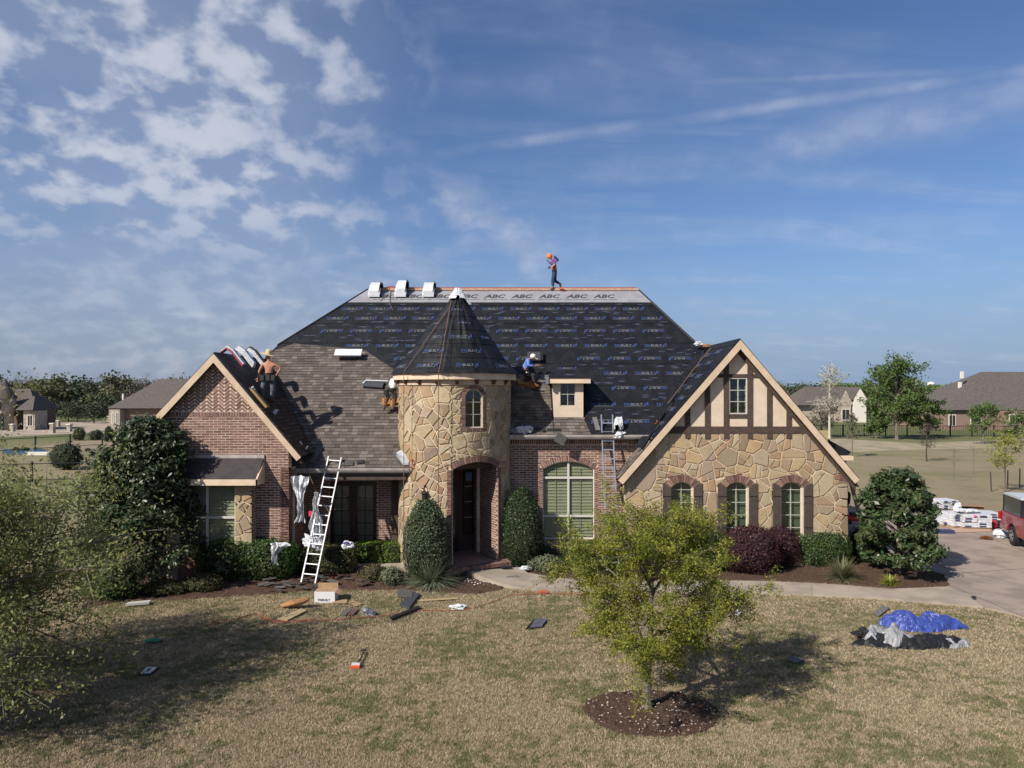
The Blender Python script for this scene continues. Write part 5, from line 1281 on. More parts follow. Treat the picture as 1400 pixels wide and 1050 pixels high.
B().box((at(151, D).x, D - .5, 0), (at(166, D).x, D + 1, 2.9)).out('wall', M_wallf, T); far_window(at(155, D).x, at(158, D).x, .4, 2.5, D - .5, T); far_window(at(160, D).x, at(164, D).x, .4, 2.5, D - .5, T)
B().box((at(158, D).x, D + 2, 3), (at(160, D).x, D + 2.5, 5.6)).out('flue', M_whitef, T)
# roads and drives of the neighbours, as thin sheets
def groundstrip(name, pts, m, z=.012, kind='structure'):
    q = gp(pts); t3 = tessellate_polygon([[Vector((*p, 0)) for p in q]]); fs = [tuple(t) if area([q[i] for i in t]) > 0 else tuple(t)[::-1] for t in t3]
    return O(name, [(x, y, z) for x, y in q], fs, m, kind=kind)
M_farroad = mat('far concrete', (.36, .30, .24), .95, col2=(.28, .23, .18), nscale=.2)
groundstrip('far_road', [(-150, 583), (60, 585), (160, 581), (260, 577), (420, 574), (420, 579), (260, 584), (150, 590), (20, 597), (-150, 600)], M_farroad)
groundstrip('far_drive', [(60, 585), (78, 578), (150, 575), (200, 573), (260, 572), (260, 577), (160, 581)], M_farroad, .016)
groundstrip('bare_earth', [(50, 612), (90, 604), (150, 601), (210, 602), (210, 610), (120, 614)], mat('bare earth', (.27, .20, .145), .95, col2=(.2, .17, .1), nscale=.5), .014)
groundstrip('bare_earth', [(1040, 601), (1150, 600), (1250, 606), (1400, 601), (1500, 602), (1500, 612), (1380, 613), (1250, 615), (1100, 621), (1040, 620)], mat('straw earth', (.33, .27, .19), .95, col2=(.22, .2, .12), nscale=.45), .014)
# pool with a pale coping
pool = E('swimming_pool', G(30, 618), 'small blue swimming pool in the neighbouring yard behind the left tree', 'pool')
q = gp([(5, 614), (58, 614), (70, 619), (20, 622), (2, 621)]); O('water', [(x, y, .03) for x, y in q], [tuple(range(len(q)))] if area(q) > 0 else [tuple(range(len(q)))[::-1]], mat('pool water', (.03, .16, .30), .1), pool)
D = 66; B().box((at(36, D).x, D, 0), (at(66, D).x, D + .5, .28)).out('coping', M_whitef, pool)
# gate pillars
for i, (px, yb, h, lb) in enumerate(((17, 590, 9, 'first'), (40, 587, 9, 'second'), (72, 592, 12, 'third'), (95, 590, 9, 'fourth'), (79, 583, 7, 'x'), (150, 577, 7, 'y'))):
    g = G(px, yb); s = g.y / FP; lab = ('pale stone gate pillar at the far left end of the neighbours\' road', 'pale stone gate pillar in front of the turret house\'s right end', 'taller pale stone pillar with a low wing wall beside the far road', 'pale stone gate pillar nearest the round green shrub', 'stone pillar standing farthest back between two gate pillars', 'pale stone pillar in front of the tall grey-brown roofed house')[i]
    T = E('stone_pillar', g, lab, 'pillar', 'stone pillars along the far road')
    B().box((g.x - 2.3 * s, g.y - .3, 0), (g.x + 2.3 * s, g.y + .3, h * s)).out('shaft', M_wallf, T); B().box((g.x - 2.9 * s, g.y - .4, h * s), (g.x + 2.9 * s, g.y + .4, h * s + .18)).out('cap', M_whitef, T)
    if i == 2: B().box((g.x - 14 * s, g.y, 0), (g.x - 2.4 * s, g.y + .4, 3.2 * s)).out('wing_wall', M_wallf, T)
# fences
M_iron = mat('black iron', (.012, .012, .013), .6)
def ironfence(label, a, b_, h, post, nrail=2, pick=None):
    A_, B_ = Vector(a), Vector(b_); T = E('iron_fence', A_, label, 'fence'); L = (B_ - A_).length; n = max(2, int(L / post)); d = (B_ - A_) / n
    for i in range(n + 1): p = A_ + d * i; B().box((p.x - .06, p.y - .06, 0), (p.x + .06, p.y + .06, h + .1)).out('post', M_iron, T)
    for k in range(nrail): z = h * (.12 + .83 * k / max(1, nrail - 1)); B().tube([A_ + Vector((0, 0, z)), B_ + Vector((0, 0, z))], .03, 4).out('rail', M_iron, T)
    if pick:
        pb = B(); m = int(L / pick)
        for i in range(m): p = A_ + (B_ - A_) * (i / m); pb.box((p.x - .012, p.y - .012, .1), (p.x + .012, p.y + .012, h))
        pb.out('pickets', M_iron, T, kind='stuff')
ironfence('long black iron fence across the lawn in front of the right-hand houses', at(1095, 95), at(1480, 92), 1.5, 2.6, 2, .22)
ironfence('black rail fence running behind the left lawn tree', at(-60, 45), at(142, 47), 1.25, 2.95, 2)
ironfence('black wire fence farther back in front of the neighbours\' road at left', at(-60, 66), at(140, 78), 1.3, 2.8, 2)
# trees of the background
M_pbark = mat('pale bark', (.42, .39, .33), .9)
def fartree(name, label, cat, px, D, wpx, ytop, lm, n, ls, seed, group=None, z0f=.2, tr=.15, bare=False, ybase=None, twigr=.02, limbs=14, sub=6):
    c = at(px, D); r = wpx / 2 * D / FP; top = H0 - (ytop - HZ) * D / FP; z0 = top * z0f
    return tree(label, cat, c, top * .45 if bare else max(z0 * 1.2, .2 * top), (top + z0) / 2, (r, r, (top - z0) / 2), n, ls, lm, seed, group=group, limbs=limbs, sub=sub, tw=3, tr=tr, spread=r * .09, twigr=twigr, bark=(M_pbark if 'pale' in label[:9] else M_barkd) if bare else M_bark, name=name)
L_fg = leafmat('far green', [(.05, .085, .022), (.085, .14, .035), (.12, .18, .05), (.065, .11, .028)], trans=.25)
L_fo = leafmat('far olive', [(.08, .085, .04), (.12, .125, .06), (.16, .155, .08), (.10, .10, .05)], trans=.2)  # far leaf colours lightened, slight distance haze is put into them
L_fd = leafmat('far dark green', [(.03, .045, .025), (.045, .065, .033), (.06, .08, .042)], trans=.1)
L_fb = leafmat('far bare twigs', [(.12, .10, .08), (.17, .14, .11), (.10, .085, .07), (.20, .17, .14)], trans=.0)
L_pale = leafmat('pale catkins', [(.20, .19, .13), (.14, .14, .08), (.25, .24, .18)], trans=.2)
fartree('leafy_tree', 'tall leafy green tree with whitish trunk in front of the right-hand fence', 'tree', 1226, 88, 76, 489, L_fg, 16000, .16, 41, z0f=.12, tr=.22, limbs=34)
fartree('leafy_tree', 'dense lower green tree hugging the right side of the tall leafy tree', 'tree', 1268, 92, 44, 538, L_fg, 6000, .15, 42, z0f=.05, tr=.12)
fartree('leafy_tree', 'round bushy green tree hugging the left side of the tall leafy tree', 'tree', 1198, 90, 34, 548, L_fg, 4500, .14, 43, z0f=.05, tr=.12)
fartree('bare_tree', 'tall pale bare tree with upright twigs just right of the stone gable roof', 'tree', 1134, 90, 48, 499, L_pale, 1500, .09, 44, z0f=.3, tr=.16, bare=True, twigr=.03, limbs=28, sub=8)
fartree('bare_tree', 'grey leafless bushy tree below the tall pale bare tree', 'tree', 1122, 93, 46, 556, L_fb, 3500, .10, 45, z0f=.05, tr=.12, bare=True)
fartree('small_tree', 'small green lawn tree in front of the broad brown roof', 'tree', 1344, 80, 46, 551, L_fg, 3600, .12, 46, z0f=.25, tr=.08)
fartree('small_tree', 'small dark green tree at the right edge in front of the fence', 'tree', 1394, 82, 44, 560, L_fg, 3200, .12, 47, z0f=.2, tr=.08)
fartree('sapling', 'thin dull green sapling on the dry grass left of the leafy tree', 'tree', 1165, 64, 22, 562, L_fo, 900, .09, 48, z0f=.3, tr=.05)
fartree('bare_shrub_tree', 'small reddish bare tree on the dry grass beyond the right magnolia', 'tree', 1267, 60, 30, 577, L_fb, 500, .05, 49, z0f=.25, tr=.06, bare=True, limbs=22, twigr=.012)
T = fartree('staked_tree', 'young bright green tree tied to stakes on the lawn above the red truck', 'tree', 1374, 41.5, 52, 592, L_yel, 2600, .055, 50, z0f=.38, tr=.05, limbs=18, twigr=.008)
for i, px in enumerate((1355.5, 1377.5, 1394)):
    p = G(px, 672 - i * 3); B().tube([p, p + Vector((-.06 if i == 0 else .02, 0, 1.15))], .035, 5).out('support_stake', M_barkd, None, label=('wooden stake left of the young bright green tree', 'wooden stake nearest the trunk of the young bright green tree', 'wooden stake right of the young bright green tree')[i], cat='stake', group='stakes round the young tree')
for i, (px, yb, h, lb) in enumerate(((1304, 660, 52, 'very thin leafless sapling on the dry lawn above the shingle pallets'), (1331, 648, 45, 'very thin leafless sapling farther back on the lawn beside the staked tree'))):
    g = G(px, yb); T = E('sapling', g, lb, 'sapling'); s = g.y / FP; B().tube([g, g + Vector((.03, 0, h * s))], [.02, .006], 5).out('trunk', M_bark, T); br = B()
    for k in range(14): z = random.uniform(.35, .95) * h * s; a = random.uniform(0, 6.28); br.tube([g + Vector((0, 0, z)), g + Vector((math.cos(a) * .35, math.sin(a) * .35, z + .35))], [.008, .003], 3)
    br.out('branches', M_bark, T)
for i, (px, yb, w_, h, lm, lb) in enumerate(((108, 602, 15, 17, L_fo, 'round olive shrub in the yard across from the pillars'), (132, 602, 17, 14, L_fd, 'round blue-green shrub right of the olive shrub'), (148, 604, 11, 20, L_fd, 'narrow dark shrub next to the left magnolia'), (92, 642, 40, 36, L_fd, 'bushy blue-green juniper behind the black rail fence'), (80, 640, 20, 30, L_fd, 'darker juniper leaning against the bushy juniper'))):
    g = G(px, yb); s = g.y / FP; shrub('garden_shrub', lb, 'shrub', g.x, g.y, w_ / 2 * s, w_ / 2 * s, h * s, 900, .09 if i < 3 else .07, lm, M_core, lump=.3, jit=.1, pointy=.35, seed=30 + i, group='shrubs in the neighbouring yard')
for i, (px, yb, w_) in enumerate(((35, 616, 9), (22, 616, 8), (105, 617, 7), (120, 617, 6))):
    g = G(px, yb); s = g.y / FP; shrub('ground_shrub', ('low shrub at the right end of the pool', 'low shrub at the left end of the pool', 'small red-brown shrub behind the juniper', 'smallest red-brown shrub between juniper and left magnolia')[i], 'shrub', g.x, g.y, w_ / 2 * s, w_ / 2 * s, 4 * s, 260, .07, L_olive, M_coreb, jit=.15, seed=50 + i)
# treeline: individual trees from a few kinds
def proto(seed, lm, n, ls, bare=False):
    return tree('x', 'tree', (0, 0, 0), 2.0, 4.6, (4.2, 4.2, 3.6), n, ls, lm, seed, limbs=18, sub=5, tw=3, tr=.22, spread=.5, twigr=.04 if bare else 0, bark=M_barkd, name='treeline_tree', aspect=.7)
protos = [proto(61, L_fg, 2600, .26), proto(62, L_fo, 2600, .26), proto(63, L_fb, 2200, .14, True), proto(64, L_fd, 2600, .28), proto(65, L_fo, 1800, .24, True)]
def copy_tree(o, loc, sc_, rz, label, group):
    c = o.copy(); COL.objects.link(c); c.location = loc; c.scale = sc_; c.rotation_euler = (0, 0, rz); c['label'] = label; c['group'] = group
    for ch in list(o.children): d = ch.copy(); COL.objects.link(d); d.parent = c
    return c
kinds = ['green spring-leaved', 'olive budding', 'brown leafless', 'dark evergreen', 'thin yellowish']
rt = random.Random(5); specs = []
for i in range(44):                                            # left treeline
    px = -60 + i * 8.6 + rt.uniform(-3, 3); D = rt.uniform(165, 215); specs.append((px, D, rt.uniform(522, 531) if i % 5 else 514 + rt.uniform(0, 5), rt.choice((1, 1, 2, 2, 3, 4, 1, 0)), 'L'))
for i in range(34):
    px = 1040 + i * 12.5 + rt.uniform(-4, 4); D = rt.uniform(190, 250); specs.append((px, D, rt.uniform(523, 532), rt.choice((0, 0, 0, 1, 4, 3)), 'R'))
for i in range(22):
    px = -60 + i * 17 + rt.uniform(-5, 5); D = rt.uniform(135, 155); specs.append((px, D, rt.uniform(540, 556), rt.choice((3, 3, 2, 1, 4)), 'F'))
used = set()
side_txt = {'L': 'along the far left horizon', 'R': 'along the far right horizon behind the houses', 'F': 'in the nearer row at the foot of the left treeline'}
for i, (px, D, yt, k, s_) in enumerate(specs):
    top = H0 - (yt - HZ) * D / FP; s = top / 8.2; p = at(px, D); lab = kinds[k] + ' tree ' + side_txt[s_]; g_ = kinds[k] + ' trees ' + side_txt[s_]
    w_ = s * rt.uniform(.9, 1.35)
    if k not in used: used.add(k); o = protos[k]; o.location = p; o.scale = (w_, w_, s); o['label'] = lab; o['group'] = g_
    else: copy_tree(protos[k], p, (w_, w_, s), rt.uniform(0, 6.28), lab, g_)
for (nm, x0, x1, lm, y) in (('far_woods', -200, 420, L_fo, 235), ('far_woods', 1000, 1600, L_fg, 330)):   # the mass behind
    n = 26000; X = RNG.uniform((x0 - 700) * y / FP, (x1 - 700) * y / FP, n); Y = y + RNG.uniform(0, 40, n)
    top = (5.2 + 2.0 * np.array([mnoise.noise(Vector((x * .06, 3, 0))) + .6 * mnoise.noise(Vector((x * .22, 9, 0))) for x in X])) * (1.25 if y < 300 else 1.6); Z = RNG.uniform(0, 1, n) ** .8 * top
    leaves(nm, np.stack([X, Y, Z], 1), .8, lm, None, .7, label='distant mass of ' + ('olive and brown' if y < 300 else 'green') + ' woods on the ' + ('left' if y < 300 else 'right') + ' horizon', cat='woods', kind='stuff')
# ------------------------------------------------------------------ ladders
def ladder(name, label, foot, head, width, n_r=None, side=None, base_off=0):
    foot, head = Vector(foot), Vector(head); T = E(name, foot, label, 'ladder'); ax = (head - foot).normalized(); L = (head - foot).length
    wd = Vector(side).normalized() if side else Vector((1, 0, 0)); wd = (wd - ax * wd.dot(ax)).normalized(); nn = ax.cross(wd)
    M = Matrix((wd, nn, ax)).transposed().to_4x4(); M.translation = foot
    for s in (-1, 1): x = s * width / 2; B().box((x - .018, -.035, 0), (x + .018, .035, L), M).out('rail', M_alu, T)
    z = .3
    while z < L - .1: B().box((-width / 2 + .019, -.018, z - .016), (width / 2 - .019, .018, z + .016), M).out('rung', M_alu, T); z += .305
    for s in (-1, 1): B().box((s * width / 2 - .035, -.06, -.03), (s * width / 2 + .035, .06, .04), M).out('foot', M_black, T)
    return T
la0 = G(421, 799, .06); lah = P(458, 625, 23.15)
ladder('extension_ladder', 'aluminium ladder leaning on the left porch gutter with plastic wrap caught on it', la0, lah, .42)
lb0 = Vector(((838 - 700) / FP * 22.9, 22.9, .03)); lbh = P(829.5, 567, 24.3)
ladder('extension_ladder', 'tall aluminium ladder against the middle brick wall behind the young tree', lb0, lbh, .38)
lc0 = P(1190, 735, 25.3); lc0.z = .05; lch = P(1161, 652, 24.3)
ladder('extension_ladder', 'dark ladder at the right side wall of the stone wing behind the magnolia', lc0, lch, .42, side=(.5, .85, 0))

# ------------------------------------------------------------------ crumpled and flat things
def crumple(name, label, cat, c, size, m, seed=0, amt=.35, sub=4, group=None, rot=0.0, f=1.6, squash=None, parent=None):
    bm = bmesh.new(); bmesh.ops.create_icosphere(bm, subdivisions=sub, radius=1.0); R = Matrix.Rotation(rot, 3, 'Y'); vs = []
    for v in bm.verts:
        d = v.co.copy(); n1 = mnoise.noise(d * f + Vector((seed, 0, 0))); n2 = abs(mnoise.noise(d * f * 2.6 + Vector((0, seed, 0)))); n3 = mnoise.noise(d * f * 6 + Vector((0, 0, seed)))
        k = 1 + amt * (n1 * 1.3 - n2 * 1.2 + .25 * n3); p = Vector((d.x * size[0], d.y * size[1], d.z * size[2])) * k; p = R @ p; vs.append(Vector(c) + p)
    fs = [tuple(v.index for v in fc.verts) for fc in bm.faces]; bm.free()
    return O(name, vs, fs, m, parent, label=label, cat=cat, group=group)
def cloth(name, label, cat, fn, nu, nv, m, th=.006, group=None, parent=None, kind=None):
    vs = [fn(i / nu, j / nv) for j in range(nv + 1) for i in range(nu + 1)]; fs = [(j * (nu + 1) + i, j * (nu + 1) + i + 1, (j + 1) * (nu + 1) + i + 1, (j + 1) * (nu + 1) + i) for j in range(nv) for i in range(nu)]
    o = O(name, vs, fs, m, parent, smooth=False, label=label, cat=cat, group=group)
    md = o.modifiers.new('thickness', 'SOLIDIFY'); md.thickness = th; md.offset = 1
    return o
def slab_px(name, label, cat, pts, th, m, z=.03, group=None, parent=None):
    """flat board or scrap lying on the ground, outlined in the photograph"""
    q = ccw([tuple(G(x, y, z)[:2]) for x, y in pts]); b = B().prism(V3, q, z, z + th); return b.out(name, m, parent, label=label, cat=cat, group=group)
def drape(name, label, cat, px, D, hgt, wid, m, seed):
    """plastic hanging in folds, px = (x, ytop)"""
    top = P(px[0], px[1], D); n1 = 14; n2 = 22
    def fn(u, v):
        a = (u - .5) * 2; w_ = wid * (.55 + .45 * math.sin(v * 5 + seed) * .6 + .25 * mnoise.noise(Vector((v * 4, seed, 0)))); 
        return top + Vector((a * w_ / 2 + .08 * mnoise.noise(Vector((v * 3, seed + 5, 0))), .06 * math.sin(a * 7 + v * 3 + seed) + .10 * mnoise.noise(Vector((a * 2.5, v * 5, seed))) + .06 * mnoise.noise(Vector((a * 6, v * 12, seed))), -hgt * v - .05 * abs(mnoise.noise(Vector((a * 3, v * 4, seed)))) - .04 * (a * a)))
    return cloth(name, label, cat, fn, n1, n2, m)
drape('plastic_wrap', 'long strip of torn white plastic wrap hanging from the left porch gutter', 'plastic wrap', (411, 650), 22.28, 1.42, .62, M_plastic, 1.3)
drape('plastic_wrap', 'torn white plastic wrap caught on the rungs of the front ladder', 'plastic wrap', (432, 672), 22.15, 1.5, .50, M_plastic, 4.1)
crumple('plastic_wrap', 'bunched white plastic wrap resting on the hedge beside the ladder', 'plastic wrap', P(427, 741, 22.0), (.38, .17, .19), M_plastic, 3, rot=.5)
B().box(tuple(P(425, 702, 22.28) - Vector((.06, .03, .08))), tuple(P(425, 702, 22.28) + Vector((.05, .03, .07)))).out('plastic_scrap', mat('pink plastic', (.55, .06, .12), .5), None, label='small pink plastic scrap stuck in the wrap on the front ladder', cat='scrap')
B().tube([P(413, 641, 22.85), P(412.5, 652, 22.85)], .008).tube([P(419, 640, 22.85), P(434, 675, 22.4), P(450, 700, 22.2)], .010).out('rope', M_rope, None, label='thin rope tied between the left gutter and the front ladder', cat='rope')
drape('rag', 'white rag draped over the dense hedge under the bay window', 'rag', (377, 741), 21.3, .62, .46, M_plastic, 7.7)
crumple('rag', 'end of white cloth lying flat on top of the dense hedge', 'rag', P(387, 745, 21.35), (.22, .12, .07), M_plastic, 8)
pz = P(476, 745, 22.0); crumple('wrapper', 'white and purple wrapper perched on a twig at the left end of the box hedge', 'wrapper', pz, (.20, .12, .13), M_plastic, 9); crumple('wrapper', 'purple patch of wrapper tucked in the perched white wrapper', 'wrapper', pz + Vector((-.04, -.1, .08)), (.08, .05, .05), mat('purple plastic', (.10, .07, .22), .5), 10)
crumple('wrapper', 'pink and white shingle wrapper lying in the mulch under the box hedge', 'wrapper', G(487, 779, .05) + Vector((0, 0, .08)), (.26, .14, .10), M_plastic, 11); crumple('wrapper', 'dark purple crumpled wrapper lying beside the pink and white one', 'wrapper', G(495, 780, .05) + Vector((0, 0, .08)), (.18, .12, .08), mat('pink print plastic', (.45, .12, .25), .5), 12)
crumple('wrapper', 'small white crumpled wrapper behind the foot of the front ladder', 'wrapper', G(446, 779, .05) + Vector((0, 0, .08)), (.08, .06, .12), M_plastic, 13)
# debris of torn shingles in the bed
rd = random.Random(9); M_scrap = mat('shingle scrap', (.055, .052, .052), .9, col2=(.10, .095, .09), nscale=20, var=.3)
M_scrapl = mat('pale shingle scrap', (.14, .135, .13), .9, col2=(.08, .075, .07), nscale=20, var=.3)
for i in range(30):
    x, y = (rd.uniform(350, 440), rd.uniform(790, 811)) if i < 22 else (rd.uniform(425, 515), rd.uniform(782, 803))
    g = G(x, y, .05); a = rd.uniform(-.6, .6); w_, d_ = rd.uniform(.15, .42), rd.uniform(.08, .2); R = Matrix.Translation(g + Vector((0, 0, rd.uniform(.03, .08)))) @ Matrix.Rotation(a, 4, 'Z') @ Matrix.Rotation(rd.uniform(-.25, .25), 4, 'X') @ Matrix.Rotation(rd.uniform(-.2, .2), 4, 'Y')
    B().box((-w_ / 2, -d_ / 2, 0), (w_ / 2, d_ / 2, .012), R).out('shingle_scrap', rd.choice((M_scrap, M_scrap, M_scrapl)), None, label='torn dark shingle piece in the debris round the foot of the front ladder', cat='shingle scrap', group='torn shingles in the mulch by the front ladder')
# box with print, boards, flashing
g = G(444, 824); bxm = mat('white carton', (.62, .62, .62), .7)
T = E('carton', g, 'open white cardboard carton with dark lettering on the lawn behind the boards', 'box')
B().box((g.x - .28, g.y - .02, 0), (g.x + .28, g.y + .38, .30)).out('carton_body', bxm, T)
B().box((g.x - .28, g.y + .36, .30), (g.x + .28, g.y + .375, .45)).out('flap', M_card, T); b = B(); b.add([g + Vector(p) for p in ((.282, -.02, .30), (.282, .36, .30), (.42, .36, .24), (.42, -.02, .24), (.285, -.02, .29), (.285, .36, .29), (.42, .36, .23), (.42, -.02, .23))], [(0, 3, 2, 1), (4, 5, 6, 7), (0, 1, 5, 4), (1, 2, 6, 5), (2, 3, 7, 6), (3, 0, 4, 7)]); b.out('flap', M_card, T)
B().box((g.x - .27, g.y, .298), (g.x + .27, g.y + .36, .303)).out('inside', M_card, T)
tm_ = simple_mesh('lettering', text_mesh('TRIBUILT', .085, .1, .003), M_pdark); put(tm_, 'lettering', Pl(g + Vector((-.02, -.023, 0)), (1, 0, 0), (0, 0, 1)).mat(0, .05, .0), T)
crumple('foam_cushion', 'thick brown roofing foam cushion lying on a yellow board on the lawn', 'cushion', G(404, 832) + Vector((0, 0, .16)), (.42, .14, .09), M_foam, 14, amt=.08, sub=3, rot=-.22)
slab_px('plywood_strip', 'pale yellow board lying under the brown foam cushion on the lawn', 'board', [(379, 847), (393, 849), (419, 836), (413, 833)], .03, M_osb)
for lb, pts, m, th in (('flat cardboard piece just right of the white carton', [(453, 825), (474, 825), (475, 820), (458, 820)], M_card, .01), ('second flat cardboard piece left of the dark shingle strips', [(475, 824), (488, 829), (495, 826), (482, 821)], M_card, .01),
    ('dark shingle strip with a pale stripe left of the bent silver flashing', [(465, 840), (473, 841), (483, 833), (474, 832)], M_scrap, .02), ('dark reddish shingle strip touching the striped one', [(475, 841), (483, 841), (491, 833), (483, 833)], mat('red shingle scrap', (.12, .06, .055), .9), .02),
    ('large dark slate-coloured panel tilted on the lawn below the spiky grass', [(546, 829), (560, 832), (574, 813), (562, 811)], mat('slate panel', (.045, .05, .062), .7), .04), ('grey shingle bundle piece behind the slate-coloured panel', [(543, 816), (563, 818), (565, 809), (544, 807)], M_scrapl, .05),
    ('long black metal strip lying diagonally on the lawn', [(533, 846), (536, 848), (574, 833), (572, 830)], M_black, .05), ('long thin pale wooden lath on the lawn', [(573, 821), (574, 822.3), (626, 819), (625, 817.6)], M_osb, .02),
    ('grey shingle sheet with a pale stripe in the middle of the lawn', [(724, 859), (741, 857), (748, 848), (731, 846)], mat('blue grey shingle', (.10, .10, .13), .8, col2=(.06, .06, .08), nscale=9), .03), ('dark torn corner beside the grey striped sheet on the lawn', [(719, 861), (725, 858), (731, 848), (726, 853)], M_black, .04),
    ('small dark double shingle on the right lawn in front of the tarps', [(1076, 902), (1087, 907), (1098, 904), (1086, 897)], mat('blue grey shingle', None), .02), ('grey shingle sheet sticking out behind the blue tarp', [(1193, 839), (1202, 843), (1216, 832), (1207, 828)], M_scrapl, .02),
    ('thin grey strip on the walkway in front of the entrance', [(684, 791), (711, 789), (708, 787), (686, 789)], M_scrapl, .015), ('pale weathered board at the left edge of the mulch bed', [(171, 829), (204, 826), (207, 823), (176, 826)], mat('pale board', (.42, .41, .37), .9), .06),
    ('small dark leaf-like scrap on the walkway near the driveway', [(1327, 817), (1333, 818), (1335, 816.5), (1330, 815.5)], M_black, .02), ('white paper cup lid on the lawn right of the young tree', [(1005, 840), (1011, 842), (1014, 838), (1008, 836)], M_plastic, .05)):
    on_walk = 'walkway' in lb; o = slab_px('shingle_sheet' if 'shingle' in lb else 'scrap', lb, 'shingle' if 'shingle' in lb else 'scrap', pts, th, m, z=(.10 if on_walk else .035))
def strip_on(p0, p1, w_, m, z=.045): 
    a, b_ = G(*p0, z), G(*p1, z); s = (b_ - a).normalized().cross(Vector((0, 0, 1))) * w_; return [a - s, b_ - s, b_ + s, a + s]
crumple('bent_flashing', 'bent silver flashing sheet curled on the lawn', 'flashing', G(503, 843) + Vector((0, .05, .10)), (.20, .14, .11), M_flash, 21, amt=.35, sub=3, rot=.3)
crumple('rag', 'white rag lying on the red cord in the lawn', 'rag', G(626, 833) + Vector((0, 0, .06)), (.23, .13, .07), M_plastic, 22)
crumple('paper', 'white crumpled paper at the edge of the walkway by the silvery shrub', 'paper', G(719, 779, .1) + Vector((0, 0, .06)), (.20, .09, .06), M_plastic, 23)
crumple('black_felt_strip', 'curled black felt strip lying across the walkway', 'felt strip', G(664, 774, .2) + Vector((0, 0, .03)), (.42, .10, .04), M_black, 24, amt=.3, rot=.06); crumple('black_felt_strip', 'short curled end of black felt right of the long strip on the walkway', 'felt strip', G(689, 777, .15) + Vector((0, 0, .03)), (.22, .11, .05), M_black, 25, amt=.4)
pts = [G(x, y, .03) for x, y in ((360, 846), (400, 850), (470, 846), (520, 842), (575, 834), (620, 834), (650, 831), (675, 822), (700, 813), (745, 811), (800, 812))]; B().tube(pts, .009, 5).out('cord', M_redrope, None, label='long red-orange air hose snaking across the lawn', cat='hose')
pts = [G(x, y, .03) for x, y in ((280, 855), (320, 847), (350, 838), (380, 852), (430, 846))]; B().tube(pts, .012, 5).out('cord', M_redrope, None, label='thin red cord loop on the lawn left of the foam cushion', cat='cord')
pts = [G(x, y, .06) for x, y in ((449, 806), (452, 795), (456, 785), (459, 776))]; B().tube(pts, .014, 5).out('cord', mat('bright red', (.5, .03, .03), .5), None, label='short bright red cord in the mulch beside the ladder foot', cat='cord')
crumple('rag', 'small red rag at the end of the hose beside the walkway', 'rag', G(743, 812) + Vector((0, 0, .05)), (.15, .10, .06), M_redrope, 26); crumple('cap', 'red cloth cap lying beside the entrance step behind the conical bush', 'cap', G(623, 762, .2) + Vector((0, 0, .02)), (.14, .12, .09), mat('dark red', (.35, .02, .02), .7), 27, amt=.1)
T = E('push_broom', G(485, 914), 'short brown-handled broom with an orange-red head lying on the lawn', 'broom'); B().tube([G(488, 908, .07), G(494, 899, .07), G(498, 888, .08)], .02).out('handle', M_barkd, T); B().tube([G(493, 889, .08), G(501, 888, .08)], .03).out('grip', M_barkd, T)
a = G(486, 914); B().box((a.x - .10, a.y - .04, .0), (a.x + .09, a.y + .05, .06)).out('bristles', mat('orange red plastic', (.55, .09, .03), .5), T); B().box((a.x - .09, a.y + .02, .061), (a.x + .08, a.y + .09, .09)).out('head', M_plastic, T)
crumple('green_bag', 'flat green plastic bag on the shaded lawn at left', 'bag', G(210, 878) + Vector((0, 0, .04)), (.21, .10, .05), mat('teal plastic', (.03, .17, .10), .5), 28, amt=.2)
T = E('roof_vent_cover', G(203, 921), 'square black and white vent cover lying on the shaded lawn', 'vent cover'); q = ccw([tuple(G(x, y)[:2]) for x, y in ((189, 925), (206, 925), (218, 915), (199, 915))]); B().prism(V3, q, .01, .05).out('frame', M_black, T); B().prism(V3, inset(q, .03), .051, .06).out('plate', M_plastic, T); B().prism(V3, inset(q, .11), .061, .065).out('hole', M_black, T)
# tarps
def tarp(name, label, cx, cy, rx, ry, h, m, seed, tail=None, prow=0.0, n=46):
    vs = []; nv = n
    for j in range(nv + 1):
        for i in range(n + 1):
            u, v = -1 + 2 * i / n, -1 + 2 * j / nv; rr = math.sqrt(u * u + v * v) + 1e-6; k = max(abs(u), abs(v)) / rr; x, y = u * k, v * k; r_ = math.sqrt(x * x + y * y); an = math.atan2(y, x)
            edge_ = 1 + .16 * mnoise.noise(Vector((math.cos(an) * 1.6 + seed, math.sin(an) * 1.6, 0))) + .07 * mnoise.noise(Vector((math.cos(an) * 6, math.sin(an) * 6, seed)))
            if tail: edge_ += tail[1] * math.exp(-((an - tail[0] + math.pi) % (2 * math.pi) - math.pi) ** 2 / .035)
            X, Y = x * rx * edge_, y * ry * edge_; p = Vector((X * 1.5, Y * 1.5, seed)); w1 = mnoise.noise(p); ridge = 1 - abs(mnoise.noise(p * 2.1 + Vector((w1, w1, 3)))) * 2.2; r2 = 1 - abs(mnoise.noise(p * 4.7 + Vector((3, w1 * 2, 7)))) * 2
            r3 = 1 - abs(mnoise.noise(p * 9.5 + Vector((w1 * 3, 1, 2)))) * 2
            z = h * (1 - r_ ** 2.6) ** .6 * (.30 + .60 * ridge + .16 * r2 + .05 * r3) if r_ < 1 else 0
            vs.append(Vector((cx + X + .07 * w1 + random.uniform(-.012, .012), cy + Y + .06 * ridge + random.uniform(-.012, .012), max(.012, z + .02 * (1 if r_ < .97 else 0)))))
    fs = [(j * (n + 1) + i, j * (n + 1) + i + 1, (j + 1) * (n + 1) + i + 1, (j + 1) * (n + 1) + i) for j in range(nv) for i in range(n)]
    return O(name, vs, fs, m, None, label=label, cat='tarp')
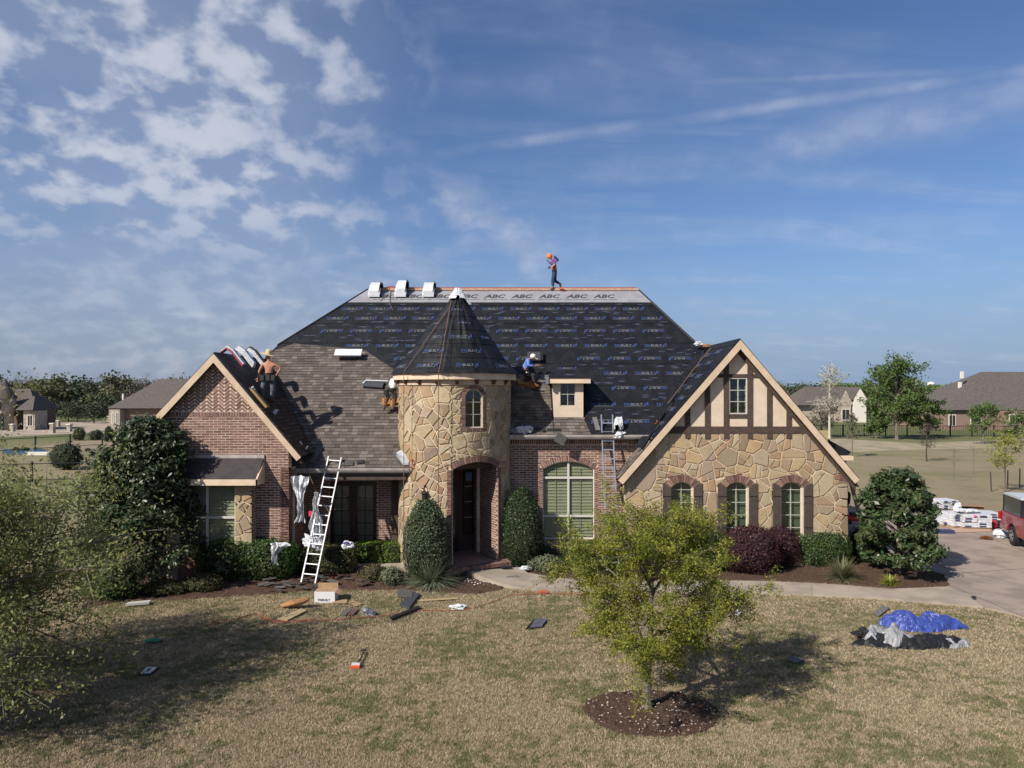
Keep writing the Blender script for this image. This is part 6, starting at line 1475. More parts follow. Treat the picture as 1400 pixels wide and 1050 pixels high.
gb = G(1254, 856); tarp('blue_tarp', 'crumpled blue tarp heaped on the right lawn behind the black tarp', gb.x, gb.y, .86, .54, .33, mat('blue tarp', (.03, .05, .22), .38, col2=(.045, .075, .30), nscale=6, bump=(14, .5, .03), spec=.5), 2.2, tail=(-.25, .32))
ga = G(1245, 882); tarp('black_tarp', 'long crumpled black tarp with silver underside in front of the blue tarp', ga.x, ga.y + .05, 1.32, .38, .22, mat('black tarp', (.014, .015, .017), .5, bump=(14, .5, .03)), 5.5)
M_silv = mat('silver tarp', (.30, .31, .32), .35, col2=(.22, .22, .23), nscale=7, bump=(14, .5, .03), spec=.5)
o_ = tarp('silver_tarp_fold', 'silver folded end of the tarp at the left of the black tarp', G(1211, 876).x, G(1211, 876).y - .08, .60, .38, .40, M_silv, 8.3, n=30); o2 = tarp('silver_tarp_fold', 'silver corner flap at the right end of the black tarp', G(1309, 884).x, G(1309, 884).y, .34, .15, .20, M_silv, 9.3, n=24)
crumple('black_tarp_tip', 'black upright tip of tarp at the far left of the pile', 'tarp', G(1180, 876) + Vector((-.02, 0, .13)), (.20, .10, .15), M_black, 31, amt=.5)

# ------------------------------------------------------------------ roof clutter
def bundle(label, pos, rotz, n, ps=None, tilt=None, group=None, w_=.9, d_=.33, t_=.085, M=None):
    T = E('shingle_bundle', pos, label, 'shingle bundle', group); 
    for i in range(n):
        Mx = (M or Matrix.Translation(pos) @ Matrix.Rotation(rotz, 4, 'Z')) @ Matrix.Rotation(random.uniform(-.06, .06), 4, 'Z')
        B().box((-w_ / 2, -d_ / 2, i * t_ + .004), (w_ / 2, d_ / 2, (i + 1) * t_), Mx).out('pack', M_plastic, T)
        B().box((-w_ / 2 - .003, -d_ / 2 + .03, i * t_ + .02), (w_ / 2 + .003, d_ / 2 - .04, (i + 1) * t_ - .02), Mx).out('pack_end', M_scrap, T)
    return T
for i, (px, pt, n, lb) in enumerate(((513.5, 387, 3, 'leftmost'), (549, 382, 4, 'middle and tallest'), (586.5, 386, 3, 'rightmost, nearest the turret tip'))):
    T = E('shingle_bundle', P(px, 398, 29.9), lb + ' of the three white-wrapped shingle stacks draped over the main ridge', 'shingle bundle', 'shingle stacks on the ridge')
    X = (px - 700) / FP * 29.9; hw = .24
    for k in range(n):
        t_ = .085; o0 = 10.12 + k * t_; r_ = [( -.52, -.42), (-.3, -.16), (0, 0), (.3, -.16), (.52, -.42)]
        vs = [Vector((X + s_ * (hw - .02 * k) + .03 * (k % 2), 30 + y, o0 + z)) for s_ in (-1, 1) for y, z in r_] + [Vector((X + s_ * (hw - .02 * k) + .03 * (k % 2), 30 + y, o0 + z + t_ * .93)) for s_ in (-1, 1) for y, z in r_]
        fs = [(i_, i_ + 1, i_ + 6, i_ + 5)[::-1] for i_ in range(4)] + [(10 + i_, 15 + i_, 16 + i_, 11 + i_)[::-1] for i_ in range(4)] + [(i_, i_ + 10, i_ + 11, i_ + 1) for i_ in range(4)] + [(5 + i_, 6 + i_, 16 + i_, 15 + i_) for i_ in range(4)] + [(0, 5, 15, 10), (4, 14, 19, 9)]
        o = O('pack', vs, fs, M_plastic, T)
        B().box((X + hw + .005, 29.6, o0 - .12), (X + hw + .03, 30.2, o0 + .05)).out('pack_end', M_scrap, T)
def lroofpt(px, D, d=0.0):                                     # on the right slope of the left gable
    X = (px - 700) / FP * D; z = apL[1] - (X - apL[0]) * (apL[1] - erL[1]) / (erL[0] - apL[0]); return Vector((X, D, z)) + LS.N * d
for i, (px, D, lb, pk) in enumerate(((318, 22.9, 'white and pink shingle bundle draped over the left gable ridge nearest the rake', 1), (338, 23.8, 'white shingle bundle arched over the left gable ridge, second from the rake', 0), (352, 24.8, 'white and black shingle bundle arched over the ridge nearest the shirtless worker', 0))):
    T = E('shingle_bundle', (apL[0], D, apL[1]), lb, 'shingle bundle', 'shingle bundles over the left gable ridge')
    ax = Vector((apL[0], D, apL[1] + .03)); arc = [ax + Vector((-.35, 0, -.32)), ax + Vector((-.15, 0, -.03)), ax + Vector((.02, 0, .10)), ax + Vector((.20, 0, -.02)), ax + Vector((.38, 0, -.26)), ax + Vector((.54, 0, -.46))]
    if i == 2: arc = [p + Vector((0, 0, .05)) for p in arc]
    for k in range(3 if i else 2):
        w_ = .24 - .03 * k; th = .055; off_ = Vector((.02, 0, .03)) + Vector((.3, 0, .9)).normalized() * (k * th)
        vs = []
        for p in arc: vs += [p + off_ + Vector((0, -w_ / 2, 0)), p + off_ + Vector((0, w_ / 2, 0)), p + off_ + Vector((.035, w_ / 2, th)), p + off_ + Vector((.035, -w_ / 2, th))]
        n = len(arc); fs = [(4 * a + j, 4 * a + (j + 1) % 4, 4 * a + 4 + (j + 1) % 4, 4 * a + 4 + j) for a in range(n - 1) for j in range(4)] + [(3, 2, 1, 0), (4 * n - 4, 4 * n - 3, 4 * n - 2, 4 * n - 1)]
        O('pack', vs, fs, mat('pink wrap', (.26, .05, .09), .5) if (pk and k == 0) else (M_scrap if (i == 2 and k == 2) else M_plastic), T)
for i, (px, D, lb, m, s) in enumerate(((343, 22.35, 'white plastic strap scrap on the left gable slope beside the shirtless worker', M_plastic, (.12, .05, .10)), (374, 22.7, 'white rag on the shaded left gable slope below the shirtless worker', M_plastic, (.06, .05, .14)))):
    crumple('plastic_scrap', lb, 'plastic scrap', lroofpt(px, D, .06), s, m, 40 + i, amt=.6, rot=.7)
p = lroofpt(355, 22.25, .05); b = B().box((-.09, -.15, 0), (.09, .15, .06), Matrix.Translation(p) @ Matrix((LS.V, LS.U, LS.N)).transposed().to_4x4()); 
b = B().box((-.38, -.11, 0), (.38, .11, .10), Matrix.Translation(lroofpt(352, 22.3, .03)) @ Matrix((LS.V, LS.U, LS.N)).transposed().to_4x4()); b.out('foam_cushion', mat('tan foam', (.30, .20, .09), .95), None, label='tan foam cushion on the left gable slope by the shirtless worker\'s feet', cat='cushion')
p = P(417, 612, 22.9); T = E('nail_bag', p, 'dark tray with white tools caught at the lower end of the left valley', 'tray'); B().box((p.x - .16, p.y - .1, p.z - .12), (p.x + .16, p.y + .1, p.z - .06)).out('tray', mat('dark green', (.02, .04, .03), .6), T); B().tube([p + Vector((-.15, -.05, .20)), p + Vector((-.05, -.06, -.05))], [.035, .05], 6).out('tool', M_plastic, T); B().tube([p + Vector((.02, -.05, -.06)), p + Vector((.10, -.02, .06))], [.04, .03], 6).out('tool', M_plastic, T)
def onroof(name, label, cat, px, py, w_, d_, h, m, ang=0.0, lift=.03):
    u, v = MP.hit(px, py); return B().box((-w_ / 2, -d_ / 2, 0), (w_ / 2, d_ / 2, h), MP.mat(u, v, lift, ang)).out(name, m, None, label=label, cat=cat)
T = E('roof_vent', MP.hit3(478, 486), 'white-topped box vent on the upper left shingles', 'roof vent'); u, v = MP.hit(478, 488); B().box((-.32, -.2, 0), (.28, .2, .16), MP.mat(u, v, .02)).out('vent_base', mat('dark metal', (.05, .05, .055), .5), T); B().box((-.5, -.24, .17), (.5, .12, .23), MP.mat(u, v, .06)).out('vent_top', M_plastic, T)
T = E('roof_vent', MP.hit3(736, 488), 'low dark grey box vent behind the blue-shirted worker', 'roof vent'); u, v = MP.hit(730, 491); B().box((-.24, -.24, 0), (.24, .24, .14), MP.mat(u, v, .02)).out('vent_base', mat('dark metal', None), T); B().box((.27, -.26, 0), (.33, .26, .17), MP.mat(u, v, .02)).out('vent_flange', M_black, T)
T = E('underlay_roll', MP.hit3(520, 528), 'folded dark underlayment flap with a white hose end left of the turret eave', 'roll'); u, v = MP.hit(512, 528); B().box((-.36, -.17, 0), (.34, .17, .10), MP.mat(u, v, .03, -.12)).out('sheet', mat('slate panel', None), T)
B().tube([MP.hit3(496, 524, .12), MP.hit3(501, 520, .16), MP.hit3(515, 520.5, .17), MP.hit3(530, 521, .16)], .03, 6).out('hose_end', M_plastic, T)
onroof('shingle_strip', 'dark shingle strip standing near the lower left valley', 'shingle', 433, 622, .22, .75, .02, M_scrap, -.25, .04)
onroof('shingle_strip', 'small dark loose shingle just above the left gutter', 'shingle', 493, 633, .22, .14, .03, M_black, .2, .04); onroof('shingle_strip', 'dark loose shingle lying on the left gutter beside the ladder', 'shingle', 475, 636, .4, .14, .03, M_scrap, .05, .04)
onroof('shingle_strip', 'grey upright shingle strip left of the tall ladder above the middle gutter', 'shingle', 815, 581, .16, .62, .02, M_scrapl, .12, .05)
for i, px in enumerate((735, 742, 757)): onroof('shingle_strip', ('dark shingle offcut nearest the white plastic on the middle gutter', 'dark shingle offcut second from the white plastic', 'wide dark shingle offcut above the hanging shingle')[i], 'shingle', px, 589 - (i == 0), .14 if i < 2 else .45, .2 if i < 2 else .09, .02, M_black, .7 if i < 2 else 0, .05)
p = P(767, 599, 23.88); B().box((-.18, -.012, -.2), (.18, .012, .13), Matrix.Translation(p) @ Matrix.Rotation(.5, 4, 'Y') @ Matrix.Rotation(-.2, 4, 'X')).out('shingle_strip', M_scrap, None, label='torn shingle hanging over the edge of the middle gutter', cat='shingle')
crumple('plastic_wrap', 'silvery white plastic wrap piled in the gutter corner beside the turret', 'plastic wrap', P(717, 588, 24.1), (.27, .15, .15), M_plastic, 51, amt=.6); crumple('plastic_wrap', 'darker crumpled plastic between the turret and the silvery wrap', 'plastic wrap', P(702, 590, 24.1), (.18, .12, .10), M_flash, 52, amt=.6)
crumple('wrapper', 'white shingle wrapper with a pink stripe hung at the top of the tall ladder', 'wrapper', P(846, 580, 24.15), (.17, .10, .26), M_plastic, 53, amt=.3); crumple('wrapper', 'tail of white wrapper trailing down over the middle gutter', 'wrapper', P(846, 595, 23.95), (.20, .08, .09), M_plastic, 54, amt=.6, rot=-.4)
B().box(tuple(P(841, 589, 24.02)), tuple(P(846, 581, 24.0) + Vector((0, .02, 0)))).out('wrapper_stripe', mat('magenta print', (.45, .04, .22), .5), None, label='pink printed stripe on the wrapper at the ladder top', cat='wrapper')
u, v = RS.hit(906, 562); B().box((-.15, -.42, 0), (.15, .42, .09), RS.mat(u, v, .05, .1)).out('foam_cushion', mat('tan foam', None), None, label='tan foam cushion with an orange hose on the valley left of the half-timbered gable', cat='cushion')
B().tube([RS.hit3(x, y, .12) for x, y in ((900, 560), (894, 568), (890, 575), (893, 580), (899, 578), (897, 571), (891, 568), (886, 574), (888, 583))], .018, 5).out('hose', M_redrope, None, label='orange hose coiled at the tan foam cushion beside the valley', cat='hose')
B().tube([RS.hit3(x, y, .11) for x, y in ((972, 476), (960, 490), (948, 505), (930, 530), (905, 562))], .014, 5).out('hose', M_rope, None, label='thin brown hose running down the slope of the right valley', cat='hose')
crumple('plastic_wrap', 'white plastic scrap at the top of the right valley', 'plastic wrap', P(955, 470, 27.0), (.16, .1, .08), M_plastic, 55, amt=.5); crumple('foam_cushion', 'orange-brown foam cushion at the top of the right valley', 'cushion', P(966, 473, 26.9), (.17, .12, .08), M_foam, 56, amt=.2)
B().tube([Vector((x, 30 - .10, 10.135)) for x in (-5.4, -2, 1, 5.2)], .018, 5).tube([P(x, y, 29.7) for x, y in ((528, 393), (536, 391), (545, 394))], .022, 5).tube([P(x, y, 29.85) for x, y in ((765, 396), (769, 395), (774, 397), (768, 398))], .03, 5).out('hose', M_redrope, None, label='orange hose laid along the main ridge behind the walking worker', cat='hose')
B().tube([P(533, 394, 29.7), MP.hit3(530, 402, .06), MP.hit3(520, 411, .05)], .012, 4).tube([MP.hit3(534, 396, .06), MP.hit3(533, 415, .05), MP.hit3(537, 424, .05)], .012, 4).out('rope', M_rope, None, label='thin rope lying down the grey membrane beside the middle stack', cat='rope')
# wrap and ropes on the turret
T = E('plastic_wrap', APX, 'white plastic sheet draped over the tip of the turret roof', 'plastic wrap')
for i, (a, L, w_) in enumerate(((-62, .55, .20), (-35, .62, .20), (-8, .45, .18), (20, .35, .2), (48, .6, .22), (72, .95, .14), (95, .7, .2))):
    a = math.radians(a); n_ = Vector((math.sin(a), -math.cos(a), 0)); t_ = Vector((math.cos(a), math.sin(a), 0)); sl_ = (n_ * .70 + Vector((0, 0, -1))).normalized(); p0 = Vector(APX) + Vector((0, 0, .07))
    vs = []; K = 6
    for k in range(K + 1):
        t = k / K; c = p0 + sl_ * L * .75 * t + n_ * .04; ww = .85 * w_ * (.35 + .65 * t); vs += [c - t_ * ww + n_ * .02 * random.uniform(-1, 1), c + n_ * (.05 + .02 * random.uniform(-1, 1)), c + t_ * ww + n_ * .02 * random.uniform(-1, 1)]
    o = O('fold', vs, [(3 * k + j, 3 * k + j + 1, 3 * k + j + 4, 3 * k + j + 3) for k in range(K) for j in range(2)], M_plastic, T); md = o.modifiers.new('thickness', 'SOLIDIFY'); md.thickness = .008
def conerope(px0, px1, D0, D1, label, drop=None, r_=.012):
    a = P(*px0, D0); pts = [a]; C0 = Vector((TC.x, TC.y, 0))
    for k in range(1, 9):
        t = k / 8; x = px0[0] + (px1[0] - px0[0]) * t; y = px0[1] + (px1[1] - px0[1]) * t
        best = None
        for s in range(0, 200):                                # march along the sight line to the cone
            Dm = TC.y - 2.3 + s * .012; q = P(x, y, Dm); tt = (q.z - 6.39) / (9.28 - 6.39); ax_ = C0.lerp(Vector((APX.x, APX.y, 0)), max(0, min(1, tt))); rr = RE * (1 - tt) + .08
            if (Vector((q.x, q.y, 0)) - ax_).length < rr: best = q; break
        pts.append((best or P(x, y, D1)) + Vector((0, -.02, 0)))
    if drop: e = pts[-1]; pts += [e + Vector((0, -.12, -.06)), e + Vector((0, -.12, -.5)), Vector((e.x, e.y - .12, drop))]
    B().tube(pts, r_, 5).out('rope', M_rope, None, label=label, cat='rope', group='safety ropes on the turret roof')
conerope((620, 412), (553, 508), 24.2, 23.2, 'safety rope slanting down the left side of the turret roof and off its edge', .5)
conerope((617, 410), (600, 508), 24.2, 22.4, 'safety rope down the middle of the turret roof, hanging over the stone', .3)
# step flashing at the turret eave end
p0, p1 = P(546, 621, 23.3), P(562, 636, 22.98); B().add([p0 + Vector((-.12, 0, -.05)), p1 + Vector((-.25, 0, 0)), p1 + Vector((.03, 0, .0)), p1 + Vector((.03, .05, .13)), p0 + Vector((.05, .05, .14)), p0 + Vector((-.10, .02, .05))], [(0, 1, 2, 3, 4, 5)]).out('step_flashing', M_flash, None, label='bent grey flashing at the right end of the left gutter against the turret', cat='flashing')
B().tube([P(563 + 4 * math.cos(a_ * .7), 634 + 6 * math.sin(a_ * .7), 22.85) for a_ in range(10)], .022, 5).out('hose_loop', M_redrope, None, label='small orange hose loop at the gutter end on the turret stone', cat='hose')

# ------------------------------------------------------------------ pallets and truck on the driveway
rp_ = random.Random(4); M_wrap = mat('white shingle wrap', (.60, .60, .62), .45, col2=(.45, .46, .5), nscale=9, bump=(12, .3)); M_wrapb = mat('dark blue print wrap', (.04, .05, .11), .5); M_pal = mat('pallet wood', (.30, .20, .13), .9)
def stack(label, px, yb, w_, rows_, cols, rot, m=M_wrap):
    g = G(px, yb, .05); T = E('shingle_pallet', g, label, 'pallet of shingles', 'shingle pallets on the driveway'); M = Matrix.Translation(g) @ Matrix.Rotation(rot, 4, 'Z')
    B().box((-w_ / 2, -.4, 0), (w_ / 2, .4, .10), M).out('pallet', M_pal, T)
    for r_ in range(rows_):
        for c_ in range(cols):
            x = -w_ / 2 + w_ * (c_ + .5) / cols + rp_.uniform(-.02, .02); B().box((x - w_ / cols / 2 + .01, -.42 + rp_.uniform(-.03, .03), .11 + r_ * .105), (x + w_ / cols / 2 - .01, .40, .205 + r_ * .105), M).out('pack', m, T)
            if rp_.random() < .55: B().box((x - w_ / cols * .35, -.46, .13 + r_ * .105), (x + w_ / cols * .1, -.43, .18 + r_ * .105), M).out('print_patch', M_wrapb, T)
stack('tall white-wrapped shingle pallet with a pink mark in the middle of the driveway pallets', 1329, 722, 1.15, 5, 2, -.12)
stack('lower white-wrapped shingle pallet just left of the tallest one', 1307, 720, .95, 5, 2, .15)
stack('white-wrapped shingle pallet half hidden behind the right magnolia', 1291, 718, .8, 2, 2, .1)
stack('far white-wrapped shingle pallet at the back beside the magnolia top', 1291, 697, .8, 4, 2, .1)
stack('short white pallet to the right of the tall one next to the red bag', 1353, 716, .55, 4, 1, -.1)
p = G(1327, 722, .05); crumple('pink_mark', 'pink tape on the tall shingle pallet', 'tape', p + Vector((-.1, -.46, .58)), (.09, .03, .04), mat('bright pink', (.7, .08, .25), .5), 60, sub=2)
crumple('plastic_wrap', 'loose white plastic on top of the tall shingle pallet', 'plastic wrap', G(1328, 722, .05) + Vector((-.1, .1, .72)), (.5, .3, .08), M_plastic, 61); crumple('plastic_wrap', 'upright white plastic flap on the lower shingle pallet', 'plastic wrap', G(1309, 719, .05) + Vector((0, 0, .82)), (.12, .1, .2), M_plastic, 62, rot=.6)
for i, (px, y, lb) in enumerate(((1325, 694, 'long open brown cardboard box at the back of the pallets'), (1333, 702, 'second brown cardboard box in front of the back one'), (1344, 708, 'brown cardboard box nearest the tall pallet'))):
    g = G(px, y + 6, .03); T = E('cardboard_box', g, lb, 'box', 'cardboard boxes behind the pallets'); M = Matrix.Translation(g) @ Matrix.Rotation(-.35 - .1 * i, 4, 'Z'); B().box((-.55, -.25, 0), (.55, .25, .34), M).out('box_body', mat('brown cardboard', (.26, .15, .10), .9, col2=(.2, .12, .08), nscale=5), T); B().box((-.50, -.262, .08), (.0, -.251, .27), M).out('open_end', M_barkd, T); B().box((-.55, -.40, .33), (.55, -.255, .345), M).out('flap', M_card, T)
slab_px('cardboard_sheet', 'flat pinkish cardboard sheet on the driveway in front of the pallets', 'cardboard', [(1302, 728), (1300, 721), (1352, 724), (1356, 727)], .02, mat('pink cardboard', (.40, .27, .21), .9), z=.06)
p = G(1294, 729, .05); B().box((p.x - .3, p.y - .1, .05), (p.x + .28, p.y + .25, .18)).out('blue_box', M_wrapb, None, label='low dark blue box on the driveway below the magnolia leaves', cat='box')
crumple('bag', 'red bag on the driveway between the pallets and the truck', 'bag', G(1358, 722, .05) + Vector((0, 0, .16)), (.18, .16, .17), mat('red cloth', (.42, .02, .03), .6), 63, amt=.2); crumple('bag', 'black bag slumped beside the red bag near the truck', 'bag', G(1366, 722, .05) + Vector((0, 0, .15)), (.22, .18, .16), M_black, 64, amt=.3)
crumple('bag', 'white plastic sack on the driveway next to the truck wheel', 'bag', G(1368, 735, .05) + Vector((0, 0, .14)), (.28, .2, .17), M_plastic, 65, amt=.3); crumple('tool_belt', 'brown leather tool belt dropped on the driveway', 'tool belt', G(1349, 737, .05) + Vector((0, 0, .06)), (.22, .12, .06), mat('leather', (.14, .05, .02), .7), 66, amt=.6)
T = E('compressor', G(1167, 716, .05), 'small red air compressor on the driveway by the side wall of the stone wing', 'compressor'); g = G(1167, 716, .05); B().tube([g + Vector((-.3, 0, .25)), g + Vector((.3, 0, .25))], .14, 12).out('tank', mat('red paint', (.40, .015, .015), .35), T); B().box((g.x - .14, g.y - .12, .40), (g.x + .14, g.y + .12, .55)).out('motor', M_black, T)
for s in (-1, 1): B().tube([g + Vector((-.26, s * .16, .10)), g + Vector((-.26, s * .19, .10))], .10, 12).out('wheel', M_black, T)
T2 = E('wall_lamp', P(1158.5, 680, 24.9), 'dark lantern on the side wall at the right end of the stone wing', 'lantern'); b = B().lathe(P(1158.8, 684, 24.9), [(.03, .32), (.11, .24), (.12, .2), (.09, -.1), (.04, -.16)], 6); b.out('lamp_head', MATS['lantern iron'], T2); B().tube([P(1158.8, 684, 24.9) + Vector((0, 0, .3)), P(1157, 679, 24.9)], .02).out('bracket', MATS['lantern iron'], T2)
# pickup truck with canopy
def truck():
    T = E('pickup_truck', (19.89, 27.63, .045), 'dark red pickup truck with a black canopy and pale canopy top at the right edge', 'truck')
    R = Matrix.Translation((19.89, 27.63, .045)) @ Matrix.Rotation(math.radians(-106.7), 4, 'Z')
    red = mat('dark red paint', (.20, .008, .012), .3, coat=.6, spec=.5); def_ = lambda pts, y0, y1, nm, m, par: prof(pts, y0, y1, nm, m, par)
    def prof(pts, y0, y1, nm, m, par, tap=0.0):
        n = len(pts); vs = [R @ Vector((x, y0, z)) for x, z in pts] + [R @ Vector((x, y1, z)) for x, z in pts]
        if area(pts) < 0: pass
        return O(nm, vs, [tuple(range(n)), tuple(range(2 * n - 1, n - 1, -1))] + [(i, i + n, (i + 1) % n + n, (i + 1) % n) for i in range(n)], m, par)
    arch = lambda cx: [(cx - .46 * math.cos(t), .36 + .46 * math.sin(t)) for t in [math.pi * i / 10 for i in range(11)]]
    low = [(0, .55), (.05, .45), (.55, .45)] + [p for p in arch(1.15) if p[1] > .45] + [(1.7, .42), (3.7, .42)] + [p for p in arch(4.35) if p[1] > .45] + [(4.9, .45), (5.35, .5), (5.4, .95), (5.25, 1.05), (3.95, 1.16), (.02, 1.16)]
    bd = prof(low, -.93, .93, 'body', red, T); bm = bd.modifiers.new('b', 'BEVEL'); bm.width = .04; bm.segments = 2; bm.limit_method = 'ANGLE'
    prof([(1.95, 1.16), (3.95, 1.16), (3.35, 1.78), (2.1, 1.80)], -.80, .80, 'cab', red, T); prof([(2.15, 1.22), (3.72, 1.22), (3.27, 1.70), (2.2, 1.72)], -.815, .815, 'side_window', mat('dark glass', None), T)
    cn = prof([(0.0, 1.165), (1.92, 1.165), (1.92, 1.80), (.22, 1.80)], -.86, .86, 'canopy', mat('canopy glass', (.025, .03, .038), .15, spec=.6), T)
    prof([(.16, 1.80), (1.94, 1.80), (1.94, 1.88), (.28, 1.88)], -.88, .88, 'canopy_top', mat('canopy top', (.45, .47, .5), .4), T)
    for x in (.12, 1.86): prof([(x - .04, 1.165), (x + .04, 1.165), (x + .09, 1.80), (x + .01, 1.80)], -.872, .872, 'canopy_post', M_black, T)
    prof([(-.12, .45), (.05, .45), (.05, .62), (-.12, .62)], -.9, .9, 'rear_bumper', M_flash, T)
    for s in (-1, 1): prof([(-.015, .80), (.03, .80), (.03, 1.1), (-.015, 1.1)], s * .92 - .08, s * .92 + .015, 'tail_light', mat('tail light', (.3, .01, .01), .2), T)
    prof([(-.02, .7), (.01, .7), (.01, 1.12), (-.02, 1.12)], -.75, .75, 'tailgate', red, T)
    for cx in (1.15, 4.35):
        for s in (-1, 1):
            c0, c1 = R @ Vector((cx, s * .70, .36)), R @ Vector((cx, s * .93, .36)); w_ = B().tube([c0, c0.lerp(c1, .1), c0.lerp(c1, .9), c1], [.33, .365, .365, .33], 20).out('wheel', M_black, T)
            B().tube([c0.lerp(c1, .9), c1 + (c1 - c0) * .02], [.2, .21], 14).out('rim', M_alu, w_)
            for k in range(5): a = 2 * math.pi * k / 5; d = R.to_3x3() @ Vector((math.cos(a), 0, math.sin(a))); B().tube([c1 + (c1 - c0) * .04 + d * .12, c1 + (c1 - c0) * .04 + d * .17], .03, 6).out('rim_hole', M_black, w_)
truck()
# light bits in the mulch ----------------------------------------------------
for nm, poly, n, m, lb in (('rock_chips', ring, 190, mat('pale chips', (.45, .40, .34), .9), 'pale chips and twigs scattered in the mulch ring under the young tree'), ('flower_bits', gp([(634, 800), (662, 804), (664, 785), (645, 782)]), 60, mat('white petals', (.7, .68, .66), .8), 'small white flowers in the mulch right of the spiky grass'), ('leaf_litter', MB1, 700, mat('leaf litter', (.24, .17, .12), .9, var=.4, per='island'), 'dry leaf litter over the left mulch bed'), ('leaf_litter', MB2, 500, mat('leaf litter', None), 'dry leaf litter over the right mulch bed'), ('fallen_leaves', [(-9, 12), (9, 12), (15, 20), (-14, 20.5)], 420, mat('leaf litter', None), 'small dead leaves scattered over the front lawn')):
    xs = [p[0] for p in poly]; ys = [p[1] for p in poly]; b = B(); k = 0
    while k < n:
        p = (random.uniform(min(xs), max(xs)), random.uniform(min(ys), max(ys)))
        if not inpoly(p, poly): continue
        s = random.uniform(.005, .017) * (1.6 if 'white' in lb else 1); R = Matrix.Translation((p[0], p[1], .05 + random.uniform(0, .03))) @ Matrix.Rotation(random.uniform(0, 3), 4, 'Z') @ Matrix.Rotation(random.uniform(-.6, .6), 4, 'X'); b.box((-s, -s * .6, -s * .3), (s * (3 if random.random() < .12 else 1), s * .6, s * .3), R); k += 1
    b.out(nm, m, None, label=lb, cat='litter', kind='stuff')
# ------------------------------------------------------------------ people
def skinmesh(chains, rad, sub=2):
    """chains: lists of joint names sharing joints; rad name->radius; pos name->Vector. first chain root first"""
    pos, R = rad; names = []; edges = set()
    for c in chains:
        for n in c:
            if n not in names: names.append(n)
        for a, b_ in zip(c, c[1:]): edges.add((names.index(a), names.index(b_)))
    me = bpy.data.meshes.new('s'); me.from_pydata([tuple(pos[n]) for n in names], list(edges), []); o = bpy.data.objects.new('s', me); COL.objects.link(o)
    sk = o.modifiers.new('skin', 'SKIN'); sk.use_smooth_shade = True; sk.branch_smoothing = .5
    for i, n in enumerate(names): me.skin_vertices[0].data[i].radius = (R[n], R[n])
    comp = {}
    def find(i):
        while comp.get(i, i) != i: i = comp[i]
        return i
    for a, b_ in edges:
        ra, rb = find(a), find(b_)
        if ra != rb: comp[max(ra, rb)] = min(ra, rb)
    roots = {find(i) for i in range(len(names))}
    for i in range(len(names)): me.skin_vertices[0].data[i].use_root = i in roots
    ss = o.modifiers.new('sub', 'SUBSURF'); ss.levels = sub; ss.render_levels = sub
    bpy.context.view_layer.update(); ev = o.evaluated_get(bpy.context.evaluated_depsgraph_get()); m2 = ev.to_mesh(); V_ = [v.co.copy() for v in m2.vertices]; F_ = [tuple(p.vertices) for p in m2.polygons]; ev.to_mesh_clear()
    bpy.data.objects.remove(o); bpy.data.meshes.remove(me); return V_, F_
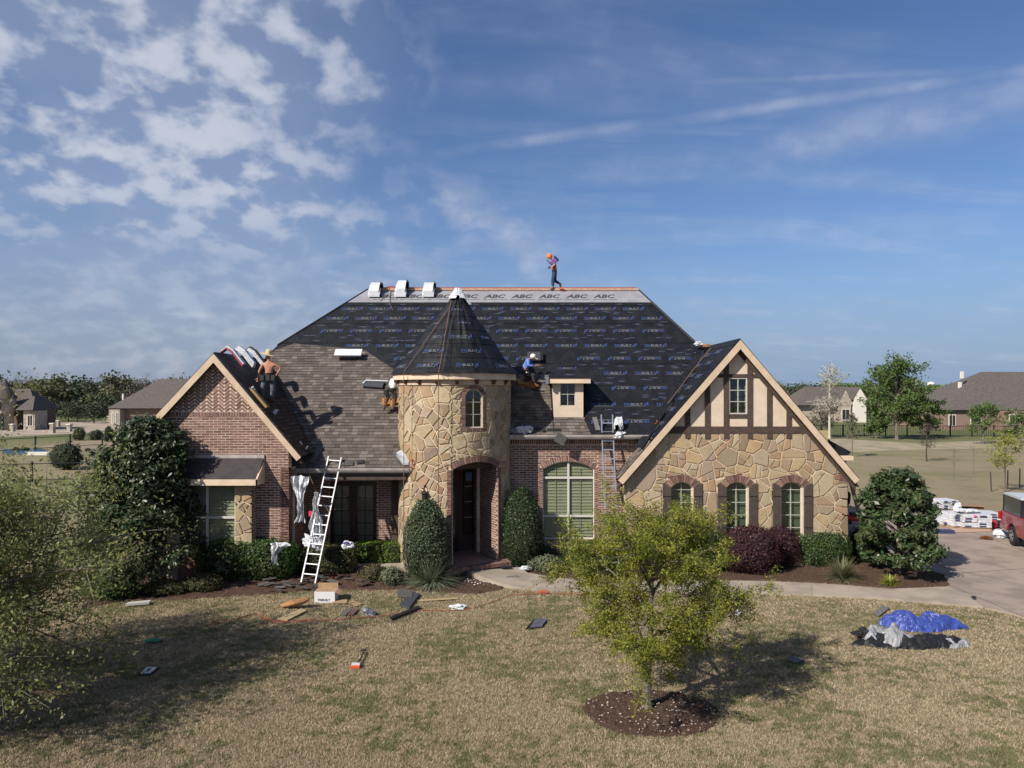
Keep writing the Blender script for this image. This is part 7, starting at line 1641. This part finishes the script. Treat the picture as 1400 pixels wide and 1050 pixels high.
def person(label, J, skin, shirt, pants, boot, facing, sc_=1.0, shirt_on=True, base=None, glove=None):
    """J: joint name -> world Vector"""
    pos = dict(J); f = Vector(facing).normalized(); up = (pos['head'] - pos['neck']).normalized(); side = f.cross(up).normalized()
    R = dict(pelvis=.125, waist=.115, chest=.14, neck=.05, sh_l=.06, sh_r=.06, el_l=.042, el_r=.042, wr_l=.028, wr_r=.028, hip_l=.085, hip_r=.085, kn_l=.058, kn_r=.058, an_l=.038, an_r=.038, to_l=.035, to_r=.035, ub=.05)
    R = {k: v * sc_ for k, v in R.items()}
    pos.setdefault('waist', pos['pelvis'].lerp(pos['chest'], .5)); pos['ub'] = pos['neck'].lerp(pos['head'], .5)
    sk = skin
    T = E('person', base or pos['an_l'], label, 'person')
    V_, F_ = skinmesh([['pelvis', 'waist', 'chest', 'neck', 'ub'], ['chest', 'sh_l', 'el_l', 'wr_l'], ['chest', 'sh_r', 'el_r', 'wr_r'], ['pelvis', 'hip_l', 'kn_l', 'an_l', 'to_l'], ['pelvis', 'hip_r', 'kn_r', 'an_r', 'to_r']], (pos, R))
    b = B(); b.add(V_, F_)
    # hands: palm and five fingers
    for s in ('l', 'r'):
        w_ = pos['wr_' + s]; d = (w_ - pos['el_' + s]).normalized(); a = d.cross(Vector((0, 0, 1)) if abs(d.z) < .9 else Vector((0, 1, 0))).normalized(); n_ = d.cross(a)
        p2 = {'w': w_, 'p': w_ + d * .075 * sc_}; r2 = {'w': .026 * sc_, 'p': .036 * sc_}; V_, F_ = skinmesh([['w', 'p']], (p2, r2), 1); b.add(V_, F_)
        for k in range(5):
            o_ = (k - 1.5) * .018 * sc_; L = (.07, .08, .075, .06, .05)[k] * sc_; st = w_ + d * .09 * sc_ + a * o_
            if k == 4: st = w_ + d * .035 * sc_ - a * .035 * sc_; d2 = (d * .7 - a * .7 + n_ * .3).normalized(); pts = [st, st + d2 * L * .6, st + d2 * L + d * L * .3]
            else: pts = [st, st + (d + n_ * .25).normalized() * L * .5, st + (d + n_ * .6).normalized() * L * .95]
            b.tube(pts, [.0095 * sc_, .009 * sc_, .007 * sc_], 6)
    # head with nose, ears, brow
    bm = bmesh.new(); bmesh.ops.create_icosphere(bm, subdivisions=3, radius=1); hc = pos['head']; hv = []
    for v in bm.verts:
        c = v.co; x, y, z = c.x * .077, c.y * .098, c.z * .118
        if z < 0: x *= 1 - .28 * (-c.z); y *= 1 - .12 * (-c.z)
        if c.y > .8 and -.35 < c.z < .12: y += .022 * max(0, 1 - abs(c.x) * 3.2)
        if c.y > .7 and .1 < c.z < .35: y += .004
        if abs(c.x) > .93 and abs(c.z) < .3: x *= 1.12
        if c.y > .75 and -.6 < c.z < -.45: y += .004
        hv.append(hc + (side * x + f * y + up * z) * sc_)
    b.add(hv, [tuple(v.index for v in fc.verts) for fc in bm.faces]); bm.free()
    bo = b.out('body', sk, T, smooth=True)
    for s in (-1, 1):
        e = hc + (side * .03 * s + f * .092 + up * .012) * sc_; eb = B().lathe(e - Vector((0, 0, .008)), [(.002, 0), (.009, .005), (.009, .011), (.002, .016)], 8); eb.out('eye', M_black, T)
    if shirt_on:
        R2 = {k: v * 1.0 for k, v in R.items()}; R2.update(pelvis=.140 * sc_, waist=.145 * sc_, chest=.165 * sc_, neck=.066 * sc_, sh_l=.082 * sc_, sh_r=.082 * sc_, el_l=.058 * sc_, el_r=.058 * sc_, cu_l=.046 * sc_, cu_r=.046 * sc_)
        p3 = dict(pos); p3['neck'] = pos['chest'].lerp(pos['neck'], .85)
        for s in ('l', 'r'): p3['cu_' + s] = pos['el_' + s].lerp(pos['wr_' + s], .82)
        V_, F_ = skinmesh([['pelvis', 'waist', 'chest', 'neck'], ['chest', 'sh_l', 'el_l', 'cu_l'], ['chest', 'sh_r', 'el_r', 'cu_r']], (p3, R2)); O('shirt', V_, F_, shirt, T, True)
    R4 = dict(waist=.135 * sc_, pelvis=.155 * sc_, hip_l=.108 * sc_, hip_r=.108 * sc_, kn_l=.080 * sc_, kn_r=.080 * sc_, hm_l=.062 * sc_, hm_r=.062 * sc_, up=.148 * sc_); p4 = dict(pos); p4['up'] = pos['pelvis'].lerp(pos['waist'], .6)
    for s in ('l', 'r'): p4['hm_' + s] = pos['kn_' + s].lerp(pos['an_' + s], .85)
    V_, F_ = skinmesh([['up', 'pelvis', 'hip_l', 'kn_l', 'hm_l'], ['pelvis', 'hip_r', 'kn_r', 'hm_r']], (p4, R4)); O('trousers', V_, F_, pants, T, True)
    for s in ('l', 'r'):
        V_, F_ = skinmesh([['hm', 'an', 'to']], ({'hm': pos['kn_' + s].lerp(pos['an_' + s], .75), 'an': pos['an_' + s], 'to': pos['to_' + s]}, {'hm': .055 * sc_, 'an': .058 * sc_, 'to': .048 * sc_})); O('boot', V_, F_, boot, T, True)
    return T, f, up, side
def joints(spec, D, off={}): return {k: P(x, y, D + dz_) for k, (x, y, dz_) in spec.items()}
M_skin = mat('sunburnt skin', (.42, .20, .13), .6); M_skin2 = mat('brown skin', (.30, .15, .09), .6)
# shirtless worker seen from behind on the left gable slope
J = joints({'head': (367, 487, -.02), 'neck': (367.5, 493.5, 0), 'chest': (368, 500, .02), 'sh_l': (360, 497.5, .0), 'sh_r': (376, 497.5, .02), 'el_l': (354.5, 507.5, .02), 'wr_l': (352.5, 516.5, -.04), 'el_r': (384, 503.5, .05), 'wr_r': (379, 511, .02), 'pelvis': (368, 514, .0), 'hip_l': (363, 517, .0), 'hip_r': (372.5, 517, .02), 'kn_l': (358.5, 531, -.15), 'an_l': (359.5, 544, -.05), 'to_l': (357.5, 546.5, .08), 'kn_r': (373, 531, -.05), 'an_r': (371.5, 547, .05), 'to_r': (373, 549.5, .2)}, 23.25)
T, f, up, side = person('shirtless roofer in a straw hat and dark tool belt standing on the left gable', J, M_skin, None, mat('dusty jeans', (.085, .10, .13), .9, col2=(.20, .22, .25), nscale=6, nrange=(.5, .7)), M_barkd, (0, 1, -.1), shirt_on=False)
hc = J['head'] + Vector((0, 0, .05)); tilt = Matrix.Translation(hc) @ Matrix.Rotation(.28, 4, 'Y') @ Matrix.Rotation(.1, 4, 'X'); b = B().lathe((0, 0, 0), [(.06, .005), (.24, -.01), (.25, .0), (.24, .012), (.105, .03), (.10, .12), (.085, .17), (.03, .185)], 24); b.v = [tilt @ v for v in b.v]; b.out('straw_hat', mat('straw', (.52, .40, .25), .9), T)
pv_ = J['pelvis'] + Vector((0, 0, .05)); b = B().lathe(pv_, [(.165, -.05), (.172, -.04), (.172, .04), (.165, .05)], 20); b.out('tool_belt', M_black, T)
for dx_ in (-.17, .02, .18): B().box((pv_.x + dx_ - .06, pv_.y - .22, pv_.z - .2), (pv_.x + dx_ + .06, pv_.y - .13, pv_.z - .02)).out('pouch', mat('dark pouch', (.035, .035, .035), .8), T)
# roofer on the ridge, walking with a bundle on his shoulder
J = joints({'head': (750.8, 350.5, -.02), 'neck': (754, 354.5, 0), 'chest': (756.8, 359, 0), 'sh_l': (757, 357, -.17), 'sh_r': (757, 357, .17), 'el_l': (759.5, 362.5, -.22), 'wr_l': (753.5, 364.8, -.2), 'el_r': (754, 361, .2), 'wr_r': (750, 357.5, .12), 'pelvis': (758, 371.3, 0), 'hip_l': (758, 373.5, -.09), 'hip_r': (758.2, 373.5, .09), 'kn_l': (755.7, 383.5, -.1), 'an_l': (756, 393.6, -.1), 'to_l': (752.3, 395.6, -.1), 'kn_r': (758.6, 384.2, .1), 'an_r': (766, 388, .12), 'to_r': (766.6, 393, .12)}, 29.95)
T, f, up, side = person('roofer in orange vest and hood carrying a wrapped shingle bundle along the ridge', J, M_skin2, mat('orange shirt', (.70, .10, .02), .8), mat('navy jeans', (.03, .05, .09), .9), mat('tan boots', (.16, .10, .055), .8), (-1, 0, -.35), sc_=.98)
b = B().lathe(J['head'] - Vector((0, 0, .03)), [(.06, -.06), (.11, -.03), (.125, .03), (.11, .10), (.06, .14), (.01, .15)], 18); b.v = [v + Vector((.012, 0, 0)) for v in b.v]; b.out('hood', mat('orange hood', (.80, .20, .04), .8), T)
b = B().lathe(J['wr_l'] + Vector((-.07, 0, -.03)), [(.01, -.05), (.045, -.02), (.045, .03), (.01, .06)], 10); b.out('glove', M_black, T)
Rb_ = Matrix.Translation(P(756.8, 357.2, 29.72)) @ Matrix.Rotation(-.75, 4, 'Y'); TB = E('shingle_bundle', P(756, 355.5, 29.82), 'purple and white wrapped shingle bundle on the shoulder of the ridge roofer', 'shingle bundle')
B().box((-.17, -.11, -.10), (.12, .11, .08), Rb_).out('pack', mat('purple wrap', (.16, .09, .28), .5), TB); B().box((-.17, -.10, .082), (.02, .10, .095), Rb_).out('pack_top', mat('pale pink wrap', (.68, .48, .60), .5), TB); B().box((.125, -.12, -.12), (.19, .12, .12), Rb_).out('pack_end', mat('navy wrap', (.02, .025, .07), .5), TB); B().box((-.26, -.11, -.14), (-.04, .09, -.11), Rb_).out('loose_flap', M_plastic, TB)
# blue-shirted roofer sitting on cushions beside the dormer
Dq = MP.hit3(722, 526).y - .12
J = joints({'head': (728.5, 489.5, -.02), 'neck': (724.8, 491.5, 0), 'chest': (720.5, 495, 0), 'sh_l': (722, 491.5, -.16), 'sh_r': (723.5, 492, .17), 'el_l': (722.5, 500, -.22), 'wr_l': (731, 500.3, -.18), 'el_r': (727, 499, .2), 'wr_r': (735, 499.2, .1), 'pelvis': (716.5, 508, 0), 'hip_l': (717, 510, -.09), 'hip_r': (718, 510, .09), 'kn_l': (728, 513, -.15), 'an_l': (731.5, 526.5, -.12), 'to_l': (736.5, 528.5, -.10), 'kn_r': (724, 518, .05), 'an_r': (714.5, 525, .05), 'to_r': (712, 528.5, .05)}, Dq)
T, f, up, side = person('roofer in a light blue shirt and white cap sitting on foam cushions beside the dormer', J, M_skin2, mat('light blue shirt', (.12, .22, .52), .85), mat('dark grey jeans', (.05, .048, .055), .9), mat('orange brown boots', (.38, .13, .04), .8), (1, -.1, -.35))
hc = J['head']; b = B().lathe((0, 0, 0), [(.098, -.01), (.108, .02), (.10, .08), (.06, .125), (.01, .135)], 18); Mh = Matrix.Translation(hc + Vector((0, 0, .02))) @ Matrix.Rotation(.35, 4, 'Y'); b.box((.06, -.07, -.005), (.19, .07, .012)); b.v = [Mh @ v for v in b.v]; b.out('cap', mat('white cap', (.72, .71, .68), .8), T)
b = B().lathe(J['pelvis'] + Vector((0, 0, .03)), [(.160, -.04), (.168, -.03), (.168, .03), (.160, .04)], 18); b.out('tool_belt', M_barkd, T); B().box(tuple(J['pelvis'] + Vector((-.02, -.28, -.16))), tuple(J['pelvis'] + Vector((.18, -.16, .02)))).out('pouch', M_black, T); b = B().lathe(J['pelvis'] + Vector((.08, -.3, -.05)), [(.01, -.035), (.045, 0), (.01, .035)], 10); b.out('chalk_box', M_plastic, T)
for i, (x, y, w_, a_, lb) in enumerate(((714, 524, .40, .5, 'brown foam cushion under the blue-shirted roofer at the left'), (723, 527, .50, -.3, 'larger orange-brown foam cushion under the blue-shirted roofer\'s legs'))):
    u, v = MP.hit(x, y); B().box((-w_ / 2, -.14, 0), (w_ / 2, .14, .13), MP.mat(u, v, .03, a_)).out('foam_cushion', M_foam, None, label=lb, cat='cushion')
u, v = MP.hit(736, 535); B().box((-.22, -.02, 0), (.22, .02, .03), MP.mat(u, v, .03, -.25)).out('pry_bar', M_black, None, label='black pry bar on the shingles below the blue-shirted roofer', cat='pry bar')
u, v = MP.hit(748, 519); B().box((-.25, -.2, 0), (.25, .2, .05), MP.mat(u, v, .03, .1)).out('shingle_stack', M_scrapl, None, label='small stack of grey shingles between the blue-shirted roofer and the dormer', cat='shingle')
# crouching worker left of the turret
Dw = MP.hit3(534, 556).y - .42
J = joints({'head': (543, 513, .05), 'neck': (541.5, 517, 0), 'chest': (540, 521, 0), 'sh_l': (535.5, 519.5, 0), 'sh_r': (545, 519, .05), 'el_l': (533, 527, .1), 'wr_l': (537, 532, .25), 'el_r': (547, 526, .15), 'wr_r': (547, 531, .3), 'pelvis': (536, 534, -.08), 'hip_l': (532.5, 536, -.08), 'hip_r': (540, 536, -.06), 'kn_l': (529, 546, .05), 'an_l': (525.5, 556, -.02), 'to_l': (525, 560, .06), 'kn_r': (540, 547, .1), 'an_r': (537, 556.5, .0), 'to_r': (538, 560, .08)}, Dw)
T, f, up, side = person('roofer in a white shirt and grey trousers bending over the slope left of the turret', J, M_skin2, mat('white shirt', (.62, .62, .62), .85), mat('grey trousers', (.13, .115, .11), .9), mat('dusty boots', (.15, .12, .10), .9), (.2, 1, -.4), sc_=.95)
b = B().lathe(J['head'] + Vector((0, 0, .01)), [(.09, -.03), (.105, .02), (.08, .09), (.01, .12)], 16); b.out('cap', M_barkd, T); b = B().lathe(J['pelvis'] + Vector((0, 0, .04)), [(.150, -.045), (.160, -.035), (.160, .035), (.150, .045)], 18); b.out('tool_belt', M_black, T); B().box(tuple(J['pelvis'] + Vector((-.27, -.1, -.16))), tuple(J['pelvis'] + Vector((-.14, .05, .03)))).out('pouch', M_black, T)
for s, x in (('l', 526.5), ('r', 539)): 
    p = J['kn_' + s].lerp(J['an_' + s], .35); B().tube([p + Vector((-.04, -.02, .13)), p + Vector((-.05, -.03, -.12))], [.10, .085], 8).out('knee_pad', M_foam, T)
u, v = MP.hit(535, 552); B().box((-.30, -.12, 0), (.30, .12, .10), MP.mat(u, v, .03, .2)).out('foam_cushion', M_foam, None, label='orange-brown foam cushion under the crouching roofer left of the turret', cat='cushion')
